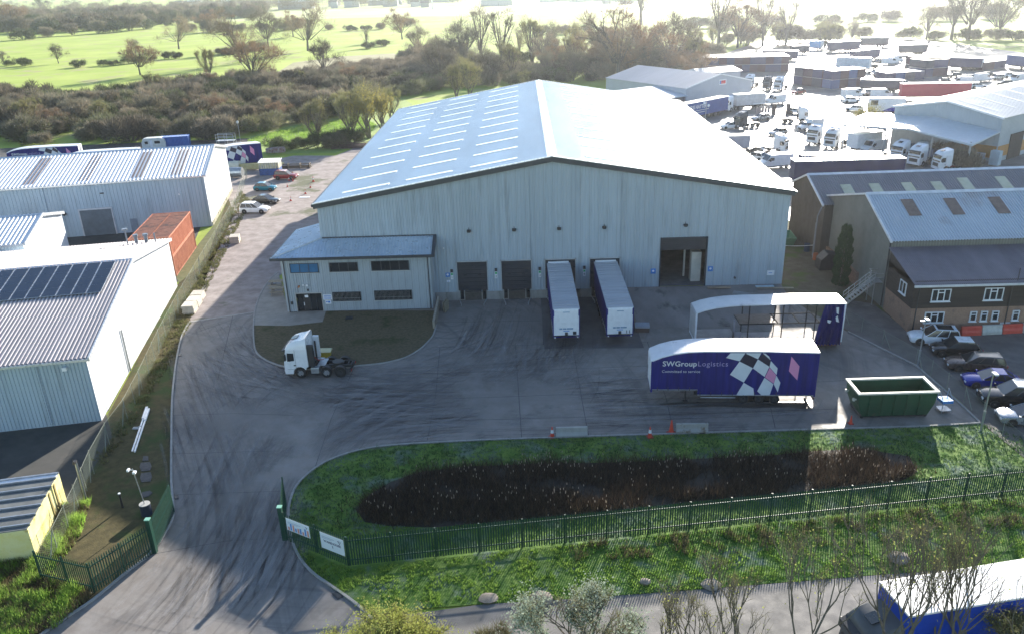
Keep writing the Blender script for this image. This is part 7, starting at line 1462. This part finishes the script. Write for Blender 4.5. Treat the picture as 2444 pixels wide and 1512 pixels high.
# far woods and town
VR=random.Random(31)
far=[(p.x,p.y) for p in [G(-20,84),G(150,80),G(330,66),G(520,46),G(640,42),G(640,30),G(0,44)]]
n=0
pts=[]; fill(far,24,lambda x,y:pts.append((x,y)))
VR.shuffle(pts)
for x,y in pts[:230]:
    k=VR.choice([0,0,3,4,2]); shrub(x,y,VR.uniform(1.7,2.7),k,'hazy tree crown in the far left wood','crowns of the far left wood',name='wood_tree',cat='tree',zs=1.25)
print('far wood',len(pts))
mb=MB(); me=SH[3]; vs=[v.co.copy() for v in me.vertices]; fs=[tuple(p.vertices) for p in me.polygons]; V9=1500; fs9=[f for f in fs if max(f)<V9]
for i in range(620):
    if i<380: x=VR.uniform(-1500,60); y=1130+abs(x+300)*.10+VR.uniform(0,260)
    else: x=VR.uniform(-2200,1200); y=VR.uniform(1500,3000)
    T=Matrix.Translation((x,y,0))@Matrix.Rotation(VR.uniform(0,6.28),4,'Z')@Matrix.Scale(VR.uniform(2.2,3.6),4); mb.add([T@v for v in vs[:V9]],fs9)
tag(mb.build('distant_woodland',TWIG),'hazy distant woodland along the horizon',None,None,'stuff')
hs=[]
for i in range(44):
    px=VR.uniform(420,1500); py=VR.uniform(4,26)+ (px-420)*-.010; g=G(px,max(py,3)); 
    if g.y<900: continue
    w,dd,h=VR.uniform(14,50),VR.uniform(9,18),VR.uniform(5,9); big=VR.random()<.4
    t=thing('distant_building',('long white roofed shed' if big else 'small pale house')+' in the hazy town on the horizon','building',(g.x,g.y,0),VR.uniform(-.25,.25),'sheds of the distant town' if big else 'houses of the distant town')
    q=MB(); 
    if not big: w*=.5
    q.box(-w/2,-dd/2,0,w/2,dd/2,h); q.build('wall',M('far_wall',(.45,.44,.42),.8,rnd=.3),t); q=MB(); q.prism([(-dd/2-.5,h),(0,h+dd*.28),(dd/2+.5,h)],-w/2-.5,w/2+.5,axis='x'); q.build('roof',M('far_white_roof',(.75,.76,.78),.4) if big else M('far_roof',(.22,.16,.13),.8,rnd=.3),t)
g=G(1032,24); tag(MB().tube((0,0,0),(0,0,34),.9,.4,n=8).build('distant_mast',WHITE,loc=(g.x,g.y,0)),'thin white mast rising from the hazy town','mast')
# ---- reeds in the pond
VR=random.Random(41)
reed=[(p.x,p.y) for p in GL([(850,1215),(880,1180),(930,1150),(1000,1125),(1120,1112),(1300,1105),(1500,1102),(1700,1092),(1850,1085),(1950,1075),(2060,1070),(2170,1088),(2190,1125),(2150,1150),(2000,1165),(1700,1192),(1400,1225),(1200,1243),(1040,1258),(930,1255),(870,1245)])]
mb=MB(); mh=MB(); xs=[p[0] for p in reed]; ys=[p[1] for p in reed]; c=0
while c<30000:
    x,y=VR.uniform(min(xs),max(xs)),VR.uniform(min(ys),max(ys))
    if not inpoly(x,y,reed): continue
    c+=1; nn=noise.noise(V((x*.35,y*.5,3)))
    if nn<-.32: continue
    if c%5==0: x+=VR.gauss(0,1.1); y+=VR.gauss(0,.8)
    h=VR.uniform(.5,1.05)+nn*.6; d=V((VR.gauss(0,.4),VR.gauss(0,.4),1)); p=V((x,y,-.05)); sliver(mb,p,d,h,VR.uniform(.012,.028),0 if VR.random()<.7 else 1)
    if VR.random()<.004+(.04 if nn>.25 else 0):
        q=p+d.normalized()*h*1.05; mh.tube(q-V((0,0,.14)),q,.026,.02,n=5); 
RE=M('dead_reed_brown',(.030,.020,.014),.9,c2=(.065,.043,.028),scale=1.5,sub=.2); RE2=M('dead_reed_tan',(.085,.06,.037),.9,c2=(.13,.09,.056),scale=1.5,sub=.25)
tag(mb.build('bulrush_bed',[RE,RE2]),'dense bed of dead brown bulrushes filling the pond hollow',None,None,'stuff')
tag(mh.build('bulrush_heads',M('seed_fluff',(.5,.42,.33),.9,sub=.4)),'pale fluffy seed heads standing among the bulrushes',None,None,'stuff')
tag(sheet('mud',[V((x,y,0)) for x,y in reed],.012,M('pond_mud',(.022,.018,.013),.8,c2=(.04,.032,.022),scale=1)),None)
# ---- grass tufts on the bank and verges
def tufts(name,label,poly,n,h,mats,wd=.02,avoid=None,z=0,dens=None,lean=.35):
    mb=MB(); xs=[p[0] for p in poly]; ys=[p[1] for p in poly]; c=0; tr_=0
    while c<n and tr_<n*20:
        tr_+=1; x,y=VR.uniform(min(xs),max(xs)),VR.uniform(min(ys),max(ys))
        if not inpoly(x,y,poly) or (avoid and inpoly(x,y,avoid)): continue
        nn=noise.noise(V((x*.9,y*.9,1)))
        if dens and nn<dens and VR.random()<.75: continue
        c+=1
        for k in range(4): sliver(mb,V((x+VR.gauss(0,.05),y+VR.gauss(0,.05),z)),V((VR.gauss(0,lean),VR.gauss(0,lean),1)),h*VR.uniform(.5,1.3)*(1+.8*nn),wd,0 if nn+VR.gauss(0,.2)>-.05 else min(1,len(mats)-1))
    return tag(mb.build(name,list(mats)),label,None,None,'stuff')
GB=M('blade_green',(.07,.18,.03),.6,c2=(.13,.27,.05),scale=.7,sub=.55); GB2=M('blade_bright',(.20,.34,.05),.6,c2=(.32,.46,.10),scale=.7,sub=.55); GBr=M('blade_straw',(.13,.11,.055),.8,c2=(.20,.165,.09),scale=.7,sub=.35)
FRB=M('blade_frosted',(.04,.10,.028),.7,c2=(.085,.165,.05),scale=.7,c3=(.20,.27,.24),s3=.5,t3=.50,w3=.12,sub=.4); OLV=M('blade_olive',(.10,.115,.04),.7,c2=(.17,.17,.07),scale=.7,sub=.4)
bp=[(p.x,p.y) for p in bank if p.x<48]
bx=[p for p in bp]
tufts('bank_grass','short green grass growing on the bank round the pond',[(p.x,p.y) for p in rl[8:]]+[(40,52),(40,47.6),(-11.4,41.2),(-16,44)],16000,.15,[FRB,FRB],wd=.022,avoid=reed)
outer=[(-16.3,43.2),(-11.6,40.7),(46,48.4),(46,40)]+[(p.x,p.y) for p in GL([(2443,1345),(2100,1371),(1700,1403),(1400,1426),(1150,1441),(1000,1453),(930,1474),(868,1458),(800,1406),(742,1364),(708,1318)])]
tufts('roadside_grass','tussocky green grass between the palisade fence and the road',outer,15000,.14,[GB2,GB],wd=.025,dens=-.05)
tufts('roadside_weeds','straw coloured dead weeds in the grass outside the palisade fence',[(2,41),(14,41.5),(40,44),(44,48),(20,44.8),(2,42.6)],1700,.45,[GBr,GB],wd=.02,dens=.05)
tufts('verge_weeds','straw and green weeds along the foot of the chain link fence',[(p.x,p.y) for p in GL([(575,455),(500,600),(400,780),(330,930),(250,1060),(215,1100),(250,1110),(330,1000),(420,840),(520,640),(600,480)])],4200,.24,[OLV,GBr],wd=.03,dens=-.1)
tufts('rough_weeds','tangled green and straw weeds round the yellow container',[(p.x,p.y) for p in GL([(-40,1250),(90,1225),(165,1205),(215,1200),(190,1280),(120,1370),(220,1420),(130,1500),(-40,1560)])],9000,.5,[GB2,GBr],wd=.028)
tufts('field_edge_grass','bright grass along the field strip behind the gravel',[(p.x,p.y) for p in GL([(590,335),(640,320),(720,300),(800,290),(860,280),(900,300),(880,320),(760,345),(640,350)])],5000,.35,[GB2,GB2],wd=.06)
sheet('field_strip',GL([(585,345),(600,325),(720,295),(860,272),(960,235),(985,250),(900,330),(800,365),(700,366),(640,372)]),-.016,M('bright_field_strip',(.20,.30,.05),.9,c2=(.28,.36,.09),scale=.4,bump=.9,bscale=1.5))
for i,(x,y,s,lab) in enumerate(((1165,1428,1.0,'flat pale slab in the grass at the road edge, left'),(1292,1432,1.2,'round boulder at the road edge, largest'),(2145,1335,1.1,'tan boulder half hidden behind bare branches on the right'),(1697,1395,1.0,'low pale stone at the road edge right of the olive tree'),(1540,1390,.6,'small tan stone behind the olive tree'))):
    VR=random.Random(60+i); mb=MB(); n=10; secs=[]
    for z,r in((0,.5),(.15,.62),(.4,.58),(.62,.35),(.7,.1)): secs.append([V(((r*s*(1+VR.uniform(-.15,.15)))*math.cos(6.283*k/n),(r*s*.8*(1+VR.uniform(-.15,.15)))*math.sin(6.283*k/n),z*s*(.3 if i in(0,3) else .6))) for k in range(n)])
    mb.loft(secs); g=G(x,y); tag(mb.build('boulder',M('limestone',(.22,.185,.14),.9,c2=(.33,.28,.22),scale=3,bump=.5,bscale=8),loc=(g.x,g.y,0),smooth=True,fix=True),lab,'boulder')
# ---- foreground trees
def fg(label,x,y,hpx,seed,lv,spread,tw,mats,leaves,stems=1,name='foreground_tree',twigs=5,up=.12,lsz=1.,twl=.5,twd=.012,r0=None):
    global VR
    g=G(x,y); dist=math.sqrt(g.x**2+g.y**2+26**2); h=hpx*dist/F_*1.05; t=thing(name,label,'tree',(g.x,g.y,0))
    tk,cr=tree_pair(seed,h,lv,spread,twigs,up,stems,tw=twd,twl=twl,r0=r0)
    vs=[V(v) for v in cr.v]; VR=random.Random(seed+5)
    for i in range(leaves):
        v=VR.choice(vs)
        if v.z>h*.3: leafq(cr,v+V((VR.gauss(0,.16),VR.gauss(0,.16),VR.gauss(0,.16))),VR.uniform(.03,.065)*lsz,2)
    tk.build('trunk',BARKF,t); cr.build('crown',[BARKF,BARKF2,mats],t); return t
BARKF=M('foreground_bark',(.10,.088,.07),.9,c2=(.16,.145,.105),scale=6,bump=.3,bscale=14); BARKF2=M('lichen_twig',(.13,.12,.06),.85,c2=(.20,.18,.09),scale=2,sub=.2)
YG=M('yellow_green_leaf',(.30,.34,.07),.55,c2=(.44,.44,.14),scale=2,sub=.45); SG=M('silver_green_leaf',(.26,.32,.22),.5,c2=(.42,.46,.36),scale=2,sub=.4)
fg('yellow green leafy bush in front of the road, tallest peak at its left',930,1640,265,201,3,.7,0,YG,15000,stems=5,lsz=1.1,twigs=4,name='leafy_bush')
fg('smaller yellow green leafy bush joined on the left of the leafy one',835,1630,170,202,3,.75,0,YG,7000,stems=4,twigs=4,name='leafy_bush')
fg('low yellow green leafy bush right of the leafy one',1030,1640,205,203,3,.7,0,YG,6000,stems=3,twigs=4,name='leafy_bush')
fg('silvery olive leaved tree with dark trunk in the foreground',1410,1720,385,204,4,.55,0,SG,8000,stems=1,lsz=1.15,twigs=3)
fg('silvery leaved lower bush right of the olive tree',1500,1640,170,205,3,.6,0,SG,2200,stems=3,twigs=3,name='leafy_bush')
fg('dark twisted bare tree just right of the olive tree',1370,1760,420,206,4,.8,0,SG,0,stems=1,twigs=3,twl=.4)
fg('pale thin bare shrub between the leafy bush and the olive tree',1170,1600,130,207,3,.6,0,SG,300,stems=5,twigs=5,name='bare_shrub')
for i,(x,y,hp,st,lab) in enumerate(((1690,1640,330,2,'bare tree with lichened twigs left of the right hand group'),(1790,1620,300,4,'thin many stemmed bare shrub in the right hand group'),(1905,1660,420,1,'bare tree with forked yellowish trunk in the right hand group'),(2045,1650,370,3,'bare tree with curved dark stems before the lorry cab'),(2120,1700,520,2,'tall bare tree crossing the lorry cab'),(2215,1650,400,3,'bare tree in front of the blue lorry body'),(2330,1640,330,3,'bare twiggy tree before the lorry roof at the right'),(2430,1660,380,2,'bare twiggy tree at the bottom right corner'),(1610,1600,180,4,'low bare shrub at the road edge'))):
    fg(lab,x,y,hp*1.12,300+i,4 if hp>250 else 3,.5,0,YG,120,stems=min(st,2),twigs=1,up=.25,twl=.45,twd=.007,r0=.11)
fg('mossy green bush in the bottom right corner',2400,1640,190,330,3,.8,0,M('moss_green_leaf',(.10,.12,.04),.7,c2=(.18,.18,.07),scale=2,sub=.3),9000,stems=5,name='leafy_bush')
# ================================================================ AIR, SKY, SUN, CAMERA
sunv=V((1.128,2.95,1.0)); el=math.atan2(1.0,math.hypot(1.128,2.95)); az=math.atan2(1.128,2.95)
w=D.worlds.new('World'); SC.world=w; w.use_nodes=True; nt=w.node_tree; bg=nt.nodes['Background']
sk_=nt.nodes.new('ShaderNodeTexSky'); sk_.sky_type='NISHITA'; sk_.sun_disc=False; sk_.sun_elevation=el; sk_.sun_rotation=az; sk_.air_density=1.0; sk_.dust_density=.5; sk_.ozone_density=2.3
nt.links.new(sk_.outputs[0],bg.inputs[0]); bg.inputs[1].default_value=SKY_S
su=D.lights.new('sun','SUN'); su.energy=SUN_E; su.angle=math.radians(.55); su.color=(1,.93,.82); so=D.objects.new('sun',su); COL.objects.link(so); so.rotation_euler=(-sunv).to_track_quat('-Z','Y').to_euler(); so.location=(60,150,90)
hz=MB(); hz.box(-6500,-90,-1.2,6500,8200,60); ho=hz.build('haze',None)
m=D.materials.new('haze_air'); m.use_nodes=True; nt=m.node_tree; nt.nodes.clear(); out=nt.nodes.new('ShaderNodeOutputMaterial'); pv_=nt.nodes.new('ShaderNodeVolumePrincipled'); pv_.inputs['Color'].default_value=(.88,.93,1,1); pv_.inputs['Density'].default_value=HAZE; pv_.inputs['Anisotropy'].default_value=.72; nt.links.new(pv_.outputs[0],out.inputs['Volume'])
ho.data.materials.clear(); ho.data.materials.append(m); tag(ho,None,None,None,'stuff')
cam=D.cameras.new('camera'); co=D.objects.new('camera',cam); COL.objects.link(co); cam.sensor_width=36; cam.lens=F_/2444*36; cam.clip_start=.5; cam.clip_end=12000
Mx=Matrix((( RT.x,UP.x,-FW.x,0),(RT.y,UP.y,-FW.y,0),(RT.z,UP.z,-FW.z,H_),(0,0,0,1))); co.matrix_world=Mx; SC.camera=co
SC.view_settings.view_transform='Standard'; SC.view_settings.look='None'; SC.view_settings.exposure=EXPO; SC.view_settings.gamma=1
SC.render.engine='CYCLES'; SC.cycles.volume_bounces=1; SC.cycles.max_bounces=6; SC.cycles.transparent_max_bounces=96
